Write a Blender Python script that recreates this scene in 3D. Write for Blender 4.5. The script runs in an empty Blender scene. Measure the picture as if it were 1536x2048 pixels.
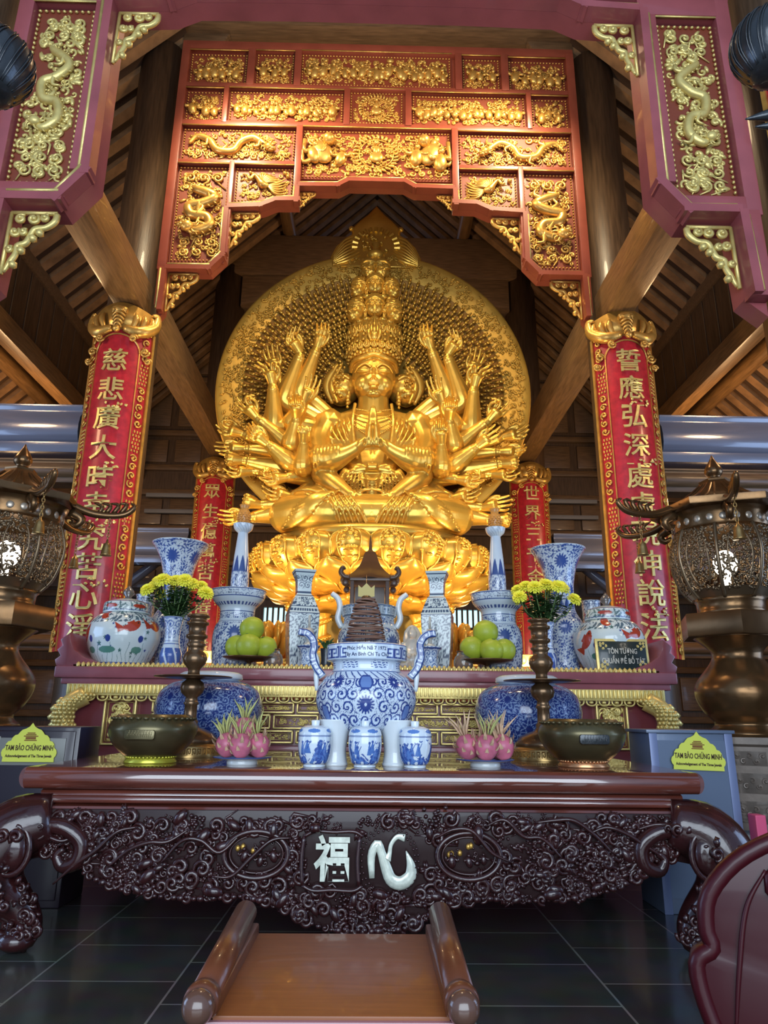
import bpy, bmesh, math, random
import numpy as np
from mathutils import Matrix, Vector
PI = math.pi
sc = bpy.context.scene
COL = sc.collection

# ---------------------------------------------------------------- camera, light, exposure
cam_d = bpy.data.cameras.new('camera')
cam = bpy.data.objects.new('camera', cam_d)
COL.objects.link(cam)
cam_d.sensor_fit = 'VERTICAL'
cam_d.sensor_height = 36.0
cam_d.lens = 36.0 * 1400.0 / 2048.0
cam_d.clip_start = 0.05
cam_d.clip_end = 200
R = Matrix.Rotation(math.radians(-0.88), 4, 'Z') @ Matrix.Rotation(math.radians(90 + 16.25), 4, 'X') @ Matrix.Rotation(math.radians(0.62), 4, 'Z')
cam.matrix_world = Matrix.Translation((0.033, 0, 1.3)) @ R
sc.camera = cam

sc.view_settings.view_transform = 'Standard'
sc.view_settings.look = 'None'
sc.view_settings.gamma = 1
sc.view_settings.use_curve_mapping = False
sc.view_settings.exposure = 0.0
sc.cycles.max_bounces = 6
sc.cycles.diffuse_bounces = 3
sc.cycles.glossy_bounces = 4
sc.cycles.transmission_bounces = 4
sc.cycles.transparent_max_bounces = 8
sc.cycles.caustics_reflective = False
sc.cycles.caustics_refractive = False
sc.cycles.sample_clamp_indirect = 6.0

world = bpy.data.worlds.new('daylight')
sc.world = world
world.use_nodes = True
bg = world.node_tree.nodes['Background']
bg.inputs[0].default_value = (0.42, 0.63, 1.0, 1)
bg.inputs[1].default_value = 0.62

def area(name, loc, target, sx, sy, power, color):
    d = bpy.data.lights.new(name, 'AREA')
    d.shape = 'RECTANGLE'; d.size = sx; d.size_y = sy; d.energy = power; d.color = color
    o = bpy.data.objects.new(name, d); COL.objects.link(o)
    o.location = loc
    o.rotation_euler = (Vector(target) - Vector(loc)).to_track_quat('-Z', 'Y').to_euler()
    return o
def spot(name, loc, target, power, color, angle=70, rad=0.15, blend=0.6):
    d = bpy.data.lights.new(name, 'SPOT')
    d.energy = power; d.color = color; d.spot_size = math.radians(angle); d.spot_blend = blend; d.shadow_soft_size = rad
    o = bpy.data.objects.new(name, d); COL.objects.link(o)
    o.location = loc
    o.rotation_euler = (Vector(target) - Vector(loc)).to_track_quat('-Z', 'Y').to_euler()
    return o
WARM = (1.0, 0.74, 0.40)
# open front doors of the hall, behind the camera
area('front_door_daylight', (0, -5.0, 3.4), (0, 8, 3.2), 9, 5.5, 1000, (0.78, 0.89, 1.0))
area('side_door_daylight_left', (-9.5, 4.5, 2.8), (0, 8, 2.0), 5, 4, 300, (0.42, 0.62, 1.0))
area('side_door_daylight_right', (9.5, 4.5, 2.8), (0, 8, 2.0), 5, 4, 300, (0.42, 0.62, 1.0))
# floodlights behind the altar aimed up at the gold statue
spot('flood_left', (-2.5, 8.8, 1.9), (-0.2, 11.0, 6.2), 430, WARM, 120, 0.25)
spot('flood_right', (2.5, 8.8, 1.9), (0.2, 11.0, 6.2), 430, WARM, 120, 0.25)
spot('flood_middle', (0.0, 8.75, 2.2), (0, 10.6, 4.4), 60, WARM, 130, 0.25)
spot('ceiling_lamp_left', (-2.4, 7.2, 11.0), (-0.4, 11.0, 6.4), 900, (1.0, 0.80, 0.50), 95, 0.4)
spot('ceiling_lamp_right', (2.4, 7.2, 11.0), (0.4, 11.0, 6.4), 900, (1.0, 0.80, 0.50), 95, 0.4)
def glow(name, loc, power, color=WARM, rad=0.3):
    d = bpy.data.lights.new(name, 'POINT'); d.energy = power; d.color = color; d.shadow_soft_size = rad
    o = bpy.data.objects.new(name, d); COL.objects.link(o); o.location = loc
    return o
for sx in (-1, 1):
    glow('hall_lamp', (sx * 6.6, 12.5, 5.6), 230, (1.0, 0.62, 0.30))
    glow('hall_lamp', (sx * 5.8, 6.5, 6.0), 120, (1.0, 0.66, 0.36))
    glow('hall_lamp', (sx * 2.2, 13.4, 2.6), 60, (1.0, 0.66, 0.36))
glow('hall_lamp', (0, 6.6, 9.6), 260, (1.0, 0.72, 0.42))
glow('hall_lamp', (0, 12.8, 11.2), 60, (1.0, 0.68, 0.36))

# ---------------------------------------------------------------- mesh helpers
rnd = random.Random(7)
def A(*p): return np.array(p, float)
class MB:
    """collects vertices and faces of one mesh"""
    def __init__(s):
        s.v = []; s.f = []; s.c = []; s.n = 0; s.hascol = False
    def add(s, V, F, C=None, M=None):
        V = np.asarray(V, float).reshape(-1, 3)
        if M is not None:
            M = np.asarray(M, float); V = V @ M[:3, :3].T + M[:3, 3]
        if isinstance(F, np.ndarray): s.f.append(F + s.n)
        else:
            for k in set(len(f) for f in F):
                s.f.append(np.array([f for f in F if len(f) == k], int) + s.n)
        s.v.append(V)
        if C is not None: s.hascol = True
        s.c.append((len(V), C)); s.n += len(V)
        return s
    def join(s, o, M=None):
        if not o.v: return s
        V = np.concatenate(o.v)
        if M is not None:
            M = np.asarray(M, float); V = V @ M[:3, :3].T + M[:3, 3]
        flip = M is not None and np.linalg.det(M[:3, :3]) < 0
        for f in o.f: s.f.append((f[:, ::-1] if flip else f) + s.n)
        s.v.append(V); s.c.append((len(V), None)); s.n += len(V)
        return s
    def mesh(s, name, smooth=True):
        m = bpy.data.meshes.new(name)
        V = np.concatenate(s.v)
        m.vertices.add(len(V)); m.vertices.foreach_set('co', V.astype(np.float32).ravel())
        tot = np.concatenate([np.full(len(f), f.shape[1], np.int32) for f in s.f])
        idx = np.concatenate([f.ravel() for f in s.f]).astype(np.int32)
        st = np.concatenate([[0], np.cumsum(tot)[:-1]]).astype(np.int32)
        m.loops.add(len(idx)); m.loops.foreach_set('vertex_index', idx)
        m.polygons.add(len(tot)); m.polygons.foreach_set('loop_start', st); m.polygons.foreach_set('loop_total', tot)
        m.polygons.foreach_set('use_smooth', np.full(len(tot), bool(smooth)))
        m.update(calc_edges=True)
        if s.hascol:
            a = m.color_attributes.new('paint', 'FLOAT_COLOR', 'POINT')
            c = np.ones((len(V), 4), np.float32); i = 0
            for n, C in s.c:
                if C is not None: c[i:i + n, :3] = C
                i += n
            a.data.foreach_set('color', c.ravel())
        return m
    def build(s, name, mat, parent=None, smooth=True, loc=None, remesh=None, smoothing=0, edge=None):
        m = s.mesh(name, smooth)
        if mat is not None: m.materials.append(mat)
        o = bpy.data.objects.new(name, m); COL.objects.link(o)
        if parent is not None: o.parent = parent
        if loc is not None: o.location = loc
        if edge is not None and hasattr(m, 'set_sharp_from_angle'): m.set_sharp_from_angle(angle=math.radians(edge))
        if remesh:
            md = o.modifiers.new('surface', 'REMESH'); md.mode = 'VOXEL'; md.voxel_size = remesh; md.use_smooth_shade = True
            if smoothing:
                sm = o.modifiers.new('soften', 'SMOOTH'); sm.iterations = smoothing; sm.factor = 0.5
        return o

def tag(o, label=None, cat=None, group=None, kind=None):
    if label: o['label'] = label
    if cat: o['category'] = cat
    if group: o['group'] = group
    if kind: o['kind'] = kind
    return o
def thing(name, label, cat, loc=(0, 0, 0), rz=0, group=None):
    o = bpy.data.objects.new(name, None); COL.objects.link(o)
    o.location = loc; o.rotation_euler = (0, 0, rz); o.empty_display_size = 0.1
    return tag(o, label, cat, group)
def struct(o): o['kind'] = 'structure'; return o
CH = {}
def children_of(o): return [c for c in bpy.data.objects if c.parent is o]
def dup(o, parent=None, loc=None, rz=None, label=None, scale=None):
    kids = children_of(o)
    c = o.copy(); COL.objects.link(c)
    if parent is not None: c.parent = parent
    if loc is not None: c.location = loc
    if rz is not None: c.rotation_euler = (0, 0, rz)
    if scale is not None: c.scale = scale
    if label: c['label'] = label
    for k in kids: dup(k, c)
    return c

def box(mb, x0, x1, y0, y1, z0, z1, M=None):
    V = [(x0, y0, z0), (x1, y0, z0), (x1, y1, z0), (x0, y1, z0), (x0, y0, z1), (x1, y0, z1), (x1, y1, z1), (x0, y1, z1)]
    return mb.add(V, np.array([(0, 3, 2, 1), (4, 5, 6, 7), (0, 1, 5, 4), (1, 2, 6, 5), (2, 3, 7, 6), (3, 0, 4, 7)]), None, M)
def bevbox(mb, x0, x1, y0, y1, z0, z1, b=0.01, M=None):
    """box with chamfered edges"""
    bm = bmesh.new(); bmesh.ops.create_cube(bm, size=1)
    for v in bm.verts:
        v.co = Vector(((x0 + x1) / 2 + v.co.x * (x1 - x0), (y0 + y1) / 2 + v.co.y * (y1 - y0), (z0 + z1) / 2 + v.co.z * (z1 - z0)))
    bmesh.ops.bevel(bm, geom=bm.edges[:], offset=b, segments=2, profile=0.6, affect='EDGES')
    return frombm(mb, bm, M)
def frombm(mb, bm, M=None):
    bm.verts.index_update()
    V = [tuple(v.co) for v in bm.verts]; F = [tuple(v.index for v in f.verts) for f in bm.faces]
    bm.free()
    return mb.add(V, F, None, M)
ICO = {}
def ico(n):
    if n not in ICO:
        bm = bmesh.new(); bmesh.ops.create_icosphere(bm, subdivisions=n, radius=1); bm.verts.index_update()
        ICO[n] = (np.array([v.co[:] for v in bm.verts]), np.array([[v.index for v in f.verts] for f in bm.faces])); bm.free()
    return ICO[n]
def euler(rx=0, ry=0, rz=0):
    return np.array(Matrix.Rotation(rz, 3, 'Z') @ Matrix.Rotation(ry, 3, 'Y') @ Matrix.Rotation(rx, 3, 'X'))
def ell(mb, c, r, rot=None, n=2):
    V, F = ico(n); V = V * (np.array(r) if np.ndim(r) else np.full(3, r))
    if rot is not None: V = V @ np.asarray(rot).T
    return mb.add(V + np.array(c), F)
def crom(P, n):
    """Catmull-Rom resample of control rows (any width)"""
    P = np.asarray(P, float)
    if len(P) < 3: t = np.linspace(0, 1, n)[:, None]; return P[0] * (1 - t) + P[-1] * t
    Q = np.vstack([2 * P[0] - P[1], P, 2 * P[-1] - P[-2]])
    u = np.linspace(0, len(P) - 1, n); i = np.minimum(u.astype(int), len(P) - 2); t = (u - i)[:, None]
    a, b, c, d = Q[i], Q[i + 1], Q[i + 2], Q[i + 3]
    return 0.5 * (2 * b + (c - a) * t + (2 * a - 5 * b + 4 * c - d) * t ** 2 + (3 * b - a - 3 * c + d) * t ** 3)
def tube(mb, P, r, n=8, res=None, caps=True, flat=None, closed=False):
    """swept round bar; r a number or one radius per control point; flat=(axis, factor) squashes it along an axis"""
    P = np.asarray(P, float); r = np.full(len(P), r, float) if np.ndim(r) == 0 else np.asarray(r, float)
    if res: Q = crom(np.column_stack([P, r]), res); P, r = Q[:, :3], np.maximum(Q[:, 3], 1e-4)
    m = len(P)
    T = np.gradient(P, axis=0) if m > 2 else np.repeat([P[1] - P[0]], 2, 0)
    T = T / (np.linalg.norm(T, axis=1)[:, None] + 1e-12)
    up = A(0, 0, 1) if abs(T[0][2]) < 0.9 else A(1, 0, 0)
    N = np.zeros((m, 3)); nn = np.cross(T[0], up); N[0] = nn / np.linalg.norm(nn)
    for i in range(1, m):
        q = N[i - 1] - T[i] * np.dot(N[i - 1], T[i]); l = np.linalg.norm(q)
        N[i] = q / l if l > 1e-9 else N[i - 1]
    B = np.cross(T, N)
    a = np.arange(n) * 2 * PI / n
    off = (N[:, None] * np.cos(a)[None, :, None] + B[:, None] * np.sin(a)[None, :, None]) * r[:, None, None]
    if flat is not None: off[:, :, flat[0]] *= flat[1]
    V = (P[:, None] + off).reshape(-1, 3)
    i = np.arange(m - 1)[:, None]; j = np.arange(n)[None]; jj = (j + 1) % n
    F = np.stack([i * n + j, i * n + jj, (i + 1) * n + jj, (i + 1) * n + j], -1).reshape(-1, 4)
    mb.add(V, F)
    if caps:
        base = mb.n - len(V)
        mb.f.append(np.array([list(range(n))[::-1]]) + base); mb.f.append(np.array([list(range((m - 1) * n, m * n))]) + base)
    return mb
def rtube(mb, P, r, n=8, res=None, **k):
    """tube with domed ends"""
    P = np.asarray(P, float); r = np.full(len(P), r, float) if np.ndim(r) == 0 else np.asarray(r, float)
    if res: Q = crom(np.column_stack([P, r]), res); P, r = Q[:, :3], np.maximum(Q[:, 3], 1e-4)
    d0 = P[0] - P[1]; d0 = d0 / np.linalg.norm(d0); d1 = P[-1] - P[-2]; d1 = d1 / np.linalg.norm(d1)
    P2 = np.vstack([P[0] + d0 * r[0] * .95, P[0] + d0 * r[0] * .6, P, P[-1] + d1 * r[-1] * .6, P[-1] + d1 * r[-1] * .95])
    r2 = np.concatenate([[r[0] * .3, r[0] * .8], r, [r[-1] * .8, r[-1] * .3]])
    return tube(mb, P2, r2, n, None, **k)
def lathe(mb, prof, n=48, res=None, paint=None, M=None, caps=True, sides=None, wob=None):
    """prof: (r, z) rows from bottom to top; paint(theta, z, r) -> rgb; sides: polygonal cross-section"""
    p = np.asarray(prof, float)
    if res: p = crom(p, res); p[:, 0] = np.maximum(p[:, 0], 1e-4)
    m = len(p); th = np.arange(n) * 2 * PI / n - PI / 2
    r = np.repeat(p[:, :1], n, 1)
    if sides:
        k = 2 * PI / sides; q = (th + PI / 2 + k / 2) % k - k / 2
        r = r * (math.cos(k / 2) / np.cos(q))[None] / math.cos(k / 2)
    if wob is not None: r = r * wob(th[None], p[:, 1:2])
    V = np.stack([r * np.cos(th), r * np.sin(th), np.repeat(p[:, 1:2], n, 1)], -1).reshape(-1, 3)
    i = np.arange(m - 1)[:, None]; j = np.arange(n)[None]; jj = (j + 1) % n
    F = np.stack([i * n + j, i * n + jj, (i + 1) * n + jj, (i + 1) * n + j], -1).reshape(-1, 4)
    C = None
    if paint is not None:
        TH = np.repeat(th[None], m, 0); Z = np.repeat(p[:, 1:2], n, 1)
        C = paint(TH + PI / 2, Z, np.repeat(p[:, :1], n, 1)).reshape(-1, 3)
    mb.add(V, F, C, M)
    if caps:
        base = mb.n - len(V)
        mb.f.append(np.array([list(range(n))[::-1]]) + base); mb.f.append(np.array([list(range((m - 1) * n, m * n))]) + base)
    return mb
def prism(mb, poly, y0, y1, M=None, bev=0):
    """polygon in x,z swept from y0 (front) to y1"""
    bm = bmesh.new()
    vs = [bm.verts.new((p[0], y0, p[1])) for p in poly]
    f = bm.faces.new(vs); bm.normal_update()
    r = bmesh.ops.extrude_face_region(bm, geom=[f])
    for v in [g for g in r['geom'] if isinstance(g, bmesh.types.BMVert)]: v.co.y = y1
    bmesh.ops.recalc_face_normals(bm, faces=bm.faces[:])
    if bev: bmesh.ops.bevel(bm, geom=[e for e in bm.edges if abs(e.verts[0].co.y - y0) < 1e-6 and abs(e.verts[1].co.y - y0) < 1e-6], offset=bev, segments=2, profile=0.5, affect='EDGES')
    return frombm(mb, bm, M)
def grid(mb, f, nu, nv, C=None):
    """surface f(u, v) with u, v in 0..1"""
    u, v = np.meshgrid(np.linspace(0, 1, nu), np.linspace(0, 1, nv), indexing='ij')
    X = f(u, v); V = np.stack(X, -1).reshape(-1, 3)
    i = np.arange(nu - 1)[:, None]; j = np.arange(nv - 1)[None]
    F = np.stack([i * nv + j, (i + 1) * nv + j, (i + 1) * nv + j + 1, i * nv + j + 1], -1).reshape(-1, 4)
    return mb.add(V, F, C)
def tm(x=0, y=0, z=0, s=1, rx=0, ry=0, rz=0):
    M = np.eye(4); M[:3, :3] = euler(rx, ry, rz) * (np.array(s) if np.ndim(s) else s); M[:3, 3] = (x, y, z); return M
def text_mb(body, size, depth=0.004, bold=0.0, align='CENTER', sx=1.0, spacing=1.0):
    """letters standing in the x,z plane facing -y, centred on the origin"""
    c = bpy.data.curves.new('lettering', 'FONT'); c.body = body; c.size = size; c.extrude = depth; c.offset = bold
    c.align_x = align; c.align_y = 'CENTER'; c.resolution_u = 3; c.space_character = spacing
    o = bpy.data.objects.new('lettering', c); COL.objects.link(o)
    m = bpy.data.meshes.new_from_object(o.evaluated_get(bpy.context.evaluated_depsgraph_get()))
    V = np.array([v.co[:] for v in m.vertices]).reshape(-1, 3); F = [tuple(p.vertices) for p in m.polygons]
    bpy.data.objects.remove(o); bpy.data.curves.remove(c); bpy.data.meshes.remove(m)
    mb = MB()
    if len(V): mb.add(np.column_stack([V[:, 0] * sx, -V[:, 2], V[:, 1]]), F)
    return mb

# ---------------------------------------------------------------- materials
def mat(name, base, rough=0.5, metal=0.0, coat=0.0, spec=0.5, bump=0.0, bscale=20, var=0.0, vscale=6, emit=None, estr=0, trans=0, ior=1.45, alpha=1, stretch=(1, 1, 1), sss=0, coatr=0.06):
    m = bpy.data.materials.new(name); m.use_nodes = True
    nt = m.node_tree; b = nt.nodes['Principled BSDF']
    b.inputs['Base Color'].default_value = (*base, 1); b.inputs['Roughness'].default_value = rough
    b.inputs['Metallic'].default_value = metal; b.inputs['Coat Weight'].default_value = coat; b.inputs['Coat Roughness'].default_value = coatr
    b.inputs['Specular IOR Level'].default_value = spec; b.inputs['IOR'].default_value = ior
    b.inputs['Transmission Weight'].default_value = trans; b.inputs['Alpha'].default_value = alpha
    if sss: b.inputs['Subsurface Weight'].default_value = sss; b.inputs['Subsurface Radius'].default_value = (0.02, 0.015, 0.01)
    if emit: b.inputs['Emission Color'].default_value = (*emit, 1); b.inputs['Emission Strength'].default_value = estr
    if bump or var:
        tc = nt.nodes.new('ShaderNodeTexCoord'); mp = nt.nodes.new('ShaderNodeMapping'); mp.inputs['Scale'].default_value = stretch
        nt.links.new(tc.outputs['Object'], mp.inputs['Vector'])
    if var:
        n = nt.nodes.new('ShaderNodeTexNoise'); n.inputs['Scale'].default_value = vscale; n.inputs['Detail'].default_value = 5
        nt.links.new(mp.outputs['Vector'], n.inputs['Vector'])
        cr = nt.nodes.new('ShaderNodeValToRGB')
        cr.color_ramp.elements[0].position = 0.3; cr.color_ramp.elements[1].position = 0.7
        cr.color_ramp.elements[0].color = (*[max(0, c * (1 - var)) for c in base], 1)
        cr.color_ramp.elements[1].color = (*[min(1, c * (1 + var)) for c in base], 1)
        nt.links.new(n.outputs['Fac'], cr.inputs['Fac']); nt.links.new(cr.outputs['Color'], b.inputs['Base Color'])
    if bump:
        n2 = nt.nodes.new('ShaderNodeTexNoise'); n2.inputs['Scale'].default_value = bscale; n2.inputs['Detail'].default_value = 3
        nt.links.new(mp.outputs['Vector'], n2.inputs['Vector'])
        bp = nt.nodes.new('ShaderNodeBump'); bp.inputs['Strength'].default_value = bump; bp.inputs['Distance'].default_value = 0.02
        nt.links.new(n2.outputs['Fac'], bp.inputs['Height']); nt.links.new(bp.outputs['Normal'], b.inputs['Normal'])
    return m
def paint_mat(name, rough=0.15, coat=0.5, bump=0.0):
    m = mat(name, (0.8, 0.8, 0.8), rough, 0, coat)
    nt = m.node_tree; a = nt.nodes.new('ShaderNodeAttribute'); a.attribute_name = 'paint'
    nt.links.new(a.outputs['Color'], nt.nodes['Principled BSDF'].inputs['Base Color'])
    return m
GOLD = mat('gilded statue gold', (0.86, 0.50, 0.075), 0.31, 0.66, 0.08, bump=0.12, bscale=9, var=0.10, vscale=3)
HALOG = mat('matt halo gilding', (0.80, 0.46, 0.07), 0.46, 0.5, bump=0.12, bscale=14, var=0.12, vscale=4)
GOLDD = mat('old carved gilding', (0.70, 0.40, 0.09), 0.34, 0.62, 0.05, bump=0.10, bscale=30, var=0.2, vscale=9)
GOLDP = mat('pale gilt carving', (0.78, 0.60, 0.20), 0.36, 0.45, 0.05, bump=0.10, bscale=40, var=0.15, vscale=12)
REDL = mat('warm-lit red lacquer', (0.25, 0.055, 0.03), 0.38, 0, 0.25, var=0.15, vscale=3)  # screen lacquer with the warm lamplight put into its colour
REDL_COOL = mat('cool-lit red lacquer', (0.34, 0.080, 0.085), 0.38, 0, 0.25, var=0.15, vscale=3)  # same red lacquer, with the cool daylight put into its colour
GROUND = mat('deep red panel ground', (0.22, 0.045, 0.02), 0.5, 0, 0.05)
BOARD = mat('crimson board lacquer', (0.48, 0.018, 0.028), 0.35, 0, 0.3, var=0.22, vscale=14)
WOOD = mat('dark timber', (0.085, 0.048, 0.024), 0.42, 0, 0.12, bump=0.1, bscale=14, var=0.35, vscale=5, stretch=(6, 6, 0.5))
BEAM = mat('dark timber of the beams', (0.14, 0.078, 0.036), 0.40, 0, 0.15, bump=0.1, bscale=14, var=0.3, vscale=5, stretch=(0.6, 6, 6))
BEAML = mat('timber of the long beams', (0.22, 0.115, 0.042), 0.42, 0, 0.1, bump=0.1, bscale=14, var=0.3, vscale=5, stretch=(6, 0.6, 6))
ROOFW = mat('pale roof battens', (0.26, 0.14, 0.062), 0.6, var=0.3, vscale=4)
ROOFD = mat('dark roof boards', (0.06, 0.032, 0.018), 0.7)
ROSE = mat('polished rosewood', (0.13, 0.032, 0.02), 0.2, 0, 1.0, var=0.35, vscale=5, stretch=(0.5, 5, 5), coatr=0.05)
ROSE.node_tree.nodes['Principled BSDF'].inputs['Coat IOR'].default_value = 1.75
ROSEC = mat('carved rosewood', (0.034, 0.008, 0.008), 0.26, 0, 0.6, bump=0.1, bscale=30, var=0.3, vscale=9)
BENCHW = mat('brown bench wood', (0.235, 0.072, 0.020), 0.42, 0, 0.12, var=0.14, vscale=8, stretch=(0.5, 6, 6))
BENCHD = mat('dark bench wood', (0.12, 0.036, 0.015), 0.35, 0, 0.25, var=0.2, vscale=8)
BRONZE = mat('brown bronze', (0.185, 0.10, 0.042), 0.26, 0.75, 0.0, bump=0.06, bscale=12, var=0.3, vscale=4)
DBRONZE = mat('dark olive bronze', (0.115, 0.095, 0.045), 0.30, 0.65, 0.1, var=0.25, vscale=5)
BLACKB = mat('black bronze', (0.045, 0.05, 0.055), 0.28, 0.5, 0.2, bump=0.1, bscale=30)
BRASS = mat('aged brass', (0.42, 0.27, 0.10), 0.30, 0.8, var=0.2, vscale=8)
COPPER = mat('copper ring', (0.62, 0.30, 0.14), 0.3, 0.8)
CBRASS = mat('dark candlestick brass', (0.17, 0.10, 0.05), 0.28, 0.7, 0.1, var=0.2, vscale=8)
PORC = paint_mat('painted porcelain', 0.16, 0.5)
WHITEP = mat('white porcelain', (0.72, 0.78, 0.80), 0.16, 0, 0.5)
PINKB = mat('pink plastic', (0.75, 0.10, 0.22), 0.5)
PEARL = mat('mother of pearl', (0.66, 0.70, 0.58), 0.22, 0.15, 0.6, var=0.22, vscale=26)
YELLOWS = mat('yellow sign card', (0.70, 0.74, 0.10), 0.55)
DARKT = mat('dark brown print', (0.07, 0.04, 0.02), 0.7)
BLUET = mat('blue glaze print', (0.03, 0.06, 0.22), 0.3)
GREEND = mat('dark stone plaque', (0.018, 0.028, 0.026), 0.25, 0, 0.4)
SILVERT = mat('silver lettering', (0.72, 0.68, 0.58), 0.3, 0.6)
BOXB = mat('slate blue metal box', (0.13, 0.17, 0.25), 0.35, 0.2, 0.2)
BOXD = mat('dark box lacquer', (0.022, 0.014, 0.022), 0.3, 0, 0.3)
GLASSY = mat('grey box label', (0.22, 0.22, 0.20), 0.3)
STONE = mat('carved pedestal stone', (0.19, 0.15, 0.12), 0.5, 0.2, 0.1, bump=0.1, bscale=20, var=0.2, vscale=8)
FRUITG = mat('green pomelo skin', (0.38, 0.46, 0.035), 0.42, 0, 0.1, bump=0.12, bscale=120, var=0.18, vscale=5)
PITAYA = mat('pink pitaya skin', (0.52, 0.13, 0.20), 0.42, 0, 0.1, var=0.25, vscale=14)
PITLEAF = mat('pale pitaya scale', (0.62, 0.42, 0.26), 0.5, var=0.3, vscale=16)
PITGREEN = mat('green pitaya scale', (0.47, 0.48, 0.17), 0.5, var=0.3, vscale=16)
PETALY = mat('yellow petals', (0.98, 0.95, 0.08), 0.55)
LEAFG = mat('dark green leaf', (0.035, 0.085, 0.022), 0.5, var=0.3, vscale=20)
STEMG = mat('green stem', (0.11, 0.18, 0.05), 0.5)
PINEA = mat('orange pineapple finial', (0.62, 0.27, 0.05), 0.35, 0, 0.3)
INCENSE = mat('brown incense coil', (0.23, 0.13, 0.095), 0.7)
GLASS = mat('clear smoky glass', (0.75, 0.68, 0.55), 0.06, 0, 0.2, trans=0.85)
CRYST = mat('frosted crystal', (0.80, 0.78, 0.68), 0.25, 0, 0.2, trans=0.45)
MAROON = mat('maroon chair lacquer', (0.040, 0.003, 0.006), 0.36, 0, 0.12, spec=0.35)
ROSEP = mat('dark rosewood ground', (0.022, 0.006, 0.006), 0.42, 0, 0.15)

# ================================================================ the hall
def floor_mat():
    m = mat('dark slate tiles', (0.03, 0.03, 0.03), 0.16, 0, 0.2, coatr=0.12); nt = m.node_tree; b = nt.nodes['Principled BSDF']
    tc = nt.nodes.new('ShaderNodeTexCoord'); mp = nt.nodes.new('ShaderNodeMapping')
    mp.inputs['Rotation'].default_value = (0, 0, PI / 2); mp.inputs['Location'].default_value = (0.02, 0.93, 0)
    nt.links.new(tc.outputs['Object'], mp.inputs['Vector'])
    br = nt.nodes.new('ShaderNodeTexBrick'); br.offset = 0.5
    for k, v in (('Scale', 1.0), ('Mortar Size', 0.006), ('Mortar Smooth', 0.1), ('Brick Width', 0.58), ('Row Height', 0.723)): br.inputs[k].default_value = v
    br.inputs['Color1'].default_value = (0.05, 0.05, 0.048, 1); br.inputs['Color2'].default_value = (0.078, 0.077, 0.068, 1); br.inputs['Mortar'].default_value = (0.30, 0.29, 0.26, 1)
    nt.links.new(mp.outputs['Vector'], br.inputs['Vector'])
    n = nt.nodes.new('ShaderNodeTexNoise'); n.inputs['Scale'].default_value = 5; n.inputs['Detail'].default_value = 6
    nt.links.new(tc.outputs['Object'], n.inputs['Vector'])
    mx = nt.nodes.new('ShaderNodeMix'); mx.data_type = 'RGBA'; mx.blend_type = 'MULTIPLY'; mx.inputs[0].default_value = 0.7
    nt.links.new(br.outputs['Color'], mx.inputs[6]); nt.links.new(n.outputs['Color'], mx.inputs[7])
    nt.links.new(mx.outputs[2], b.inputs['Base Color'])
    cr = nt.nodes.new('ShaderNodeMapRange'); cr.inputs[3].default_value = 0.10; cr.inputs[4].default_value = 0.32
    nt.links.new(n.outputs['Fac'], cr.inputs[0]); nt.links.new(cr.outputs[0], b.inputs['Roughness'])
    return m
mb = MB(); box(mb, -12, 12, -3, 21, -0.2, 0); struct(mb.build('floor', floor_mat(), smooth=False))

RIDGE = 15.6
for s in (-1, 1):
    mb = MB()
    box(mb, 0, 17.4, 1.0, 21, 0.0, 0.12, tm(0, 0, RIDGE, 1, 0, PI / 4) if s > 0 else tm(0, 0, RIDGE, (1, 1, 1), 0, 3 * PI / 4) @ tm(0, 0, -0.12))
    c = struct(mb.build('ceiling', ROOFD, smooth=False))
    mb = MB()
    y = 1.2
    while y < 20.9:
        if s > 0: box(mb, 0.1, 17.2, y, y + 0.20, -0.10, -0.001, tm(0, 0, RIDGE, 1, 0, PI / 4))
        else: box(mb, 0.1, 17.2, y, y + 0.20, 0.001, 0.10, tm(0, 0, RIDGE, 1, 0, 3 * PI / 4))
        y += 0.42
    mb.build('roof_batten', ROOFW, c, smooth=False)
    for x, r in ((2.2, .17), (5.2, .16), (7.3, .17), (9.3, .16)):
        mb = MB(); tube(mb, [(s * x, 1.1, RIDGE - x - r * 1.5 - 0.1), (s * x, 20.9, RIDGE - x - r * 1.5 - 0.1)], r, 16); struct(mb.build('ceiling_beam', BEAML))

# tall columns: three rows
def column(x, y, top, r=0.40):
    mb = MB()
    lathe(mb, [(r * 1.12, 0), (r * 1.15, .1), (r * 1.02, .22), (r, .3), (r * 1.02, 3), (r, 6), (r * .95, top)], 40)
    return struct(mb.build('column', WOOD, loc=(x, y, 0)))
ROWS = (4.95, 9.35, 15.35)
for y in ROWS:
    for s in (-1, 1):
        column(s * 3.62, y, 12.0 if y > 5 else 11.9, 0.39)
for s in (-1, 1):
    for y in (9.35, 15.35): column(s * 9.0, y, 6.8, 0.3)

def beam(name, x0, x1, y0, y1, z0, z1, m=BEAM, b=0.05):
    mb = MB(); bevbox(mb, x0, x1, y0, y1, z0, z1, b); return struct(mb.build(name, m, edge=40))
def beam_moulded(x0, x1, y, z0, z1, m=BEAM):
    """a cross beam with a rounded belly and a lower fillet, profile in y,z swept along x"""
    h = z1 - z0
    pr = [(.16, 0), (-.12, 0), (-.14, h * .12), (-.14, h * .2), (-.18, h * .24), (-.22, h * .38), (-.225, h * .55), (-.20, h * .72), (-.15, h * .82), (-.15, h * .9), (-.17, h * .93), (-.17, h), (.16, h)]
    mb = MB(); n = len(pr)
    V = [(x, y + p[0], z0 + p[1]) for x in (x0, x1) for p in pr]
    mb.add(V, [(i, (i + 1) % n, n + (i + 1) % n, n + i)[::-1] for i in range(n)] + [tuple(range(n)), tuple(range(n, 2 * n))[::-1]])
    return struct(mb.build('beam', m, edge=50))
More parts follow.
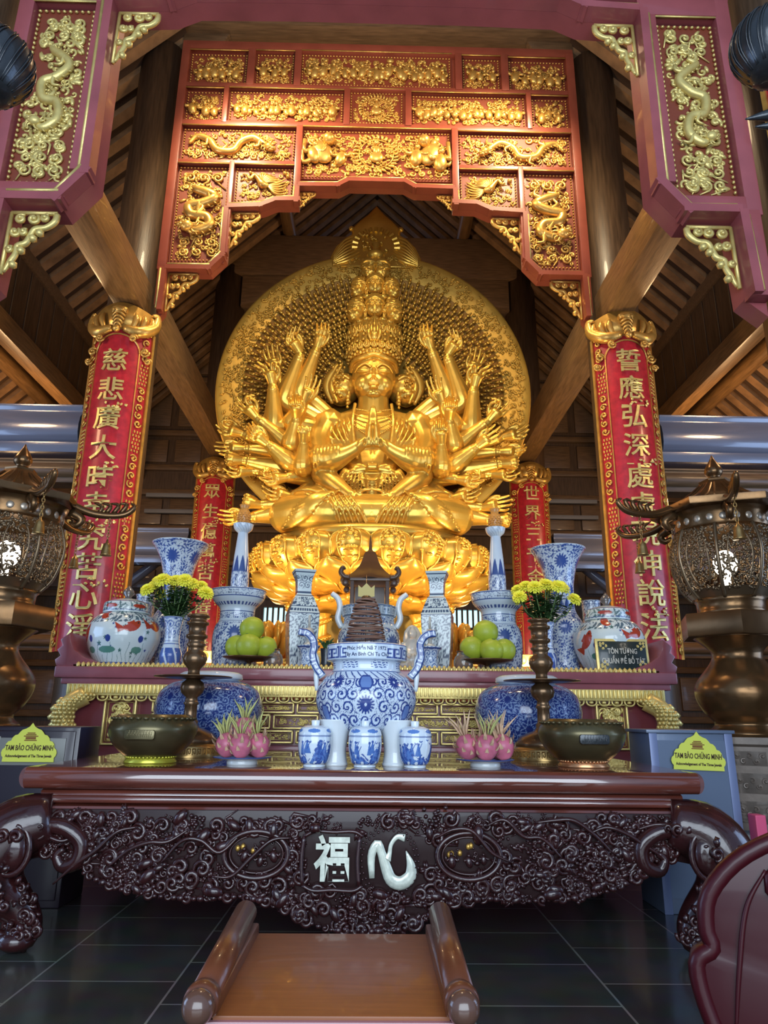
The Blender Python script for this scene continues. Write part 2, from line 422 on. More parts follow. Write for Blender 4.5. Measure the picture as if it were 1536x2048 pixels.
BLUEB = mat('beam timber tinted by sky reflection', (0.15, 0.16, 0.21), 0.2, 0.15, 1.0, bump=0.06, bscale=14, stretch=(0.6, 6, 6))  # brown timber with the blue sky reflection mixed into its base colour
for s in (-1, 1):
    x0, x1 = sorted((s * 4.02, s * 9.1))
    beam_moulded(x0, x1, 9.15, 4.72, 5.40, BLUEB)
    beam_moulded(x0, x1, 9.20, 4.30, 4.62, BEAM)
    beam_moulded(x0, x1, 15.1, 4.45, 5.22, BLUEB)
    beam_moulded(x0, x1, 15.2, 2.55, 2.95, BEAM)
    # long beams between the column rows
    beam('beam', s * 3.5 - .2, s * 3.5 + .2, 5.1, 9.2, 6.85, 7.4, BEAML)
    beam('beam', s * 3.45 - .22, s * 3.45 + .22, 9.5, 15.2, 6.86, 7.42, BEAML)
    beam('beam', s * 6.3 - .14, s * 6.3 + .14, 3.0, 20.0, 7.35, 7.75, BEAML)
    beam('beam', s * 6.3 - .1, s * 6.3 + .1, 3.0, 20.0, 9.0, 9.3, BEAM)
    # boarded wall above the outer long beam
    mb = MB()
    y = 3.0
    while y < 20:
        bevbox(mb, s * 6.3 - .05, s * 6.3 + .05, y, y + .46, 7.7, 9.05, 0.02); y += .48
    struct(mb.build('wall_left' if s < 0 else 'wall_right', WOOD, smooth=False))
    mb = MB(); box(mb, s * 11.5 - .1, s * 11.5 + .1, 8.0, 20.5, 0, 4.0); struct(mb.build('wall_left_aisle' if s < 0 else 'wall_right_aisle', WOOD, smooth=False))
    # slanted brace by the rear aisle beams
    mb = MB(); rtube(mb, [(s * 4.2, 15.9, 5.3), (s * 6.4, 15.9, 3.4)], .12, 8); struct(mb.build('beam', BLUEB))
beam('beam', -3.6, 3.6, 8.95, 9.55, 12.35, 12.95)
beam('beam', -3.6, 3.6, 6.9, 7.3, 12.4, 12.85)
beam('beam', -3.6, 3.6, 15.0, 15.5, 11.75, 12.9)
beam('beam', -3.6, 3.6, 15.05, 15.45, 9.6, 10.1)
for s in (-1, 1):   # bracket blocks under the rear lintel
    mb = MB(); prism(mb, [(s * 3.3, 11.75), (s * 2.0, 11.75), (s * 2.1, 11.5), (s * 2.5, 11.35), (s * 2.7, 11.05), (s * 3.3, 10.9)], 15.05, 15.45, None, .03); struct(mb.build('beam', BEAM, edge=40))
    mb = MB(); prism(mb, [(s * 3.3, 12.4), (s * 2.5, 12.4), (s * 2.6, 12.2), (s * 2.85, 12.1), (s * 3.0, 11.95), (s * 3.3, 11.9)], 9.15, 9.5, None, .03); struct(mb.build('beam', BEAM, edge=40))

# back wall with rails, panels and two barred windows
mb = MB()
HOLES = ((-2.75, -1.7), (1.7, 2.9))
def wallrect(x0, x1, z0, z1): box(mb, x0, x1, 18.0, 18.2, z0, z1)
wallrect(-12, 12, 0, 3.5); wallrect(-12, 12, 3.95, 13.5)
wallrect(-12, -2.75, 3.5, 3.95); wallrect(-1.7, 1.7, 3.5, 3.95); wallrect(2.9, 12, 3.5, 3.95)
wb = struct(mb.build('wall_back', WOOD, smooth=False))
mb = MB()
for z in (1.2, 2.4, 3.25, 4.15, 5.0, 5.9, 6.9, 7.6, 8.6, 10.2, 11.8): bevbox(mb, -12, 12, 17.86, 18.0, z, z + .16, .03)
for i, x in enumerate(np.arange(-11, 11.5, 1.1)):
    for z0, z1 in ((4.4, 4.9), (6.1, 6.8), (7.85, 8.5), (8.9, 10.1), (10.5, 11.7), (1.5, 2.3)):
        bevbox(mb, x + .1, x + 1.0, 17.93, 18.0, z0, z1, .03)
mb.build('wall_moulding', BEAM, wb, edge=40)
DAYW = mat('daylight behind the bars', (0.6, 0.9, 0.95), 0.6, emit=(0.50, 0.90, 0.95), estr=1.6)
for k, (x0, x1) in enumerate(HOLES):
    mb = MB(); box(mb, x0, x1, 18.14, 18.17, 3.5, 3.95); w = struct(mb.build('window_%d' % (k + 1), DAYW, smooth=False))
    mb = MB(); x = x0 + .07
    while x < x1: bevbox(mb, x, x + .05, 18.02, 18.08, 3.5, 3.95, .01); x += .14
    mb.build('window_bar', WOOD, w)
# pale louvres of the rear aisle
for s in (-1, 1):
    for z in (6.42, 6.86):
        x0, x1 = sorted((s * 4.3, s * 6.0))
        mb = MB(); bevbox(mb, x0, x1, 17.75, 17.86, z - .06, z + .05, .02); struct(mb.build('trim_1', mat('grey louvre paint', (0.22, 0.21, 0.20), .5) if 'grey louvre paint' not in bpy.data.materials else bpy.data.materials['grey louvre paint'], edge=40))

# ================================================================ carving helpers (x,z plane, facing -y)
def scroll(mb, x, z, y, r, turn=1, a0=0.0, th=None, n=6, turns=1.35, tail=None):
    """a curling tendril ending in a knob"""
    th = th or r * .24
    k = 15; t = np.linspace(0, 1, k); a = a0 + turn * t * turns * 2 * PI; rr = r * (1 - t * .82)
    P = np.column_stack([x + rr * np.cos(a), y - th * .5 - t * th * .8, z + rr * np.sin(a)])
    rad = th * (0.55 + .45 * np.sin(t * PI * .5 + .5))
    if tail is not None:
        P = np.vstack([[(tail[0], y - th * .3, tail[1])], P]); rad = np.concatenate([[th * .4], rad])
    tube(mb, P, rad, n)
    ell(mb, P[-1], th * 1.15, None, 1)
def scrolls(mb, x0, x1, z0, z1, y, r, rg=rnd, inside=None):
    nx = max(1, int(round((x1 - x0) / (2 * r)))); nz = max(1, int(round((z1 - z0) / (2 * r))))
    dx = (x1 - x0) / nx; dz = (z1 - z0) / nz
    for i in range(nx):
        for j in range(nz):
            cx = x0 + (i + .5) * dx; cz = z0 + (j + .5) * dz
            if inside and not inside(cx, cz): continue
            tn = 1 if (i + j) % 2 else -1
            scroll(mb, cx, cz, y, min(dx, dz) * .46, tn, rg.random() * 6.3, tail=(cx + rg.uniform(-1, 1) * dx * .7, cz - dz * .7))
def beads(mb, x0, x1, z0, z1, y, sp, r):
    """bead border round a rectangle"""
    n = max(2, int((x1 - x0) / sp)); m = max(2, int((z1 - z0) / sp))
    for i in range(n + 1):
        for z in (z0, z1): ell(mb, (x0 + (x1 - x0) * i / n, y, z), (r * 1.1, r, r * .8), None, 1)
    for i in range(1, m):
        for x in (x0, x1): ell(mb, (x, y, z0 + (z1 - z0) * i / m), (r * .8, r, r * 1.1), None, 1)
def beadline(mb, pts, y, sp, r):
    P = np.array(pts, float)
    for a, b in zip(P[:-1], P[1:]):
        n = max(1, int(np.hypot(*(b - a)) / sp))
        for i in range(n):
            q = a + (b - a) * i / n; ell(mb, (q[0], y, q[1]), r, None, 1)
def dragon(mb, x0, x1, z0, z1, y, flip=1, rg=rnd):
    """a coiling dragon: body, back spines, head with horns and jaw, clawed legs, flame tufts"""
    w, h = x1 - x0, z1 - z0
    up = [(.55, .98), (.30, .92), (.62, .84), (.86, .74), (.55, .62), (.20, .56), (.28, .40), (.68, .36), (.78, .20), (.45, .10), (.22, .14)]
    if w > h: up = [(.02, .5), (.10, .8), (.22, .62), (.30, .25), (.45, .22), (.52, .6), (.64, .78), (.74, .55), (.80, .35)]
    P = np.array([(x0 + (u if flip > 0 else 1 - u) * w, y, z0 + v * h) for u, v in up])
    b = min(w, h) * (.14 if w <= h else .13)
    rad = np.concatenate([[b * .35, b * .7], np.full(len(P) - 4, b), [b * .9, b * .8]])
    Q = crom(np.column_stack([P, rad]), 54)
    tube(mb, Q[:, :3] - A(0, b * .6, 0), Q[:, 3], 9)
    T = np.gradient(Q[:, :3], axis=0); T /= np.linalg.norm(T, axis=1)[:, None]
    for i in range(2, 52, 2):
        nrm = A(-T[i][2], 0, T[i][0]) * (1 if i % 4 else 1)
        c = Q[i, :3] + nrm * Q[i, 3] * .95 - A(0, b, 0)
        tube(mb, [c, c + nrm * b * .55 + T[i] * b * -.4], [b * .28, b * .04], 5)
    hd = Q[-1, :3] - A(0, b * 1.3, 0); d = T[-1]; e = A(-d[2], 0, d[0])
    ell(mb, hd, (b * 1.25, b, b * 1.1)); ell(mb, hd + d * b * 1.2 + e * b * .25, (b * .9, b * .7, b * .45)); ell(mb, hd + d * b * 1.1 - e * b * .5, (b * .75, b * .5, b * .25))
    for q in (-1, 1):
        ell(mb, hd + d * b * .5 + e * b * .7 * q - A(0, b * .5, 0), b * .28, None, 1)
        tube(mb, [hd - d * b * .3 + e * b * .6 * q, hd - d * b * 1.3 + e * b * (1.1 * q), hd - d * b * 2.1 + e * b * 1.0 * q], [b * .3, b * .2, b * .05], 5, 8)
    for k in range(7):
        a = rg.uniform(0, 6.3); s = hd - d * b * .4 + A(math.cos(a), 0, math.sin(a)) * b * .7
        tube(mb, [s, s + A(math.cos(a), -.2, math.sin(a)) * b * .9, s + A(math.cos(a + .6), 0, math.sin(a + .6)) * b * 1.6], [b * .25, b * .18, b * .03], 5, 7)
    for i in (12, 22, 34, 44):
        q = 1 if i % 4 else -1
        nrm = A(-T[i][2], 0, T[i][0]) * q; s = Q[i, :3] - A(0, b, 0); kn = s + nrm * b * 1.7 + T[i] * b * .9; ft = kn + nrm * b * .9 - T[i] * b * 1.1
        tube(mb, [s, kn, ft], [b * .6, b * .38, b * .22], 6, 8)
        for w_ in (-.6, 0, .6):
            tube(mb, [ft, ft + (nrm * .7 + T[i] * (w_ - .5)) * b * 1.0], [b * .16, b * .03], 4)
    for k in range(10):   # flame and cloud tufts
        cx, cz = x0 + rg.random() * w, z0 + rg.random() * h
        scroll(mb, cx, cz, y, b * rg.uniform(.6, .95), rg.choice((-1, 1)), rg.random() * 6, b * .2, 5, 1.0)
def figures(mb, x0, x1, z0, z1, y, rg=rnd, n=None):
    """little gilt scene: robed figures, rocks, clouds and branches"""
    w, h = x1 - x0, z1 - z0; n = n or max(3, int(w / h * 4.2))
    for i in range(n):
        cx = x0 + (i + .5 + rg.uniform(-.3, .3)) * w / n; b = h * rg.uniform(.13, .19)
        zb = z0 + h * rg.uniform(.12, .30)
        ell(mb, (cx, y - b * .4, zb + b * .9), (b * .85, b * .6, b * 1.25), euler(0, rg.uniform(-.4, .4), 0))
        ell(mb, (cx + rg.uniform(-.2, .2) * b, y - b * .6, zb + b * 2.3), b * .45, None, 1)
        for q in (-1, 1):
            s = A(cx + q * b * .5, y - b * .5, zb + b * 1.6)
            tube(mb, [s, s + A(q * b * .6, -b * .3, -b * .5), s + A(q * b * rg.uniform(.4, 1.2), -b * .3, b * rg.uniform(-.4, .6))], [b * .3, b * .26, b * .2], 5, 6)
    for k in range(int(n * 2.6)):
        r = h * rg.uniform(.06, .12)
        scroll(mb, x0 + r + rg.random() * (w - 2 * r), z0 + r + rg.random() * (h - 2 * r), y, r, rg.choice((-1, 1)), rg.random() * 6, r * .3, 5, 1.0)
    for k in range(int(n * 1.6)):
        r = h * rg.uniform(.05, .10)
        ell(mb, (x0 + rg.random() * w, y - r * .3, z0 + rg.random() * h), (r * rg.uniform(.8, 1.8), r * .7, r), euler(0, rg.random() * 3, 0), 1)
def phoenix(mb, x0, x1, z0, z1, y, flip=1, rg=rnd):
    w, h = x1 - x0, z1 - z0; X = lambda u: x0 + (u if flip > 0 else 1 - u) * w; Z = lambda v: z0 + v * h; b = min(w, h) * .12
    tube(mb, [(X(.22), y - b, Z(.62)), (X(.30), y - b, Z(.8)), (X(.40), y - b, Z(.6)), (X(.48), y - b * .8, Z(.42)), (X(.60), y - b * .6, Z(.4))], [b * .5, b * .5, b * .8, b * 1.2, b * .6], 8, 20)
    ell(mb, (X(.20), y - b * 1.2, Z(.62)), (b * .7, b * .6, b * .6)); tube(mb, [(X(.18), y - b * 1.2, Z(.6)), (X(.11), y - b * 1.2, Z(.56))], [b * .3, b * .04], 5)
    for k in range(8):
        a = .2 + k * .22
        tube(mb, [(X(.46), y - b * .9, Z(.45)), (X(.46 + .22 * math.cos(a)), y - b * 1.1, Z(.45 + .34 * math.sin(a))), (X(.48 + .38 * math.cos(a)), y - b * .5, Z(.45 + .48 * math.sin(a)))], [b * .3, b * .4, b * .08], 5, 9)
    for k in range(6):
        v = .08 + k * .11
        tube(mb, [(X(.58), y - b * .6, Z(.4)), (X(.75), y - b * .7, Z(v * .8)), (X(.97), y - b * .4, Z(v * 1.2))], [b * .35, b * .4, b * .1], 5, 10)
    scrolls(mb, x0 + w * .02, x1 - w * .02, z0, z0 + h * .22, y, h * .09)
    for k in range(6): ell(mb, (x0 + rg.random() * w, y - b * .3, z0 + h * (.7 + .3 * rg.random())), b * rg.uniform(.4, .8), None, 1)
def medallion(mb, cx, cz, r, y, rg=rnd):
    """round flame-bordered medallion with a dense seated group"""
    for k in range(30):
        a = k * 2 * PI / 30
        tube(mb, [(cx + r * .85 * math.cos(a), y, cz + r * .85 * math.sin(a)), (cx + r * 1.02 * math.cos(a + .05), y - r * .08, cz + r * 1.02 * math.sin(a + .05)), (cx + r * 1.12 * math.cos(a + .16), y, cz + r * 1.12 * math.sin(a + .16))], [r * .06, r * .07, r * .02], 5, 6)
    t = np.linspace(0, 2 * PI, 37)
    tube(mb, np.column_stack([cx + r * .8 * np.cos(t), 0 * t + y - r * .04, cz + r * .8 * np.sin(t)]), r * .035, 5, caps=False)
    ell(mb, (cx, y - r * .1, cz - r * .25), (r * .35, r * .14, r * .3)); ell(mb, (cx, y - r * .15, cz + r * .12), (r * .18, r * .12, r * .26)); ell(mb, (cx, y - r * .2, cz + r * .48), r * .13)
    for k in range(46):
        a = rg.random() * 6.3; q = r * math.sqrt(rg.random()) * .74
        ell(mb, (cx + q * math.cos(a), y - r * .08, cz + q * math.sin(a)), (r * .07, r * .06, r * .05), euler(0, rg.random() * 3, 0), 1)
def bracket(mb, x, z, w, h, s, y, d=0.03):
    """openwork scroll bracket in the corner (x,z), growing s*w sideways and h downward"""
    q = lambda u, v: (x + s * u * w, y - d, z - v * h)
    b = w * .07
    tube(mb, [q(0, 0), q(1, 0)], b * .7, 6); tube(mb, [q(0, 0), q(0, 1)], b * .7, 6)
    tube(mb, [q(1, .02), q(.97, .14), q(.8, .24), q(.58, .27), q(.5, .36), q(.42, .50), q(.25, .55), q(.24, .68), q(.16, .80), q(.05, .97)], [b, b * 1.1, b, b * 1.1, b, b * 1.1, b, b, b, b * .5], 7, 40)
    for u, v, r, t in ((.25, .12, .11, 1), (.52, .12, .11, -1), (.78, .1, .09, 1), (.16, .34, .1, -1), (.36, .34, .08, 1), (.12, .62, .07, 1)):
        scroll(mb, x + s * u * w, z - v * h, y - d, r * min(w * 1.15, h), t * s, 1.0, b * .75, 6, 1.2)
    for u, v in ((.68, .33), (.55, .42), (.34, .62), (.22, .85)): ell(mb, q(u, v), b * 1.5, None, 1)

# ================================================================ the two carved arch screens
def sides(poly):  # left half outline -> full symmetric outline
    return poly + [(-p[0], p[1]) for p in poly[::-1]]
def screen(label, y, m, panels, lower, top, outer, rail, brk, dz=0.0, depth=0.16, goldm=GOLDD):
    """panels: (x0, x1, z0, z1, kind[, cut]); lower: left half of the lower outline from the outside to the middle"""
    root = thing('carved_arch_screen', label, 'carved screen', (0, y, 0))
    # frame pieces: the board in front plus the ledges round every panel
    fr = MB()
    out = [(-outer, top)] + lower
    prism(fr, sides(out), 0.03, depth, None, 0)
    ys, ye = -0.075, 0.03
    for k_, (x0, x1, z0, z1) in enumerate(rail): bevbox(fr, x0, x1, ys - .0011 * k_, ye - .0007 * k_, z0, z1, .010)
    fr.build('frame', m, root, edge=40)
    # gilded ledge line along the lower edge
    lg = MB()
    L = np.array(lower[1:]); L = np.vstack([L, L[::-1] * A(-1, 1)])
    for a, b in zip(L[:-1], L[1:]):
        if np.hypot(*(b - a)) < .02: continue
        d = (b - a) / np.hypot(*(b - a)); n = A(-d[1], d[0])
        if abs(d[0]) > .2 and n[1] < 0: n = -n
        if abs(d[0]) <= .2 and n[0] * a[0] < 0: n = -n
        e_ = d * .028; k_ = .002 * len(lg.v)
        p = [(a - e_), (b + e_), (b + e_ + n * .07), (a - e_ + n * .07)]
        bm_ = MB(); prism(bm_, [tuple(q) for q in p], -0.10 - k_, 0.028); fr2 = bm_
        lg.join(fr2)
    lo = lg.build('lower_moulding', m, root, smooth=False)
    g = MB()
    for a, b in zip(L[:-1], L[1:]):
        d = (b - a) / (np.hypot(*(b - a)) + 1e-9); n = A(-d[1], d[0])
        if abs(d[0]) > .2 and n[1] < 0: n = -n
        if abs(d[0]) <= .2 and n[0] * a[0] < 0: n = -n
        tube(g, [(a[0] + n[0] * .085, -.085, a[1] + n[1] * .085), (b[0] + n[0] * .085, -.095, b[1] + n[1] * .085)], .016, 6)
    for q in (-1, 1): beadline(g, [(q * (outer - .035), top), (q * (outer - .035), lower[0][1] + .25)], -0.0 + .02, .055, .018)
    g.build('gilded_beading', GOLDP, root)
    for x0, x1, z0, z1, kind, *cut in panels:
        p = MB(); box(p, x0, x1, 0.005, 0.03, z0, z1)
        po = p.build('relief_panel', GROUND, root, smooth=False)
        r = MB(); yy = 0.0; w, h = x1 - x0, z1 - z0
        i = .09 if min(w, h) > .5 else .06
        for c0, c1, a0, a1 in ((x0, x1, z1 - .022, z1 - .004), ): box(r, c0, c1, -.082, -.07, a0 + .02, a1 + .02)
        beads(r, x0 + .035, x1 - .035, z0 + .035, z1 - .035, -.01, .05, .016)
        a, b, c, d = x0 + i, x1 - i, z0 + i, z1 - i
        for k in range(int(w * h / (.0045 if kind in ('fig', 'lions', 'medal') else .006)* (.8 if w * h > .8 else 1))):   # low filling of tendrils and leaves
            s_ = rnd.uniform(.022, .045) * (1.3 if w * h > .8 else 1)
            cx, cz = rnd.uniform(a, b), rnd.uniform(c, d)
            if k % 3: scroll(r, cx, cz, .012, s_, rnd.choice((-1, 1)), rnd.random() * 6, s_ * .36, 5, .9)
            else: ell(r, (cx, .0, cz), (s_ * 1.2, .02, s_ * .5), euler(0, rnd.random() * 3, 0), 1)
        if kind == 'fig': figures(r, a, b, c, d, yy)
        elif kind == 'lions':
            medallion(r, (a + b) / 2, (c + d) / 2 + .02, h * .36, yy)
            figures(r, a, a + w * .27, c, d, yy, n=2); figures(r, b - w * .27, b, c, d, yy, n=2)
            for q in (-1, 1):
                cx = (a + b) / 2 + q * w * .36; cz = (c + d) / 2
                ell(r, (cx, -.05, cz), (w * .07, .07, h * .24), euler(0, q * .4, 0)); ell(r, (cx - q * .1, -.1, cz + h * .22), h * .11)
                tube(r, [(cx + q * .1, -.05, cz - h * .1), (cx + q * .3, -.05, cz - h * .2), (cx + q * .28, -.05, cz + h * .25)], .035, 6, 10)
        elif kind == 'dragonH': dragon(r, a, b, c, d, yy, 1 if (x0 + x1) < 0 else -1); scrolls(r, a, b, c, c + h * .2, yy, h * .1)
        elif kind == 'dragonV':
            q = .2; dragon(r, a + .03, b - .03, c + h * q, d - h * q * .8, yy, 1 if (x0 + x1) < 0 else -1)
            scrolls(r, a, b, c, c + h * q * 1.0, yy, w * .115); scrolls(r, a, b, d - h * q * .8, d, yy, w * .115)
        elif kind == 'phoenix': phoenix(r, a, b, c + .03, d, yy, 1 if (x0 + x1) < 0 else -1)
        elif kind == 'medal': medallion(r, (a + b) / 2, (c + d) / 2, h * .40, yy)
        r.build('relief', goldm, po)
    for x, z, w, h, s in brk:
        bk = MB(); bracket(bk, x, z, w, h, s, .05); bk.build('corner_bracket', GOLDP if goldm is GOLDP else GOLDD, root)
    return root
def mir(L): return L + [(-b, -a, c, d, k, *r) for a, b, c, d, k, *r in L]
PAN = mir([(-3.07, -2.12, 11.02, 11.70, 'fig'), (-2.0, -1.36, 11.04, 11.72, 'fig'), (-3.07, -2.46, 10.27, 10.92, 'fig'), (-2.38, -.54, 10.30, 10.94, 'fig'),
           (-3.06, -1.27, 9.54, 10.18, 'dragonH'), (-3.06, -2.25, 7.72, 9.45, 'dragonV'), (-2.19, -1.27, 8.80, 9.45, 'phoenix')]) + \
      [(-1.27, 1.2, 11.07, 11.74, 'fig'), (-.46, .42, 10.32, 10.98, 'medal'), (-1.18, 1.16, 9.27, 10.2, 'lions')]
LOW = [(-3.17, 6.74), (-3.06, 6.90), (-3.05, 7.55), (-2.43, 7.55), (-2.22, 7.80), (-2.22, 8.63), (-1.74, 8.66), (-1.52, 8.77), (-1.18, 8.78), (-1.17, 9.04), (-.58, 9.05), (-.42, 9.15)]
def rails(panels, outer, top, extra):
    return extra
RAIL = [(-3.2, 3.2, 11.74, 11.90), (-3.2, 3.2, 10.96, 11.04), (-3.2, 3.2, 10.2, 10.29), (-3.2, 3.2, 9.46, 9.53)]
RAIL[3] = (-3.2, -1.2, 9.46, 9.53)
RAIL += [(1.2, 3.2, 9.46, 9.53)]
for q in (-1, 1):
    S = lambda a, b, c, d: RAIL.append((min(q * a, q * b), max(q * a, q * b), c, d))
    S(3.07, 3.2, 7.55, 11.8); S(3.06, 3.18, 6.95, 7.6); S(2.0, 2.12, 11.0, 11.75); S(1.25, 1.36, 11.0, 11.75); S(2.38, 2.46, 10.25, 10.97)
    S(.44, .54, 10.25, 10.97); S(1.17, 1.27, 8.85, 10.22); S(2.19, 2.27, 7.85, 9.5)
BRK = []
for q in (-1, 1):
    BRK += [(q * 3.04, 7.53, .42, .62, -q), (q * 2.20, 8.62, .42, .62, -q), (q * 1.16, 9.02, .22, .26, -q)]
screen('large carved red and gold arch screen of many panels above the gold statue', 8.98, REDL, PAN, LOW, 11.9, 3.2, RAIL, BRK)
# the front screen, lower and nearer, hangs between the first pair of columns
PAN2 = mir([(-2.97, -2.43, 5.33, 7.20, 'dragonV')]) + mir([(-2.97, -2.0, 7.5, 8.1, 'fig'), (-1.9, -.1, 7.55, 8.1, 'dragonH')])
LOW2 = [(-3.07, 4.30), (-2.90, 4.45), (-2.88, 5.14), (-2.47, 5.14), (-2.26, 5.42), (-2.28, 7.22), (-1.80, 7.25), (-1.60, 7.36), (-.8, 7.38)]
RAIL2 = [(-3.1, 3.1, 8.1, 8.25), (-3.1, 3.1, 7.4, 7.52), (-.1, .1, 7.45, 8.2)]
for q in (-1, 1):
    S = lambda a, b, c, d: RAIL2.append((min(q * a, q * b), max(q * a, q * b), c, d))
    S(2.96, 3.09, 5.15, 8.2); S(2.90, 3.07, 4.42, 5.2); S(2.28, 2.43, 5.45, 7.5); S(2.43, 2.97, 5.18, 5.32); S(1.9, 2.0, 7.5, 8.1); S(2.3, 2.97, 7.21, 7.4)
BRK2 = []
for q in (-1, 1): BRK2 += [(q * 2.87, 5.10, .36, .56, -q), (q * 2.26, 7.20, .34, .56, -q)]
screen('wine red and gold arch screen with tall dragon panels at the top corners', 4.70, REDL_COOL, PAN2, LOW2, 8.25, 3.09, RAIL2, BRK2, depth=.2, goldm=GOLDP)

# ================================================================ couplet boards: half-round lacquer boards hung on the columns
def couplet(label, x, y, z0, z1, w, chars, group, zc=None, csize=0.36, lean=1):
    """half cylinder of width w facing -y; chars: list of (character, z)"""
    root = thing('couplet_board', label, 'couplet board', (x, y, z0), 0, group)
    h = z1 - z0; Rr = w * .56; half = math.asin(min(1, w / 2 / Rr))
    def cyl(u, zz, off=0.0):   # u across in metres of arc from the middle
        a = u / Rr
        return np.stack([np.sin(a) * (Rr + off), -np.cos(a) * (Rr + off) + Rr * math.cos(half), zz], -1)
    arc = Rr * half
    def shell(mb, u0, u1, a0, a1, off, th=.03, nu=14):
        U = np.linspace(u0, u1, nu)
        f = cyl(U, np.full(nu, a0), off); g = cyl(U, np.full(nu, a1), off); f2 = cyl(U, np.full(nu, a0), off - th); g2 = cyl(U, np.full(nu, a1), off - th)
        V = np.vstack([f, g, f2, g2]); F = []
        for i in range(nu - 1):
            F += [(i, i + 1, nu + i + 1, nu + i), (2 * nu + i, 3 * nu + i, 3 * nu + i + 1, 2 * nu + i + 1), (i, 2 * nu + i, 2 * nu + i + 1, i + 1), (nu + i, nu + i + 1, 3 * nu + i + 1, 3 * nu + i)]
        F += [(0, nu, 3 * nu, 2 * nu), (nu - 1, 3 * nu - 1, 4 * nu - 1, 2 * nu - 1)]
        mb.add(V, F)
    mb = MB(); shell(mb, -arc, arc, 0, h - .38, 0, .05); mb.build('board', BOARD, root, edge=40)
    mb = MB()    # gilded edges and inner lines
    for q in (-1, 1):
        for a, b, o in ((arc * .93, arc * 1.0, .03), (arc * .60, arc * .625, .012)):
            u0, u1 = sorted((q * a, q * b)); shell(mb, u0, u1, 0, h - (.40 if a > arc * .8 else .75), o, .03, 3)
    t = np.linspace(0, PI, 25)
    tube(mb, cyl(np.cos(t) * arc * .61, h - .75 + np.sin(t) * .25, .01), .012, 6)
    mb.build('gilded_edge', GOLDD, root, edge=40)
    # side bands of scrollwork cartouches and honeycomb
    mb = MB(); sc_ = MB()
    zz = .05; k = 0
    while zz < h - .85:
        L = .62 if k % 2 == 0 else .36
        for q in (-1, 1):
            u = q * arc * .775; hw = arc * .135
            if k % 2 == 0:
                for j in range(5):
                    c = len(sc_.v); tmp = MB(); scroll(tmp, 0, 0, 0, hw * .8, 1 if j % 2 else -1, j * 2.2, hw * .22, 5, 1.1)
                    V = np.concatenate(tmp.v); V2 = cyl(u + V[:, 0], zz + .06 + j * .12 + V[:, 2], .0); a = (u + V[:, 0]) / Rr
                    V2 = V2 + np.stack([np.sin(a), -np.cos(a), 0 * a], -1) * (-V[:, 1])[:, None]
                    for f in tmp.f: sc_.f.append(f + sc_.n)
                    sc_.v.append(V2); sc_.c.append((len(V2), None)); sc_.n += len(V2)
            else:
                for i in range(3):
                    for j in range(6):
                        p = cyl(np.array([u + (i - 1) * hw * .62 + (j % 2) * hw * .2]), np.array([zz + .03 + j * .055]), .004)[0]
                        ell(sc_, p, (hw * .26, .012, .022), None, 1)
        zz += L; k += 1
    sc_.build('side_scrollwork', GOLDD, root)
    # carved crest: bat-like lion mask with two curling shoulders
    mb = MB(); cz = h - .30
    for q in (-1, 1):
        tube(mb, [cyl(np.array([q * arc * .15]), np.array([cz - .12]), .03)[0], cyl(np.array([q * arc * .55]), np.array([cz - .15]), .05)[0], cyl(np.array([q * arc * .9]), np.array([cz + .0]), .05)[0], cyl(np.array([q * arc * .95]), np.array([cz + .18]), .05)[0], cyl(np.array([q * arc * .8]), np.array([cz + .17]), .06)[0]], [.05, .085, .08, .05, .02], 8, 22)
        for j in range(3):
            tube(mb, [cyl(np.array([q * arc * (.3 + .18 * j)]), np.array([cz - .2]), .04)[0], cyl(np.array([q * arc * (.42 + .2 * j)]), np.array([cz + .02]), .07)[0], cyl(np.array([q * arc * (.40 + .2 * j)]), np.array([cz + .13]), .05)[0]], [.02, .045, .015], 6, 10)
        scroll(mb, q * arc * .45, cz - .28, -Rr + Rr * math.cos(half) - .01, .06, q, 0, .02)
        scroll(mb, q * arc * .7, cz - .42, -Rr * math.cos(.75 * half) + Rr * math.cos(half) - .02, .07, -q, 0, .02)
        scroll(mb, q * arc * .8, cz - .56, -Rr * math.cos(.8 * half) + Rr * math.cos(half) - .02, .05, q, 0, .02)
    U = np.linspace(-arc, arc, 23); top = cz + .18 + .10 * np.cos(U / arc * PI / 2) ** 2
    V = np.vstack([cyl(U, np.full(23, cz - .13), .01), cyl(U, top, .03), cyl(U, np.full(23, cz - .13), -.04), cyl(U, top, -.04)]); F = []
    for i in range(22): F += [(i, i + 1, 24 + i, 23 + i), (46 + i, 69 + i, 70 + i, 47 + i), (23 + i, 24 + i, 70 + i, 69 + i), (i, 46 + i, 47 + i, i + 1)]
    mb.add(V, F)
    f0 = cyl(np.array([0.]), np.array([cz]), .06)[0]
    for j in range(5):
        t = np.linspace(-1, 1, 9); ww = .10 - j * .012
        tube(mb, np.column_stack([t * ww, f0[1] - .03 + .05 * t ** 2, cz + .10 - j * .055 + .05 * (1 - t ** 2)]), .017, 6)
    ell(mb, f0 + A(0, .02, .16), (.12, .06, .07)); ell(mb, f0 + A(0, -.02, -.16), (.05, .05, .05))
    for q in (-1, 1): ell(mb, f0 + A(q * .06, -.03, .13), .025, None, 1)
    mb.build('crest', GOLDD, root)
    # characters
    mb = MB()
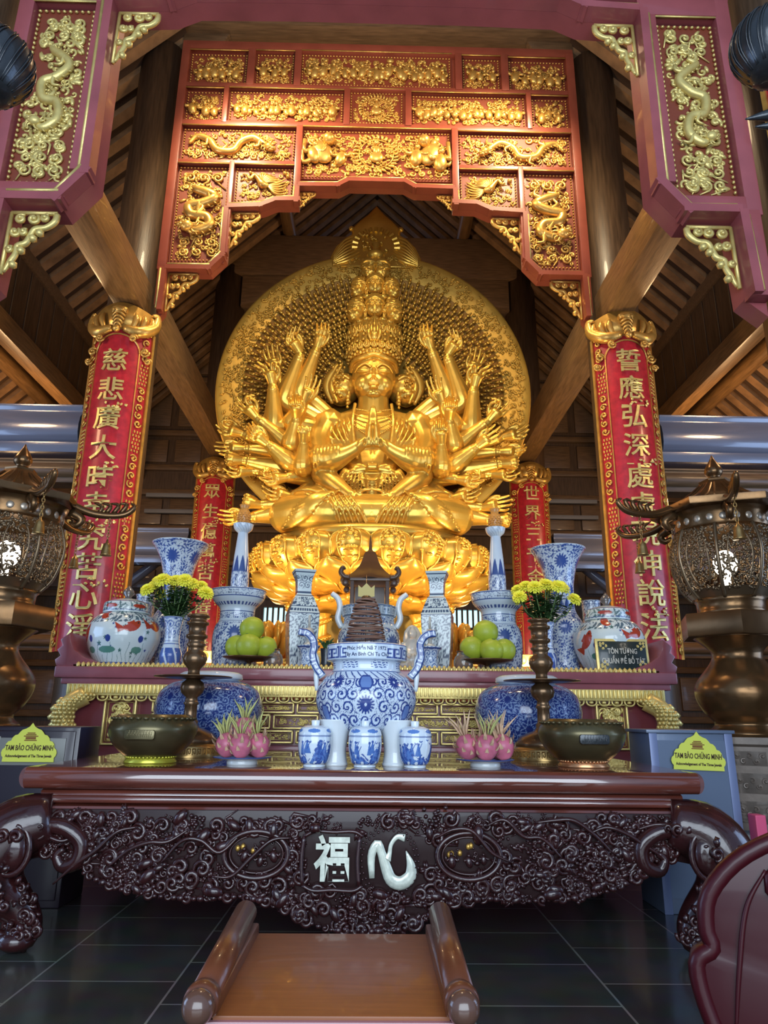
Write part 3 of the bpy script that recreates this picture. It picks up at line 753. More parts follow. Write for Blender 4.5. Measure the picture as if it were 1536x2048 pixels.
    for ch, z in chars:
        if ch == '-':
            t = MB(); box(t, -csize * .42, csize * .42, -.008, .0, -.008, .008)
            for j in range(9): ell(t, (csize * rnd.uniform(-.1, .7), -.01, rnd.uniform(-.02, .08)), (csize * .07, .012, .018), euler(0, rnd.random() * 3, 0), 1)
        else: t = text_mb(ch, csize, .010, csize * .010)
        if not t.v: continue
        V = np.concatenate(t.v); a = V[:, 0] / Rr
        V2 = cyl(V[:, 0], z - z0 + V[:, 2], .012) + np.stack([np.sin(a), -np.cos(a), 0 * a], -1) * (-V[:, 1])[:, None]
        for f in t.f: mb.f.append(f + mb.n)
        mb.v.append(V2); mb.c.append((len(V2), None)); mb.n += len(V2)
    mb.build('lettering', GOLDP, root, smooth=False)
    return root
def spaced(s, z, step): return [(c, z - i * step) for i, c in enumerate(s)]
G1 = 'tall crimson couplet boards on the columns'
YB = ROWS[1] - .40
couplet('tall crimson couplet board on the column left of the statue, partly behind the fish jar', -3.55, YB, 2.02, 6.85, .83, [('慈', 5.92), ('悲', 5.48), ('-', 5.23), ('廣', 5.07), ('大', 4.64), ('-', 4.38), ('時', 4.22), ('幸', 3.85), ('-', 3.6), ('究', 3.41), ('苦', 3.04), ('-', 2.83), ('心', 2.66), ('淨', 2.28)], G1, csize=.36)
couplet('tall crimson couplet board on the column right of the statue, behind the black sign', 3.55, YB, 2.02, 6.90, .83, [('誓', 6.06), ('應', 5.64), ('-', 5.41), ('弘', 5.22), ('深', 4.8), ('-', 4.56), ('處', 4.36), ('處', 3.96), ('現', 3.58), ('伸', 3.18), ('說', 2.8), ('-', 2.56), ('法', 2.37)], G1, csize=.36)
YB2 = ROWS[2] - .40
couplet('smaller looking crimson couplet board far back, left of the gold statue', -3.52, YB2, 0.6, 6.82, .83, [('眾', 5.98), ('生', 5.51), ('-', 5.26), ('億', 5.06), ('萬', 4.63), ('-', 4.41), ('苦', 4.17), ('-', 3.53), ('度', 3.33), ('盡', 2.6)], G1, csize=.36)
couplet('smaller looking crimson couplet board far back, right of the gold statue', 3.52, YB2, 0.6, 6.82, .83, [('世', 6.04), ('界', 5.6), ('-', 5.34), ('三', 5.11), ('千', 4.66), ('-', 4.41), ('金', 4.16), ('剛', 3.5)], G1, csize=.36)
YB0 = ROWS[0] - .40
couplet('nearest crimson couplet board cut off by the right edge, beside the wine red screen', 3.62, YB0, 1.5, 6.90, .83, [('願', 6.05), ('力', 5.4), ('-', 5.0), ('弘', 4.8), ('深', 4.2)], G1, csize=.36)
couplet('nearest crimson couplet board cut off by the left edge, beside the wine red screen', -3.62, YB0, 1.5, 6.90, .83, [('佛', 6.05), ('光', 5.4), ('-', 5.0), ('普', 4.8), ('照', 4.2)], G1, csize=.36)

# ================================================================ gold statue, its halo and its lotus throne
SB = A(0, 11.0, 4.0)      # statue base
st = thing('seated_statue', 'huge gold seated statue with many arms, stacked heads and a round halo', 'statue', tuple(SB))
def unit(v): v = np.asarray(v, float); return v / (np.linalg.norm(v) + 1e-12)
def hand(mb, wrist, mid, tip, size=1.0, pose='open', side=1, palm=(0, -1, 0)):
    """palm, four jointed fingers of unequal length and a thumb from the side of the palm"""
    wrist, mid, tip = A(*wrist), A(*mid), A(*tip); L = 0.40 * size
    d = unit(mid - wrist); d2 = unit(tip - mid)
    n = A(*palm); n = unit(n - d * np.dot(n, d)); s = np.cross(d, n) * side
    n2 = unit(A(*palm) - d2 * np.dot(A(*palm), d2)); s2 = np.cross(d2, n2) * side
    b = .0225 * size
    tube(mb, [wrist, wrist + d * L * .22, wrist + d * L * .45, wrist + d * L * .52], [.062 * size, .075 * size, .092 * size, .06 * size], 10, 8, flat=None)
    for q in (-1, 0, 1): rtube(mb, [wrist + d * L * .1 + s * q * .02 * size, wrist + d * L * .47 + s * q * .062 * size], .036 * size, 8)
    K = wrist + d * L * .48
    for i, (off, ln) in enumerate(((-.086, .86), (-.029, 1.0), (.029, .95), (.084, .74))):
        k0 = K + s * off * size; ln = ln * L * .58
        if pose == 'fist':
            c = [k0, k0 + d * ln * .25 + n * b * .6, k0 + d * ln * .15 + n * b * 2.6, k0 - d * ln * .15 + n * b * 2.4]
        elif pose == 'ring' and i in (0, 1) and not (i == 1 and size < .9):
            c = [k0, k0 + d * ln * .45 - s * .01 + n * b, k0 + d * ln * .62 - s * (.05 * size) + n * b * 2.6, k0 + d * ln * .40 - s * .085 * size + n * b * 3.2]
        elif pose == 'curl':
            c = [k0, k0 + d * ln * .42 + n * b * .6, k0 + d * ln * .75 + n * b * (2.2 + .5 * i), k0 + d * ln * .85 + n * b * (3.6 + .5 * i)]
        else:
            sp = s * off * .35
            c = [k0, k0 + d * ln * .36 + sp * .4, k0 + (d + d2 * 1.0) * ln * .36 + sp * .8 - n * b * .1, k0 + d * ln * .32 + d2 * ln * .72 + sp + n * b * (.5 + .4 * i)]
        rtube(mb, c, [b * 1.1, b * 1.03, b * .92, b * .7], 7, 9)
    t0 = wrist + d * L * .17 - s * .062 * size
    if pose in ('ring',): c = [t0, t0 + d * L * .18 - s * .06 * size + n * b, t0 + d * L * .38 - s * .075 * size + n * b * 2.6, t0 + d * L * .50 - s * .035 * size + n * b * 3.2]
    elif pose == 'fist': c = [t0, t0 + d * L * .2 - s * .02 + n * b * 1.4, t0 + d * L * .36 + s * .03 + n * b * 2.8, t0 + d * L * .38 + s * .07 * size + n * b * 3.0]
    else: c = [t0, t0 + d * L * .18 - s * .05 * size + n * b * .6, t0 + d * L * .36 - s * .065 * size + n * b, t0 + d * L * .50 - s * .055 * size + n * b * 1.2]
    rtube(mb, c, [b * 1.45, b * 1.3, b * 1.1, b * .8], 7, 9)
ARMS = {
 'A': [(-0.77,10.90,6.09), (-1.25,10.75,6.44), (-0.97,10.60,7.21), (-0.91,10.55,7.39), (-0.92,10.50,7.56)],
 'B': [(-0.81,10.90,5.99), (-1.50,10.70,6.27), (-1.23,10.55,7.08), (-1.33,10.50,7.23), (-1.29,10.45,7.50)],
 'C': [(-0.80,10.90,5.86), (-1.61,10.60,5.79), (-1.65,10.45,6.44), (-1.70,10.40,6.65), (-1.92,10.35,6.79)],
 'C2': [(-0.77,11.00,5.99), (-1.44,10.90,6.12), (-1.65,10.75,6.83), (-1.72,10.70,7.04), (-1.77,10.65,7.29)],
 'D': [(-0.75,10.85,5.70), (-1.27,10.60,5.38), (-1.86,10.40,5.83), (-2.04,10.35,6.02), (-2.30,10.35,6.37)],
 'E': [(-0.76,10.95,5.61), (-1.51,10.75,5.39), (-2.10,10.60,5.64), (-2.29,10.55,5.67), (-2.46,10.55,5.77)],
 'F': [(-0.78,10.80,5.46), (-1.29,10.45,5.08), (-1.64,10.30,5.34), (-1.77,10.25,5.43), (-1.86,10.20,5.48)],
 'G': [(-0.75,10.95,5.48), (-1.51,10.75,5.38), (-2.06,10.60,5.38), (-2.22,10.55,5.36), (-2.40,10.55,5.35)],
 'H': [(-0.78,10.90,5.28), (-1.40,10.65,5.06), (-2.05,10.50,5.14), (-2.21,10.45,5.13), (-2.30,10.40,5.08)],
 'I': [(-0.75,11.00,5.18), (-1.42,10.80,5.06), (-1.91,10.60,5.00), (-2.10,10.55,4.98), (-2.28,10.50,5.03)],
 'J': [(-0.77,10.80,5.16), (-1.07,10.60,4.95), (-1.34,10.40,4.83), (-1.52,10.30,4.77), (-1.71,10.25,4.80)],
 'K': [(-0.82,10.80,5.42), (-1.08,10.35,4.98), (-1.08,10.25,5.34), (-1.07,10.20,5.44), (-1.06,10.20,5.54)],
 'L': [(-0.80,10.85,5.79), (-1.32,10.55,5.81), (-1.12,10.35,6.09), (-1.05,10.30,6.24), (-0.98,10.25,6.47)],
 'M': [(-0.79,10.80,5.59), (-1.30,10.45,5.40), (-1.22,10.30,5.79), (-1.22,10.20,5.90), (-1.15,10.10,5.97)],
 'N': [(-0.75,10.80,4.90), (-0.98,10.60,4.66), (-1.25,10.45,4.53), (-1.40,10.40,4.54), (-1.58,10.35,4.61)],
 'O': [(-0.84,10.85,4.74), (-1.37,10.60,4.46), (-1.72,10.45,4.39), (-1.88,10.40,4.41), (-2.04,10.35,4.42)],
 'P': [(-0.84,10.85,4.61), (-1.44,10.60,4.31), (-1.88,10.45,4.19), (-2.04,10.40,4.17), (-2.21,10.35,4.16)]}
POSE = dict(A='curl', B='open', C='ring', C2='open', D='ring', E='ring', F='curl', G='open', H='fist', I='ring', J='ring', K='fist', L='open', M='curl', N='open', O='fist', P='open')
POSER = dict(POSE, K='curl', F='open', G='curl', H='fist', O='open', P='fist', E='open')
for q in (-1, 1):
    for k, p in ARMS.items():
        P_ = [A(-q * v[0] if q > 0 else v[0], v[1], v[2] + (.035 if q < 0 else .05)) - SB for v in p]
        if q > 0: P_ = [A(abs(v[0]), v[1], v[2]) for v in P_]
        mb = MB()
        s, e, w = P_[:3]
        tube(mb, [s, s * .5 + e * .5 + A(0, 0, .02), e * .96 + s * .04, e * .8 + w * .2, e * .45 + w * .55, w], [.17, .17, .165, .165, .125, .078], 14, 26)
        ell(mb, e, .155)
        d = unit(w - e)
        for o in (.0, .045): tube(mb, [w - d * (.07 + o) - d * .012, w - d * (.07 + o) + d * .012], .098 - .0 * o, 14)
        pose = (POSE if q < 0 else POSER)[k]
        hand(mb, w, P_[3], P_[4], 1.12, pose, q, (0.0, -1, .25))
        o = mb.build('arm', GOLD, st, remesh=.0115, smoothing=2)
# -- body with the two folded and the two resting arms, robe folds modelled into the surface
mb = MB()
def S(*p): return A(*p) - SB
def W(x, y, z): return S(x, y, z)
ell(mb, W(0, 10.95, 5.75), (.74, .46, .58)); ell(mb, W(0, 10.98, 5.2), (.60, .46, .62)); ell(mb, W(0, 10.9, 4.75), (.70, .55, .55)); ell(mb, W(0, 11.0, 6.0), (.80, .38, .34))
tube(mb, [W(0, 10.95, 6.0), W(0, 10.86, 6.3), W(0, 10.85, 6.6)], [.36, .27, .26], 18, 8)
for q in (-1, 1):
    ell(mb, W(q * .72, 10.93, 5.98), (.27, .33, .30))
    # folded arms: hanging sleeves, forearms up to the joined hands
    tube(mb, [W(q * .78, 10.88, 6.0), W(q * .90, 10.66, 5.55), W(q * .84, 10.36, 5.16)], [.25, .24, .21], 16, 14)
    tube(mb, [W(q * .84, 10.36, 5.16), W(q * .62, 10.12, 5.08), W(q * .36, 10.02, 5.16), W(q * .15, 9.98, 5.30)], [.19, .20, .125, .09], 14, 18)
    for j in range(8):
        t = j / 7; c = W(q * (.80 - .38 * t), 10.24 - .2 * t, 5.11 + .03 * t); a = np.linspace(0, 2 * PI, 15)
        rr = .225 - .07 * t
        tube(mb, c + np.column_stack([q * .10 * np.sin(a * .5), rr * np.cos(a) * .9, rr * np.sin(a)]), .020, 6)
    for j in range(2):
        a = np.linspace(0, 2 * PI, 13); c = W(q * (.20 - .04 * j), 9.99, 5.26 + .03 * j)
        tube(mb, c + np.column_stack([-.04 * np.sin(a) * q, .11 * np.cos(a), .10 * np.sin(a)]), .018, 6)
    # lower resting arms
    tube(mb, [W(q * .80, 10.80, 5.4), W(q * .80, 10.45, 5.0), W(q * .66, 10.22, 4.78), W(q * .30, 9.98, 4.44)], [.18, .18, .17, .09], 14, 20)
    rtube(mb, [W(q * .30, 9.98, 4.43), W(q * .05, 9.92, 4.38)], [.085, .06], 8)
    for j in range(4): rtube(mb, [W(q * .22, 9.95 - .04 * j, 4.40 + .02 * (j % 2)), W(-q * .06, 9.86 - .03 * j, 4.385), W(-q * .16, 9.88 - .03 * j, 4.38)], [.032, .03, .02], 7, 8)
    rtube(mb, [W(q * .24, 9.95, 4.47), W(q * .12, 9.90, 4.52), W(q * .01, 9.88, 4.53)], [.035, .03, .02], 7, 8)
    # crossed legs under heavy cloth
    tube(mb, [W(q * .25, 10.75, 4.40), W(q * .80, 10.45, 4.36), W(q * 1.15, 10.30, 4.26)], [.42, .40, .34], 18, 12)
    ell(mb, W(q * 1.10, 10.24, 4.20), (.46, .42, .33), None, 3)
    shin = [(q * 1.34, 10.05, 4.14, .24), (q * .95, 9.86, 4.13, .28), (q * .5, 9.78, 4.12, .27), (0, 9.76, 4.11, .25)]
    SC = crom(np.array(shin), 30); tube(mb, SC[:, :3] - SB, SC[:, 3], 18)
    # robe folds sweeping over the shins
    def on(u, ph, lift=.045):
        i = u * 29; k = min(28, int(i)); c = SC[k] * (1 - (i - k)) + SC[k + 1] * (i - k); r = c[3] + lift
        return A(c[0], c[1] - r * math.cos(ph), c[2] + r * math.sin(ph)) - SB
    for j in range(8):
        t = np.linspace(0, 1, 12)
        tube(mb, [on(.03 + .035 * j + .40 * v, -1.0 + .20 * j + .75 * v ** 1.4, .05) for v in t], np.interp(t, [0, .3, .7, 1], [.014, .034, .032, .012]), 6)
    for j in range(5):
        tube(mb, [on(.72 + .06 * j, -.9), on(.66 + .055 * j, 0), on(.58 + .05 * j, .9)], [.012, .024, .012], 6, 10)
    tube(mb, [on(.30, 1.35), on(.42, .75), on(.52, .95), on(.62, 1.4)], .024, 6, 14)
    tube(mb, [W(q * .5, 9.95, 4.52), W(q * .62, 9.86, 4.42), W(q * .95, 9.86, 4.50), W(q * 1.2, 10.0, 4.50)], [.02, .03, .03, .015], 6, 14)
    # robe folds on the chest and shoulders
    for j in range(8):
        x = .34 + .07 * j
        tube(mb, [W(q * (x + .05), 10.80, 6.18 - .03 * j), W(q * (x + .02 * j * .3), 10.50 + .018 * j, 5.85 - .03 * j), W(q * (x * .80), 10.46 + .02 * j, 5.48), W(q * (x * .62), 10.45, 5.25)], [.012, .022, .022, .01], 6, 14)
    tube(mb, [W(q * .30, 10.66, 6.28), W(q * .33, 10.50, 5.9), W(q * .30, 10.46, 5.5), W(q * .24, 10.42, 5.2)], .032, 7, 14)
    # ribbons hanging beside the sash
    tube(mb, [W(q * .42, 10.48, 5.05), W(q * .50, 10.36, 4.8), W(q * .44, 10.30, 4.62)], [.05, .07, .05], 7, 10)
    for j in range(6): tube(mb, [W(q * (.15 + .05 * j), 10.42, 5.03), W(q * (.16 + .055 * j), 10.36, 4.8), W(q * (.17 + .055 * j), 10.24, 4.52)], .018, 6, 8)
    for j in range(3): tube(mb, [W(q * .06, 10.41, 5.03), W(q * (.2 + .05 * j), 10.40, 5.10 - .05 * j), W(q * (.36 + .02 * j), 10.44, 5.08 - .07 * j)], [.03, .03, .012], 6, 8)
    # joined palms, each with five fingers
    rtube(mb, [W(q * .055, 9.98, 5.30), W(q * .045, 9.96, 5.58)], [.075, .065], 10)
    for j, (l, o) in enumerate(((.30, -.06), (.35, -.02), (.34, .02), (.26, .06))): rtube(mb, [W(q * .05, 9.96 + o, 5.55), W(q * .036, 9.955 + o, 5.55 + l * .55), W(q * .018, 9.96 + o * .8, 5.55 + l)], [.036, .033, .02], 7, 8)
    rtube(mb, [W(q * .06, 9.91, 5.36), W(q * .05, 9.87, 5.52), W(q * .02, 9.87, 5.64)], [.036, .03, .02], 7, 7)
for j in range(7):
    t = np.linspace(-1, 1, 11); ww = .14
    tube(mb, [W(x * ww, 10.40 - .1 * (1 - x * x), 4.90 - .05 * j - .10 * (1 - x * x)) for x in t], .017, 6)
tube(mb, [W(-.08, 10.38, 5.06), W(.08, 10.38, 5.06)], .07, 10)
ell(mb, W(0, 9.9, 4.36), (.3, .2, .05)); ell(mb, W(0, 10.05, 4.15), (.6, .42, .26))
body = mb.build('body', GOLD, st, remesh=.017, smoothing=2)
mb = MB()   # necklaces
for z, y, w, dz in ((6.14, 10.58, .30, .06), (6.04, 10.54, .32, .12), (5.92, 10.50, .33, .18), (5.80, 10.46, .30, .20)):
    for x in np.linspace(-1, 1, 25): ell(mb, W(x * w, y - .06 * (1 - x * x), z - dz * (1 - x * x)), .017, None, 1)
for x in np.linspace(-1, 1, 15): ell(mb, W(x * .03, 10.38, 5.75 - .2 * abs(x)), .02, None, 1)
mb.build('necklace', GOLD, st)
# -- head
def face(mb, c, s, full=True):
    """head with brow, lids, nose, lips, chin and long ears; c = centre, s = scale (1 = 0.9 m tall)"""
    f = lambda x, y, z: A(c[0] + x * s, c[1] + y * s, c[2] + z * s)
    ell(mb, f(0, .05, .08), (.39 * s, .44 * s, .46 * s), None, 3); ell(mb, f(0, -.08, -.16), (.335 * s, .34 * s, .32 * s), None, 3); ell(mb, f(0, -.26, -.38), (.13 * s, .11 * s, .08 * s))
    tube(mb, [f(0, -.385, .05), f(0, -.435, -.06), f(0, -.48, -.15)], [.028 * s, .032 * s, .044 * s], 8, 8)
    for q in (-1, 1):
        ell(mb, f(q * .040, -.425, -.165), .026 * s, None, 1)
        tube(mb, [f(q * .045, -.40, .06), f(q * .15, -.40, .125), f(q * .26, -.33, .10), f(q * .33, -.24, .03)], [.02 * s, .024 * s, .022 * s, .012 * s], 7, 14)
        ell(mb, f(q * .165, -.340, .005), (.105 * s, .075 * s, .05 * s))
        tube(mb, [f(q * .065, -.40, -.012), f(q * .165, -.43, -.035), f(q * .28, -.355, -.005)], .017 * s, 6, 10)
        tube(mb, [f(q * .07, -.40, .02), f(q * .165, -.42, .055), f(q * .28, -.335, .02)], .015 * s, 6, 10)
        ell(mb, f(q * .17, -.20, -.19), (.16 * s, .175 * s, .16 * s), None, 3)
        if full:
            ell(mb, f(q * .42, .10, -.02), (.055 * s, .12 * s, .17 * s)); ell(mb, f(q * .43, .06, -.25), (.05 * s, .07 * s, .15 * s)); ell(mb, f(q * .43, .02, -.40), (.05 * s, .05 * s, .05 * s))
            tube(mb, [f(q * .44, -.02, .12), f(q * .49, .04, .02), f(q * .48, .02, -.2)], .022 * s, 6, 10)
    ell(mb, f(0, -.40, -.262), (.10 * s, .055 * s, .022 * s)); ell(mb, f(0, -.375, -.312), (.075 * s, .06 * s, .028 * s)); ell(mb, f(0, -.40, .19), .022 * s, None, 1)
    for q in (-1, 1): ell(mb, f(q * .045, -.405, -.252), (.05 * s, .05 * s, .018 * s))
    t = np.linspace(-1, 1, 15)
    tube(mb, [f(.40 * math.sin(x * 1.5), .05 - .44 * math.cos(x * 1.5) , .30 - .10 * abs(x) ** 2.5 + .02 * math.cos(x * 9)) for x in t], .05 * s, 8)
mb = MB(); HC = W(0, 10.88, 6.80); face(mb, HC, .98)
head = mb.build('head', GOLD, st, remesh=.010, smoothing=4)
for q in (-1, 1):   # flanking faces in profile with their own ornaments
    mb = MB(); face(mb, A(0, 0, 0), .60, False)
    o = mb.build('side_head', GOLD, st, remesh=.011, smoothing=1); o.location = W(q * .52, 11.05, 6.70); o.rotation_euler = (0, 0, q * 1.15)
    mb = MB()
    for k in range(26): ell(mb, W(q * (.50 + .2 * rnd.random()), 10.75 + .15 * rnd.random(), 6.45 + .6 * rnd.random()), .03, None, 1)
    for k in range(4): ell(mb, W(q * .43, 10.72, 6.42 - .06 * k), .04 - .005 * k)
    tube(mb, [W(q * .62, 10.85, 7.1), W(q * .80, 10.95, 6.75), W(q * .70, 10.95, 6.4)], [.03, .09, .03], 8, 12)
    tube(mb, [W(q * .55, 10.8, 7.05), W(q * .72, 10.85, 6.7), W(q * .60, 10.8, 6.35)], [.02, .05, .02], 8, 12)
    mb.build('ear_ornament', GOLD, st)
# -- crown
def flame(mb, base, h, w, out, th=.03):
    b = A(*base); o = A(*out); s = np.cross(o, A(0, 0, 1)); s = unit(s)
    for k, (a, hh) in enumerate(((-.8, .55), (-.42, .8), (0, 1), (.42, .8), (.8, .55))):
        tube(mb, [b + s * a * w * .4, b + s * a * w * .9 + o * .03 + A(0, 0, h * hh * .5), b + s * a * w * .35 + o * .01 + A(0, 0, h * hh)], [w * .16, w * .20, w * .03], 6, 8)
    ell(mb, b + o * .05 + A(0, 0, h * .3), (w * .28, w * .28, h * .2))
mb = MB(); cc = W(0, 10.90, 7.10)
lathe(mb, [(.40, .02), (.43, .05), (.43, .12), (.40, .14), (.42, .30), (.455, .58), (.44, .64), (.3, .64)], 40, M=tm(*cc))
for k in range(15):
    a = -PI / 2 + (k - 7) * .27; o = A(math.cos(a), math.sin(a), 0)
    flame(mb, cc + o * .44 + A(0, 0, .40 + .04 * (k % 2)), .30 if k % 2 == 0 else .24, .085, o)
    flame(mb, cc + o * .43 + A(0, 0, .12), .24, .08, o)
    for j in range(5): ell(mb, cc + A(math.cos(a + .13), math.sin(a + .13), 0) * .455 + A(0, 0, .08 + .1 * j), (.03, .03, .035), None, 1)
    ell(mb, cc + o * .44 + A(0, 0, .05), .04, None, 1)
flame(mb, cc + A(0, -.47, .22), .55, .14, A(0, -1, 0)); ell(mb, cc + A(0, -.5, .32), (.07, .05, .12))
mb.build('crown', GOLD, st)
# -- stacked heads above the crown
mb = MB(); face(mb, A(0, 0, 0), .40, True)
lathe(mb, [(.15, .10), (.165, .16), (.13, .22), (.05, .25), (.02, .27)], 14)
for k in range(7): a = -PI / 2 + (k - 3) * .4; tube(mb, [(.155 * math.cos(a), .155 * math.sin(a) + .02, .13), (.16 * math.cos(a), .16 * math.sin(a) + .02, .22)], [.03, .006], 5)
sh = mb.build('small_head', GOLD, st, remesh=.0085, smoothing=1); sh.location = W(0, 10.62, 8.06)
for loc, rz, s in ((W(-.30, 10.76, 8.04), -.75, 1.05), (W(.30, 10.76, 8.04), .75, 1.05), (W(0, 10.68, 8.52), 0, .95), (W(-.27, 10.80, 8.52), -.75, .95), (W(.27, 10.80, 8.52), .75, .95), (W(-.10, 10.82, 8.93), -.35, 1.0), (W(.10, 10.82, 8.93), .35, 1.0)):
    o = sh.copy(); COL.objects.link(o); o.location = loc; o.rotation_euler = (0, 0, rz); o.scale = (s, s, s)
mb = MB(); lathe(mb, [(.34, 0), (.30, .3), (.24, .7), (.24, 1.1), (.2, 1.5), (.05, 1.55)], 20, M=tm(*W(0, 11.0, 7.7)))
for z in (7.83, 8.28): 
    for k in range(9):
        a = -PI / 2 + (k - 4) * .38; ell(mb, W(.36 * math.cos(a), 10.95 + .36 * math.sin(a), z), (.08, .06, .05))
mb.build('head_column', GOLD, st)
mb = MB(); lathe(mb, [(.10, 0), (.15, .06), (.17, .12), (.12, .16), (.06, .17), (.05, .3), (.08, .36), (.03, .4)], 16, M=tm(*W(0, 10.8, 9.13))); mb.build('topknot', GOLD, st)
# -- halo
HZ = 6.78; HY = 11.15
HM = tm(0, HY - SB[1], HZ - SB[2], 1, PI / 2)
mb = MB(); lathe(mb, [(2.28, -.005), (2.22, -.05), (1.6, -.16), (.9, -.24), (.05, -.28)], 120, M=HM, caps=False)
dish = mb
mb = MB()
lathe(mb, [(2.60, -.12), (2.72, -.06), (2.755, 0), (2.74, .04), (2.70, .06), (2.62, .05), (2.45, .0), (2.30, -.04), (2.22, -.08), (1.6, -.19), (.9, -.24), (.05, -.28)], 120, M=HM, caps=False)
lathe(mb, [(.05, -.36), (.9, -.32), (1.6, -.24), (2.3, -.14), (2.60, -.12)], 120, M=HM, caps=False)
halo = mb.build('halo', HALOG, st)
dish.build('halo_dish', mat('shade-darkened halo gold', (.34, .16, .025), .5, .55), halo)  # darker gold paints in the shade behind the little hands
mb = MB()
for k in range(950):
    a = rnd.uniform(-.35 * PI, 1.35 * PI); r = rnd.uniform(2.33, 2.64); s = rnd.uniform(.025, .055)
    c = A(r * math.cos(a), 0, r * math.sin(a)); y = HY - SB[1] - .012 - np.interp(r, [2.3, 2.45, 2.62, 2.7], [-.04, 0, .05, .06])
    if rnd.random() < .6: scroll(mb, c[0], HZ - SB[2] + c[2], y, s, rnd.choice((-1, 1)), rnd.random() * 6, .016, 5, .9)
    else: ell(mb, (c[0], y - .01, HZ - SB[2] + c[2]), (s * .9, .02, s * .35), euler(0, rnd.uniform(0, 3), 0), 1)
mb.build('halo_clouds', HALOG, halo)
mb = MB()   # pointed finial
pf = [(-.80, 9.22), (-.84, 9.42), (-.74, 9.66), (-.56, 9.86), (-.44, 9.93), (-.46, 10.03), (-.40, 10.12), (-.30, 10.24), (-.16, 10.37), (0, 10.58)]
pf = pf + [(-x, z) for x, z in pf[-2::-1]]
prism(mb, [(x, z - SB[2]) for x, z in pf], HY - SB[1] - .06, HY - SB[1] + .10, None, .03)
for q in (-1, 1):
    for j in range(8):
        t = j / 7
        tube(mb, [(q * (.42 - .02 * j), HY - SB[1] - .07, 9.86 - .055 * j - SB[2]), (q * (.60 - .01 * j), HY - SB[1] - .085, 9.74 - .06 * j - SB[2]), (q * .78, HY - SB[1] - .06, 9.46 - .03 * j - SB[2])], [.01, .022, .01], 6, 9)
    ell(mb, (q * .46, HY - SB[1] - .07, 10.03 - SB[2]), .05)
for k in range(13):
    a = PI * k / 12; c = (.34 * math.cos(a), HY - SB[1] - .08, 9.62 - SB[2] + .34 * math.sin(a))
    tube(mb, [c, (c[0] * 1.3, c[1], 9.62 - SB[2] + .43 * math.sin(a))], [.028, .04], 6)
for k in range(24): ell(mb, (rnd.uniform(-.25, .25), HY - SB[1] - .08, 9.55 + rnd.random() * .35 - SB[2]), (.05, .04, .035), euler(0, rnd.random() * 3, 0), 1)
for k in range(7): ell(mb, (rnd.uniform(-.05, .05), HY - SB[1] - .12, 9.32 + .05 * k - SB[2]), (.05, .05, .04), None, 1)
mb.build('halo_finial', GOLD, halo, edge=50)
# the rows of little hands on the halo
def little(a, r, tw=0.0):
    m = MB(); d = A(math.cos(a), 0, math.sin(a)); s = A(-d[2], 0, d[0])
    dy = -.05 - (-.06 if r > 2.2 else (-.16 + (r - 1.6) * .18) if r > 1.6 else -.16 - (1.6 - r) * .11) * 1.0
    y0 = HY - SB[1] - .02 + dy + .05
    b = A(0, 0, HZ - SB[2]) + d * r
    tube(m, [b + A(0, y0, 0) - d * .075, b + A(0, y0 - .05, 0) - d * .03, b + A(0, y0 - .055, 0)], [.024, .022, .02], 6)
    ell(m, b + A(0, y0 - .068, 0) + d * .030, (.038, .018, .052), np.column_stack([s, A(0, 1, 0), d]), 1)
    tube(m, [b + A(0, y0 - .075, 0) + d * .06, b + A(0, y0 - .09, 0) + d * .10], [.026, .009], 5)
    return m
NR = 62; rest = MB(); np_ = 0
for i in range(13):
    r = 2.22 - i * .115
    for j in range(NR):
        a = -.20 * PI + 1.40 * PI * (j + (.5 if i % 2 else 0)) / NR
        if r < 1.25 and j % 2 and i > 10: continue
        if abs(a - PI / 2) < .20 / r * 2.2 and r > .9 and i > 0: continue
        m = little(a, r)
        if np_ < 98: m.build('little_hand', GOLD, halo); np_ += 1
        else: rest.join(m)
tag(rest.build('little_hands', GOLD, halo), kind='stuff')

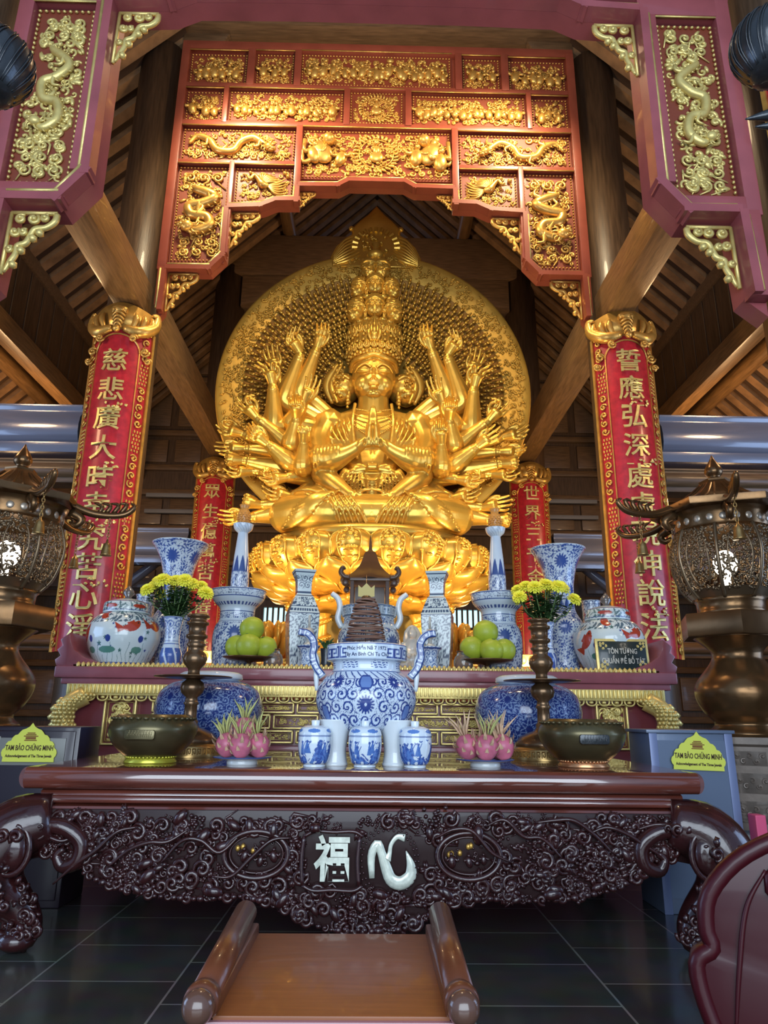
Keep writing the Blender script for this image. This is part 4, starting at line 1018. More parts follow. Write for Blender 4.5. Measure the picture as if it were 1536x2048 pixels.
# -- lotus throne
LT = A(0, 11.05, 2.92)
lt = thing('lotus_throne', 'broad gold lotus throne of curling petals under the seated statue', 'lotus throne', tuple(LT))
lt.scale = (1, 1, .75)
mb = MB()
lathe(mb, [(1.12, .05), (1.2, .2), (1.45, .55), (1.60, .85), (1.62, 1.02), (1.60, 1.06), (1.62, 1.09), (1.64, 1.2), (1.62, 1.29), (1.55, 1.31), (.2, 1.32)], 72)
mb.build('seat', GOLD, lt)
def petal(prof, w, th, half=.5, relief=False, curl=0.0):
    """curved petal along a radial profile [(r,z)], w = half-angle at its widest"""
    m = MB()
    P = crom(np.array(prof), 22)
    def f(u, v, off=0.0):
        i = np.clip((u * 21).round().astype(int), 0, 21); r = P[i, 0] + off; z = P[i, 1]
        wid = w * (np.sin(np.clip(u * .90 + .13, 0, 1) * PI) ** .55)
        x = (v - .5) * 2
        a = th - PI / 2 + x * wid
        rr = r - .10 * np.abs(x) ** 2.2 + .03 * np.cos(np.clip(np.abs(x) * 1.6, 0, 1.5) * 2) - curl * np.abs(x) ** 6 * -.08
        return np.stack([rr * np.cos(a), rr * np.sin(a), z], 0).transpose(1, 2, 0) if False else (rr * np.cos(a), rr * np.sin(a), z + 0 * a)
    grid(m, lambda u, v: f(u, v), 22, 17)
    back = MB(); grid(back, lambda u, v: f(u, v, -.06), 22, 17)
    m.f += [ff[:, ::-1] + m.n for ff in back.f]; m.v += back.v; m.c += back.c; m.n += back.n
    # raised rim
    us = np.linspace(.06, 1, 18)
    pts = []
    for u, x in [(u, 0.03) for u in us] + [(1.0, x) for x in np.linspace(.1, .9, 7)] + [(u, .97) for u in us[::-1]]:
        q = f(np.array([u]), np.array([x]), .008); pts.append([q[0][0], q[1][0], q[2][0]])
    tube(m, pts, .02, 6)
    if relief:
        for k in range(46):
            u = rnd.uniform(.30, .86); x = rnd.uniform(.25, .75)
            if abs(x - .5) > .30 * math.sin(min(1, (u - .2) / .7) * PI): continue
            q = f(np.array([u]), np.array([x]), .01); ell(m, (q[0][0], q[1][0], q[2][0]), (.036, .026, .03), euler(0, rnd.random() * 3, 0), 1)
        pts = []
        for t in np.linspace(0, 2 * PI, 27):
            q = f(np.array([.56 + .31 * math.sin(t)]), np.array([.5 + .27 * math.cos(t)]), .012); pts.append([q[0][0], q[1][0], q[2][0]])
        tube(m, pts, .018, 6, caps=False)
    return m
N = 20
for k in range(N):   # outer ring, tips just under the seat
    th = (k + .5) * 2 * PI / N
    petal([(1.20, .10), (1.58, .35), (1.86, .72), (1.90, .98), (1.84, 1.10), (1.74, 1.17)], .175, th, relief=True).build('petal', GOLD, lt)
for k in range(N):   # middle ring between them
    th = k * 2 * PI / N
    petal([(1.16, .06), (1.50, .22), (1.78, .38), (1.86, .52), (1.87, .62)], .165, th, relief=False).build('petal', GOLD, lt)
for k in range(20):  # short lower ring curling outwards
    th = (k + .5) * 2 * PI / 20
    petal([(1.10, .16), (1.30, .10), (1.52, .14), (1.62, .26), (1.60, .34)], .15, th).build('petal', GOLD, lt)
mb = MB()
lathe(mb, [(.85, -.25), (1.0, -.18), (1.22, -.10), (1.26, -.02), (1.20, .06), (1.1, .10)], 60)
for k in range(28):
    a = k * 2 * PI / 28; scroll(mb, 0, 0, 0, .06, 1, 0, .02) if False else ell(mb, (1.27 * math.cos(a), 1.27 * math.sin(a), -.02), (.08, .08, .09), None, 1)
mb.build('base_ring', GOLD, lt)
# -- pedestal under the throne
pd = thing('statue_pedestal', 'gilded pedestal with coiled dragon pillars below the lotus throne', 'pedestal', (0, 11.05, 0))
mb = MB(); bevbox(mb, -2.3, 2.3, -1.45, 1.45, 0, 1.95, .03); mb.build('plinth', REDL, pd, edge=40)
mb = MB(); bevbox(mb, -2.35, 2.35, -1.5, 1.5, 1.95, 2.12, .04)
for x in np.linspace(-2.2, 2.2, 34): ell(mb, (x, -1.5, 2.04), (.055, .04, .06))
mb.build('plinth_cap', GOLDP, pd, edge=40)
mb = MB(); lathe(mb, [(1.05, 2.12), (.95, 2.25), (.72, 2.35), (.72, 2.62), (.84, 2.725)], 48); mb.build('stem', mat('matt yellow gilding', (.42, .30, .09), .5, .3), pd)
for x, y in ((-.72, -.78), (.72, -.78), (-.95, .5), (.95, .5)):
    mb = MB(); lathe(mb, [(.15, 2.12), (.13, 2.2), (.10, 2.25), (.10, 2.62), (.16, 2.72)], 16, M=tm(x, y, 0))
    t = np.linspace(0, 1, 40)
    tube(mb, np.column_stack([x + .11 * np.cos(t * 14), y + .11 * np.sin(t * 14), 2.15 + .55 * t]), .045, 7)
    for k in range(40): ell(mb, (x + .15 * math.cos(t[k] * 14 + .1), y + .15 * math.sin(t[k] * 14 + .1), 2.16 + .55 * t[k]), .022, None, 1)
    mb.build('dragon_post', GOLD, pd)

# ================================================================ glaze painting helpers (colour belongs to the glaze)
WHT = A(.70, .77, .80); BLU = A(.030, .065, .30); BLK = A(.05, .07, .13)
def hsh(i, j, k=0): 
    x = np.sin(i * 127.1 + j * 311.7 + k * 74.7) * 43758.5453
    return x - np.floor(x)
def vines(th, z, R, cell, w=.16, leaf=True):
    """all-over tendril scroll as a mask"""
    n = max(3, round(2 * PI * R / cell)); u = (th % (2 * PI)) / (2 * PI) * n; v = z / cell
    j = np.floor(v); uu = u + .5 * (j % 2); i = np.floor(uu); im = i % n
    dx = uu - i - .5; dz = v - j - .5
    r = np.hypot(dx, dz); a = np.arctan2(dz, dx)
    sg = np.where(hsh(im, j) > .5, 1., -1.)
    f = r * 2.7 - sg * a / (2 * PI) + hsh(im, j, 3); f = np.abs(f - np.floor(f) - .5)
    m = (f < w) & (r < .55)
    if leaf:
        b = r * 5 + 2 * np.sin(a * 3 + hsh(im, j, 5) * 6) ; m |= (np.abs(np.sin(b * 1.7)) < .24) & (r > .33)
        m |= (r < .09)
    return m
def speck(th, z, R, cell, k=0.0):
    """fine dense leaf pattern"""
    u = th * R / cell; v = z / cell
    s = np.sin(u * 6.1 + 1.7 * np.sin(v * 4.3 + k)) * np.sin(v * 5.7 + 1.9 * np.sin(u * 3.7 + k)) + .5 * np.sin(u * 11.3 + 2 * np.sin(v * 9.1)) * np.sin(v * 12.7 + 2 * np.sin(u * 8.3))
    return s > .12
def flower(th, z, R, tc, zc, rad, n=14):
    du = (np.mod(th - tc + PI, 2 * PI) - PI) * R; dz = z - zc
    r = np.hypot(du, dz); a = np.arctan2(dz, du)
    return r < rad * (.58 + .42 * np.abs(np.cos(a * n / 2))), r
FRET = [((.1, .95), (.1, .08)), ((.1, .08), (.92, .08)), ((.92, .08), (.92, .80)), ((.92, .80), (.38, .80)), ((.38, .80), (.38, .38)), ((.38, .38), (.66, .38)), ((.1, .95), (.2, .95))]
def fret(u, v, w=.075):
    """key-fret, u and v in cells"""
    x = u - np.floor(u); m = np.zeros(x.shape, bool); y = v
    fl = np.floor(u).astype(int) % 2 == 1; x = np.where(fl, 1 - x, x)
    for (x0, y0), (x1, y1) in FRET:
        m |= (x > min(x0, x1) - w) & (x < max(x0, x1) + w) & (y > min(y0, y1) - w) & (y < max(y0, y1) + w)
    return m & (v > 0) & (v < 1)
def mixc(*layers, base=WHT, shape=None):
    C = np.broadcast_to(base, shape + (3,)).copy()
    for m, c in layers: C[m] = c
    return C
def band(z, a, b): return (z > a) & (z < b)
def lines(z, *zs, w=.003):
    m = np.zeros(z.shape, bool)
    for q in zs: m |= np.abs(z - q) < w
    return m
def porcelain(name, prof, paint, parent, n=220, res=170, sides=None, M=None, mat_=None, cap=True):
    mb = MB(); lathe(mb, prof, n, res, paint, M, cap, sides); return mb.build(name, mat_ or PORC, parent)

# ================================================================ the altar
ALZ = 1.75
al = thing('altar_table', 'long red altar with gold carved panels, carrying the porcelain in front of the statue', 'altar', (0, 7.2, 0))
mb = MB(); bevbox(mb, -2.92, 2.92, .12, 1.35, 0, 1.45, .01); mb.build('body', mat('wine red altar lacquer', (.17, .03, .035), .4, 0, .2), al, edge=40)
mb = MB()
bevbox(mb, -3.12, 3.12, -.02, 1.45, 1.635, ALZ, .02); bevbox(mb, -3.06, 3.06, .02, 1.42, 1.575, 1.64, .015)
mb.build('table_top', mat('rosy altar lacquer', (.27, .075, .085), .3, 0, .35, var=.12), al, edge=40)
mb = MB()   # row of little lotus petals along the front edge
n = 118
for i in range(n):
    x = -2.92 + 5.84 * (i + .5) / n
    ell(mb, (x, .0, ALZ + .01), (.023, .02, .036), None, 1); ell(mb, (x, -.012, ALZ + .005), (.012, .014, .02), None, 1)
bevbox(mb, -2.95, 2.95, .0, .03, ALZ - .03, ALZ + .02, .005)
mb.build('lotus_edging', GOLDP, al)
mb = MB()   # dentils and scallops
for i in range(150):
    x = -2.98 + 5.96 * (i + .5) / 150; bevbox(mb, x - .013, x + .013, .0, .05, 1.49, 1.575, .006)
bevbox(mb, -2.99, 2.99, .02, .1, 1.47, 1.58, .005)
mb.build('dentil_frieze', GOLDP, al, edge=40)
mb = MB()
for i in range(46):
    x = -2.95 + 5.9 * (i + .5) / 46
    t = np.linspace(0, PI, 9); tube(mb, np.column_stack([x - .052 * np.cos(t), 0 * t + .03, 1.475 - .055 * np.sin(t) ** .6]), .010, 5)
    ell(mb, (x, .04, 1.452), (.028, .02, .018), None, 1); tube(mb, [(x - .05, .03, 1.475), (x + .05, .03, 1.475)], .008, 5)
mb.build('scallop_frieze', GOLDP, al)
def altar_panel(x0, x1, z0, z1, seed, dens=1.0):
    f = MB(); y = .10
    for a, b, c, d in ((x0, x1, z0, z0 + .018), (x0, x1, z1 - .018, z1), (x0, x0 + .018, z0, z1), (x1 - .018, x1, z0, z1)): bevbox(f, a, b, y - .03, y + .03, c, d, .006)
    po = f.build('gilt_panel', GOLDP, al, edge=40); r = MB(); rg = random.Random(seed)
    h = z1 - z0; w = x1 - x0; i = .032
    for a, b, c, d in ((x0 + i, x1 - i, z0 + i, z0 + i + .006), (x0 + i, x1 - i, z1 - i - .006, z1 - i), (x0 + i, x0 + i + .006, z0 + i, z1 - i), (x1 - i - .006, x1 - i, z0 + i, z1 - i)): box(r, a, b, y + .0, y + .03, c, d)
    k = int(dens * w / h * 8) + 4
    for q in range(k):
        s = min(h, w) * rg.uniform(.10, .17)
        cx = rg.uniform(x0 + i + s, x1 - i - s); cz = rg.uniform(z0 + i + s * .8, z1 - i - s * .8)
        scroll(r, cx, cz, y + .02, s, rg.choice((-1, 1)), rg.random() * 6, s * .32, 5, 1.0)
        ell(r, (cx + rg.uniform(-s, s), y + .015, cz), (s * .5, .015, s * .3), euler(0, rg.random() * 3, 0), 1)
    r.build('gilt_carving', GOLDP, po)
sd = 0
for z0, z1, xs in ((1.315, 1.425, np.linspace(-2.16, 2.16, 10)), (1.165, 1.305, np.concatenate([[-2.16], np.linspace(-1.9, 1.9, 9), [2.16]])), (1.03, 1.155, np.linspace(-2.16, 2.16, 10))):
    for a, b in zip(xs[:-1], xs[1:]):
        altar_panel(a + .012, b - .012, z0, z1, sd); sd += 1
for q in (-1, 1):
    a, b = sorted((q * 2.30, q * 2.62)); altar_panel(a, b, 1.0, 1.44, 77 + q, 9.0)
    # scaled dragon leg at the end
    mb = MB(); P = crom(np.array([(q * 2.80, .04, 1.47), (q * 2.93, .0, 1.38), (q * 2.97, .0, 1.24), (q * 2.90, .0, 1.10), (q * 2.80, .0, .98)]), 16)
    tube(mb, P, np.linspace(.10, .085, 16), 10)
    for i in range(16):
        for j in range(7): 
            a = -PI / 2 + (j - 3) * .42 + (i % 2) * .2; ell(mb, P[i] + A(math.cos(a) * .098, math.sin(a) * .098, 0), (.022, .018, .024), None, 1)
    for i in range(1, 15, 2): ell(mb, P[i] + A(q * .11, 0, .01), (.06, .03, .035), euler(0, q * .5, 0), 1)
    mb.build('dragon_leg', GOLDP, al)
    # upturned scroll end
    pf = [(2.93, ALZ - .02), (3.02, ALZ - .02), (3.12, ALZ + .0), (3.14, ALZ + .06), (3.09, ALZ + .10), (3.13, ALZ + .16), (3.08, ALZ + .20), (3.11, ALZ + .26), (3.02, ALZ + .33), (3.0, ALZ + .24), (2.96, ALZ + .16), (2.85, ALZ + .09), (2.6, ALZ + .0)]
    mb = MB(); prism(mb, [(q * x, z) for x, z in pf], .0, 1.35, None, .012); mb.build('upturned_end', bpy.data.materials['rosy altar lacquer'], al, edge=40)
mb = MB(); bevbox(mb, -2.25, 2.25, .05, .15, .90, 1.01, .02)
for i in range(60): ell(mb, (-2.2 + 4.4 * (i + .5) / 60, .045, .955), (.03, .012, .02), euler(0, .5, 0), 1)
mb.build('base_moulding', bpy.data.materials['rosy altar lacquer'], al, edge=40)

# ---------------------------------------------------------------- porcelain and offerings on the altar
# lidded jars painted with red fish
def fishpaint(zl):
    rg = np.random.RandomState(4)
    F = [(.55, .40, .10, .4), (-.45, .53, .085, -.7), (-.95, .33, .11, 1.0), (1.35, .42, .10, .2), (2.4, .4, .1, .4), (-2.1, .4, .1, -.4), (3.1, .5, .09, .3)]
    def paint(th, z, r):
        C = np.broadcast_to(A(.66, .74, .72), th.shape + (3,)).copy(); R_ = .37
        sm = speck(th, z, R_, .10, 2.); C[sm & band(z, .45, .60)] = A(.10, .16, .20)
        for k in range(46):
            t0, z0, s = rg.uniform(-PI, PI), rg.uniform(.10, .58), rg.uniform(.008, .02)
            du = (np.mod(th - t0 + PI, 2 * PI) - PI) * R_; C[np.hypot(du, z - z0) < s * (1 + .4 * np.sin(5 * np.arctan2(z - z0, du)))] = A(.06, .15, .13) if k % 3 else A(.04, .07, .28)
        for k in range(40):  # water weeds
            t0 = -PI + k * 2 * PI / 40; du = (np.mod(th - t0 + PI, 2 * PI) - PI) * R_ + .012 * np.sin(z * 30 + k)
            C[(np.abs(du) < .003) & band(z, .05, .12 + .06 * (k % 3))] = A(.20, .30, .30)
        for t0, w_ in ((-.15, .10), (.75, .06), (-.75, .06), (1.9, .08), (-2.2, .09)):   # lotus pads
            du = (np.mod(th - t0 + PI, 2 * PI) - PI) * R_; C[(du / w_) ** 2 + ((z - .17) / .034) ** 2 < 1] = A(.10, .26, .20)
            C[np.hypot(du - .02, (z - .28) * .8) < .028] = A(.03, .06, .26)
        for t0, z0, s, rot in F:
            du = (np.mod(th - t0 + PI, 2 * PI) - PI) * R_; dz = z - z0; x = du * math.cos(rot) + dz * math.sin(rot); y = -du * math.sin(rot) + dz * math.cos(rot)
            y = y - .25 * x * x / s
            m = (x / s) ** 2 + (y / (s * .42)) ** 2 < 1; m |= (x < -s * .7) & (x > -s * 1.55) & (np.abs(y) < -(x + s * .6) * .62) ; m |= (np.abs(x) < s * .4) & (y > 0) & (y < s * .62)
            C[m] = A(.46, .055, .025)
            C[np.hypot(x - s * .7, y - s * .08) < s * .09] = A(.05, .03, .03)
        C[lines(z, .045, .60, .035, w=.004)] = A(.05, .08, .30); C[band(z, .012, .04) & (np.sin(th * 40) > 0)] = A(.05, .09, .35)
        return C
    return paint
def ginger(label, x, y):
    t = thing('lidded_jar', label, 'jar', (x, y, ALZ), group='lidded jars painted with red fish')
    porcelain('body', [(.24, 0), (.26, .01), (.27, .05), (.33, .17), (.372, .31), (.36, .43), (.29, .53), (.22, .57), (.205, .585)], fishpaint(0), t, 420, 200)
    def lp(th, z, r):
        C = np.broadcast_to(A(.66, .74, .72), th.shape + (3,)).copy()
        C[speck(th, z, .22, .08, 1.) & band(z, .585, .68)] = A(.12, .20, .20)
        for t0 in (-.4, .9, 2.2, -1.8):
            du = (np.mod(th - t0 + PI, 2 * PI) - PI) * .22; C[(du / .07) ** 2 + ((z - .635) / .022) ** 2 < 1] = A(.46, .055, .025)
        C[lines(z, .59, .685, w=.004)] = A(.05, .08, .30); return C
    lid = porcelain('lid', [(.235, .57), (.24, .58), (.235, .66), (.21, .69), (.10, .725), (.03, .73)], lp, t, 240, 60)
    mb = MB(); lathe(mb, [(.045, .725), (.05, .735), (.03, .75), (.06, .79), (.055, .82), (.02, .86), (.004, .88)], 24); mb.build('knob', mat('dark glazed knob', (.16, .14, .13), .2, .2, .5) if 'dark glazed knob' not in bpy.data.materials else bpy.data.materials['dark glazed knob'], lid)
    return t
ginger('round lidded porcelain jar with red fish, uncovered in full view on the altar', -2.60, 7.56)
ginger('round lidded porcelain jar with red fish, standing behind the black sign', 2.60, 7.62)
# tall flared vases
def gupaint(th, z, r):
    m = speck(th, z, .2, .055)
    f = np.zeros(th.shape, bool); ring = f.copy()
    for zc in (1.27, .95, .52):
        for k in range(5):
            a, rr = flower(th, z, np.maximum(r, .05), -.1 + k * 2 * PI / 5 + (.6 if zc == .95 else 0), zc, .085, 14); f |= a; ring |= (rr < .10)
    m = (m & ~ring) | f
    z1 = band(z, .68, .76); pet = band(z, .76, .86)
    m = np.where(z1, fret(th * 26 / (2 * PI) * 1.0, (z - .68) / .08), m)
    m = np.where(pet, (np.abs(np.sin(th * 7)) > (z - .76) / .10), m)
    m |= lines(z, .68, .76, 1.43, .03, w=.004)
    C = mixc((m, A(.05, .10, .33)), base=A(.60, .69, .78), shape=th.shape); C[z > 1.448] = WHT
    return C
def gu(label, x, y):
    t = thing('flared_vase', label, 'vase', (x, y, ALZ), group='flared blue and white vases')
    porcelain('body', [(.18, 0), (.20, .02), (.20, .05), (.17, .12), (.19, .30), (.235, .48), (.235, .58), (.17, .70), (.155, .78), (.155, .92), (.165, 1.06), (.20, 1.22), (.26, 1.36), (.315, 1.44), (.318, 1.455), (.30, 1.452)], gupaint, t, 260, 260)
gu('trumpet mouthed blue and white vase rising behind yellow flowers, left of the statue', -2.21, 7.99)
gu('trumpet mouthed blue and white vase rising behind yellow flowers, right of the statue', 2.20, 7.99)
# cylindrical necked vases behind the fish jars
def roupaint(th, z, r):
    m = vines(th, z, .17, .10, .17); m |= lines(z, .86, .80, .60, .03, w=.006)
    return mixc((m, A(.06, .10, .22)), base=A(.62, .70, .74), shape=th.shape)
for lab, x in (('slim necked blue and white vase half hidden behind the uncovered fish jar', -2.66), ('slim necked blue and white vase half hidden behind the fish jar with the black sign', 2.66)):
    t = thing('necked_vase', lab, 'vase', (x, 8.34, ALZ), group='slim necked vases')
    porcelain('body', [(.18, 0), (.19, .03), (.22, .25), (.215, .50), (.16, .62), (.11, .66), (.11, .88), (.125, .90), (.115, .905)], roupaint, t, 180, 150)
# tall porcelain candle pillars
def pilpaint(th, z, r):
    m = speck(th, z, .24, .055, 1.) & band(z, .05, .52)
    f = np.zeros(th.shape, bool); rg = f.copy()
    for k in range(4):
        a, rr = flower(th, z, .25, k * PI / 2 + .1, .40, .085); f |= a; rg |= rr < .10
    m = (m & ~rg) | f
    m |= band(z, .56, .62) & speck(th, z, .2, .04); m |= band(z, .705, .735) & (np.sin(th * 36) > -.2)
    m |= band(z, .80, .87) & (np.abs(np.sin(th * 4)) > .25) & vines(th, z, .28, .07, .10, False)
    m |= band(z, .90, 1.10) & speck(th, z, .1, .035); m |= band(z, 1.10, 1.27) & (np.abs(np.sin(th * 4)) > (z - 1.10) / .18)
    m |= lines(z, .53, .64, .875, .795, 1.10, w=.004); m |= band(z, 1.56, 1.66) & (np.abs(np.sin(th * 9 + z * 60)) < .12)
    return mixc((m, A(.05, .09, .27)), base=A(.60, .69, .76), shape=th.shape)
def pillar(label, x):
    t = thing('porcelain_candle_stand', label, 'candle holder', (x, 7.85, ALZ), group='porcelain candle pillars')
    porcelain('body', [(.22, 0), (.235, .02), (.25, .2), (.255, .36), (.235, .48), (.195, .55), (.19, .64), (.20, .69), (.24, .73), (.285, .79), (.305, .865), (.30, .885), (.20, .87), (.11, .89), (.102, .92), (.098, 1.10), (.075, 1.35), (.058, 1.54), (.06, 1.56), (.10, 1.60), (.115, 1.65), (.11, 1.66), (.05, 1.655)], pilpaint, t, 220, 300)
    mb = MB(); lathe(mb, [(.045, 1.65), (.062, 1.69), (.072, 1.75), (.066, 1.81), (.045, 1.84), (.05, 1.87), (.062, 1.895), (.05, 1.90)], 20)
    for i in range(6):
        for j in range(10):
            a = (j + .5 * (i % 2)) * 2 * PI / 10; rr = (.066, .072, .073, .07, .06, .05)[i]; ell(mb, (rr * math.cos(a), rr * math.sin(a), 1.69 + .026 * i), (.014, .014, .013), None, 1)
    mb.build('pineapple_finial', PINEA, t)
    mb = MB(); c = text_mb('Tây An Tự\nBình Chánh', .026, .001); 
    V = np.concatenate(c.v); a = V[:, 0] / .30; V2 = np.column_stack([np.sin(a) * .304, -np.cos(a) * .304, V[:, 2] + .836])
    mb.v = [V2]; mb.f = c.f; mb.c = c.c; mb.n = c.n; mb.build('lettering', BLUET, t, smooth=False)
pillar('tall porcelain candle pillar with orange pineapple finial, left of the throne', -1.47)
pillar('tall porcelain candle pillar with orange pineapple finial, right of the throne', 1.45)
# second censer
def cen2paint(th, z, r):
    m = speck(th, z, .34, .05, .5) & band(z, .06, .46); f = np.zeros(th.shape, bool); rg = f.copy()
    for k in range(4):
        a, rr = flower(th, z, .34, k * PI / 2 + .86, .30, .10); f |= a; rg |= rr < .12
    m = (m & ~rg) | f; m |= band(z, .50, .58) & vines(th, z, .28, .08); fr = fret(th * 28 / (2 * PI), (z - .605) / .085)
    C = mixc((m, A(.06, .10, .26)), (band(z, .59, .71), A(.12, .18, .27)), (fr, A(.45, .54, .58)), base=A(.50, .60, .66), shape=th.shape); return C
t = thing('censer', 'smaller blue and white censer behind the incense coil on the altar', 'censer', (0, 7.78, ALZ))
porcelain('body', [(.20, 0), (.24, .03), (.31, .14), (.345, .28), (.33, .42), (.29, .50), (.28, .58), (.30, .60), (.305, .70), (.29, .705), (.25, .66), (.05, .55)], cen2paint, t, 260, 190)
for q in (-1, 1):
    mb = MB(); tube(mb, [(q * .30, 0, .48), (q * .345, 0, .58), (q * .325, 0, .70), (q * .35, 0, .80), (q * .42, 0, .86)], [.034, .036, .034, .034, .03], 10, 24, flat=(1, 1.4)); mb.build('handle', WHITEP, t)
# incense coil on its thin stand
t = thing('incense_coil', 'cone of coiled brown incense hanging in front of the smaller censer', 'incense', (-.03, 7.235, ALZ))
mb = MB(); k = np.linspace(0, 1, 500); a = k * 2 * PI * 18; rr = .065 + .135 * k ** .6
tube(mb, np.column_stack([rr * np.cos(a), rr * np.sin(a) * .9, .72 - .43 * k ** 1.15 + .008 * np.sin(a * 1.3)]), .0085, 6); mb.build('coil', INCENSE, t)
mb = MB(); lathe(mb, [(.055, .69), (.05, .735), (.02, .75)], 14); tube(mb, [(0, 0, .02), (0, 0, .97)], .005, 6); lathe(mb, [(.07, 0), (.07, .012), (.01, .02)], 20); mb.build('stand_rod', CBRASS, t)
mb = MB(); prism(mb, [(-.085, .86), (-.085, .74), (-.05, .735), (-.03, .75), (.03, .75), (.05, .735), (.085, .74), (.085, .86), (.05, .83), (.03, .85), (0, .88), (-.03, .85), (-.05, .83)], -.012, -.004); mb.build('tag', mat('pale yellow tag', (.62, .50, .16), .5), t, smooth=False)
# little wooden pavilion
t = thing('wooden_pavilion', 'small dark wooden pavilion with curled eaves behind the smaller censer', 'pavilion', (0, 8.42, ALZ))
t.scale = (.84, .84, 1)
PW = mat('dark pavilion wood', (.075, .035, .018), .4, 0, .2)
mb = MB()
lv = [(.29, 1.12), (.25, 1.17), (.16, 1.25), (.10, 1.34), (.075, 1.42), (.055, 1.48), (.02, 1.52), (.012, 1.62), (.002, 1.70)]
lathe(mb, lv, 4 * 8, 40, sides=4, M=tm(0, 0, 0, 1, 0, 0, PI / 4)); bevbox(mb, -.30, .30, -.30, .30, 1.085, 1.125, .01)
mb.build('roof', PW, t, edge=40)
mb = MB()
for x, y in ((-.25, -.25), (.25, -.25), (-.25, .25), (.25, .25)): bevbox(mb, x - .027, x + .027, y - .027, y + .027, 0, 1.1, .005)
bevbox(mb, -.32, .32, -.32, .32, 0, .05, .01); mb.build('frame', PW, t, edge=40)
for q in (-1, 1):
    for y in (-.3, .3):
        mb = MB(); tube(mb, [(q * .28, y, 1.12), (q * .36, y, 1.13), (q * .41, y, 1.18), (q * .385, y, 1.235), (q * .345, y, 1.22)], [.03, .035, .035, .03, .012], 8, 18); ell(mb, (q * .345, y, 1.06), (.05, .02, .045)); mb.build('eave_scroll', PW, t)
mb = MB(); box(mb, -.22, .22, .24, .245, .88, 1.085); mb.build('back_panel', mat('grey panel', (.20, .19, .18), .5), t, smooth=False)
# square section vases
def sqpaint(th, z, r):
    m = vines(th, z, .15, .085, .15) & band(z, .05, .62); m |= band(z, .70, .80) & speck(th, z, .14, .04); m |= band(z, .64, .67) & (np.sin(th * 40) > -.2)
    m |= vines(th, z, .1, .075, .15) & band(z, .90, 1.05); m |= band(z, .845, .87); m |= lines(z, .62, .69, .82, 1.08, w=.005)
    return mixc((m, A(.05, .08, .14)), base=A(.60, .70, .70), shape=th.shape)
for lab, x, rz in (('square blue and white vase with narrow neck, left of the incense coil', -.74, .25), ('square blue and white vase with narrow neck, right of the incense coil', .76, -.2)):
    t = thing('square_vase', lab, 'vase', (x, 7.78, ALZ), rz, group='square blue and white vases')
    porcelain('body', [(.125, 0), (.13, .01), (.155, .35), (.165, .60), (.16, .64), (.105, .80), (.08, .84), (.078, .90), (.085, 1.0), (.115, 1.09), (.12, 1.11), (.10, 1.11)], sqpaint, t, 160, 200, sides=4)
# small cups with crystal balls
def cuppaint(th, z, r): return mixc((vines(th, z, .09, .07, .16), A(.06, .12, .32)), (lines(z, .225, w=.008), A(.05, .09, .25)), base=A(.58, .68, .76), shape=th.shape)
for lab, x in (('small blue and white cup stand in front of the square vase left of the coil', -.62), ('small blue and white cup stand in front of the square vase right of the coil', .64)):
    t = thing('cup_stand', lab, 'cup', (x, 7.36, ALZ), group='small cup stands')
    porcelain('cup', [(.10, 0), (.105, .01), (.085, .06), (.075, .13), (.09, .19), (.115, .225), (.118, .24), (.10, .24)], cuppaint, t, 120, 60)
    mb = MB(); lathe(mb, [(.07, .235), (.05, .26), (.025, .28), (.02, .33)], 20); ell(mb, (0, 0, .375), (.05, .05, .055), None, 3); lathe(mb, [(.014, .42), (.012, .55), (.003, .56)], 10); mb.build('crystal_ball', CRYST, t)
# smoky glass jars
for lab, x in (('small smoky glass jar left of the coil, beside the pomelo dish', -.985), ('small smoky glass jar right of the coil, beside the pomelo dish', .99)):
    t = thing('glass_jar', lab, 'jar', (x, 7.42, ALZ), group='smoky glass jars')
    mb = MB(); lathe(mb, [(.075, 0), (.095, .03), (.10, .10), (.085, .15), (.062, .17), (.062, .20), (.068, .205), (.055, .20), (.08, .14), (.09, .08), (.07, .03), (.01, .02)], 32, 40); mb.build('jar_body', GLASS, t)
    mb = MB(); lathe(mb, [(.064, .196), (.070, .203), (.064, .21)], 32, caps=False); mb.build('rim', CBRASS, t)
# crystal figurine and a small dark cup
t = thing('crystal_figurine', 'pale frosted seated figurine between the coil and the square vase', 'figurine', (.47, 7.60, ALZ))
mb = MB(); ell(mb, (0, 0, .12), (.14, .10, .09)); ell(mb, (0, .01, .24), (.10, .07, .14)); ell(mb, (0, -.01, .40), (.05, .05, .065)); ell(mb, (0, .03, .34), (.105, .03, .17)); ell(mb, (0, .0, .46), (.025, .025, .025)); lathe(mb, [(.15, 0), (.15, .03), (.12, .05)], 24)
for q in (-1, 1): tube(mb, [(q * .09, 0, .30), (q * .12, -.04, .2), (q * .02, -.1, .16)], [.035, .035, .025], 8, 10); tube(mb, [(q * .13, -.05, .07), (q * .04, -.12, .06)], .05, 8)
mb.build('figure', CRYST, t, remesh=.008, smoothing=1)
mb = MB(); bevbox(mb, -.12, .12, -.1, .1, -.0, .02, .004); mb.build('base_slab', CBRASS, t)
t = thing('incense_cup', 'small dark incense cup with green sprigs left of the big censer rim', 'cup', (-.44, 7.42, ALZ))
mb = MB(); lathe(mb, [(.05, 0), (.06, .02), (.05, .10), (.06, .2), (.062, .22), (.05, .21)], 24); mb.build('cup', BLACKB, t)
mb = MB()
for k in range(9): a = k * .7; tube(mb, [(0, 0, .18), (.05 * math.cos(a), .05 * math.sin(a), .28), (.10 * math.cos(a), .10 * math.sin(a), .26 + .03 * (k % 3))], [.006, .016, .004], 5, 6, flat=(2, .5))
mb.build('sprig', LEAFG, t)
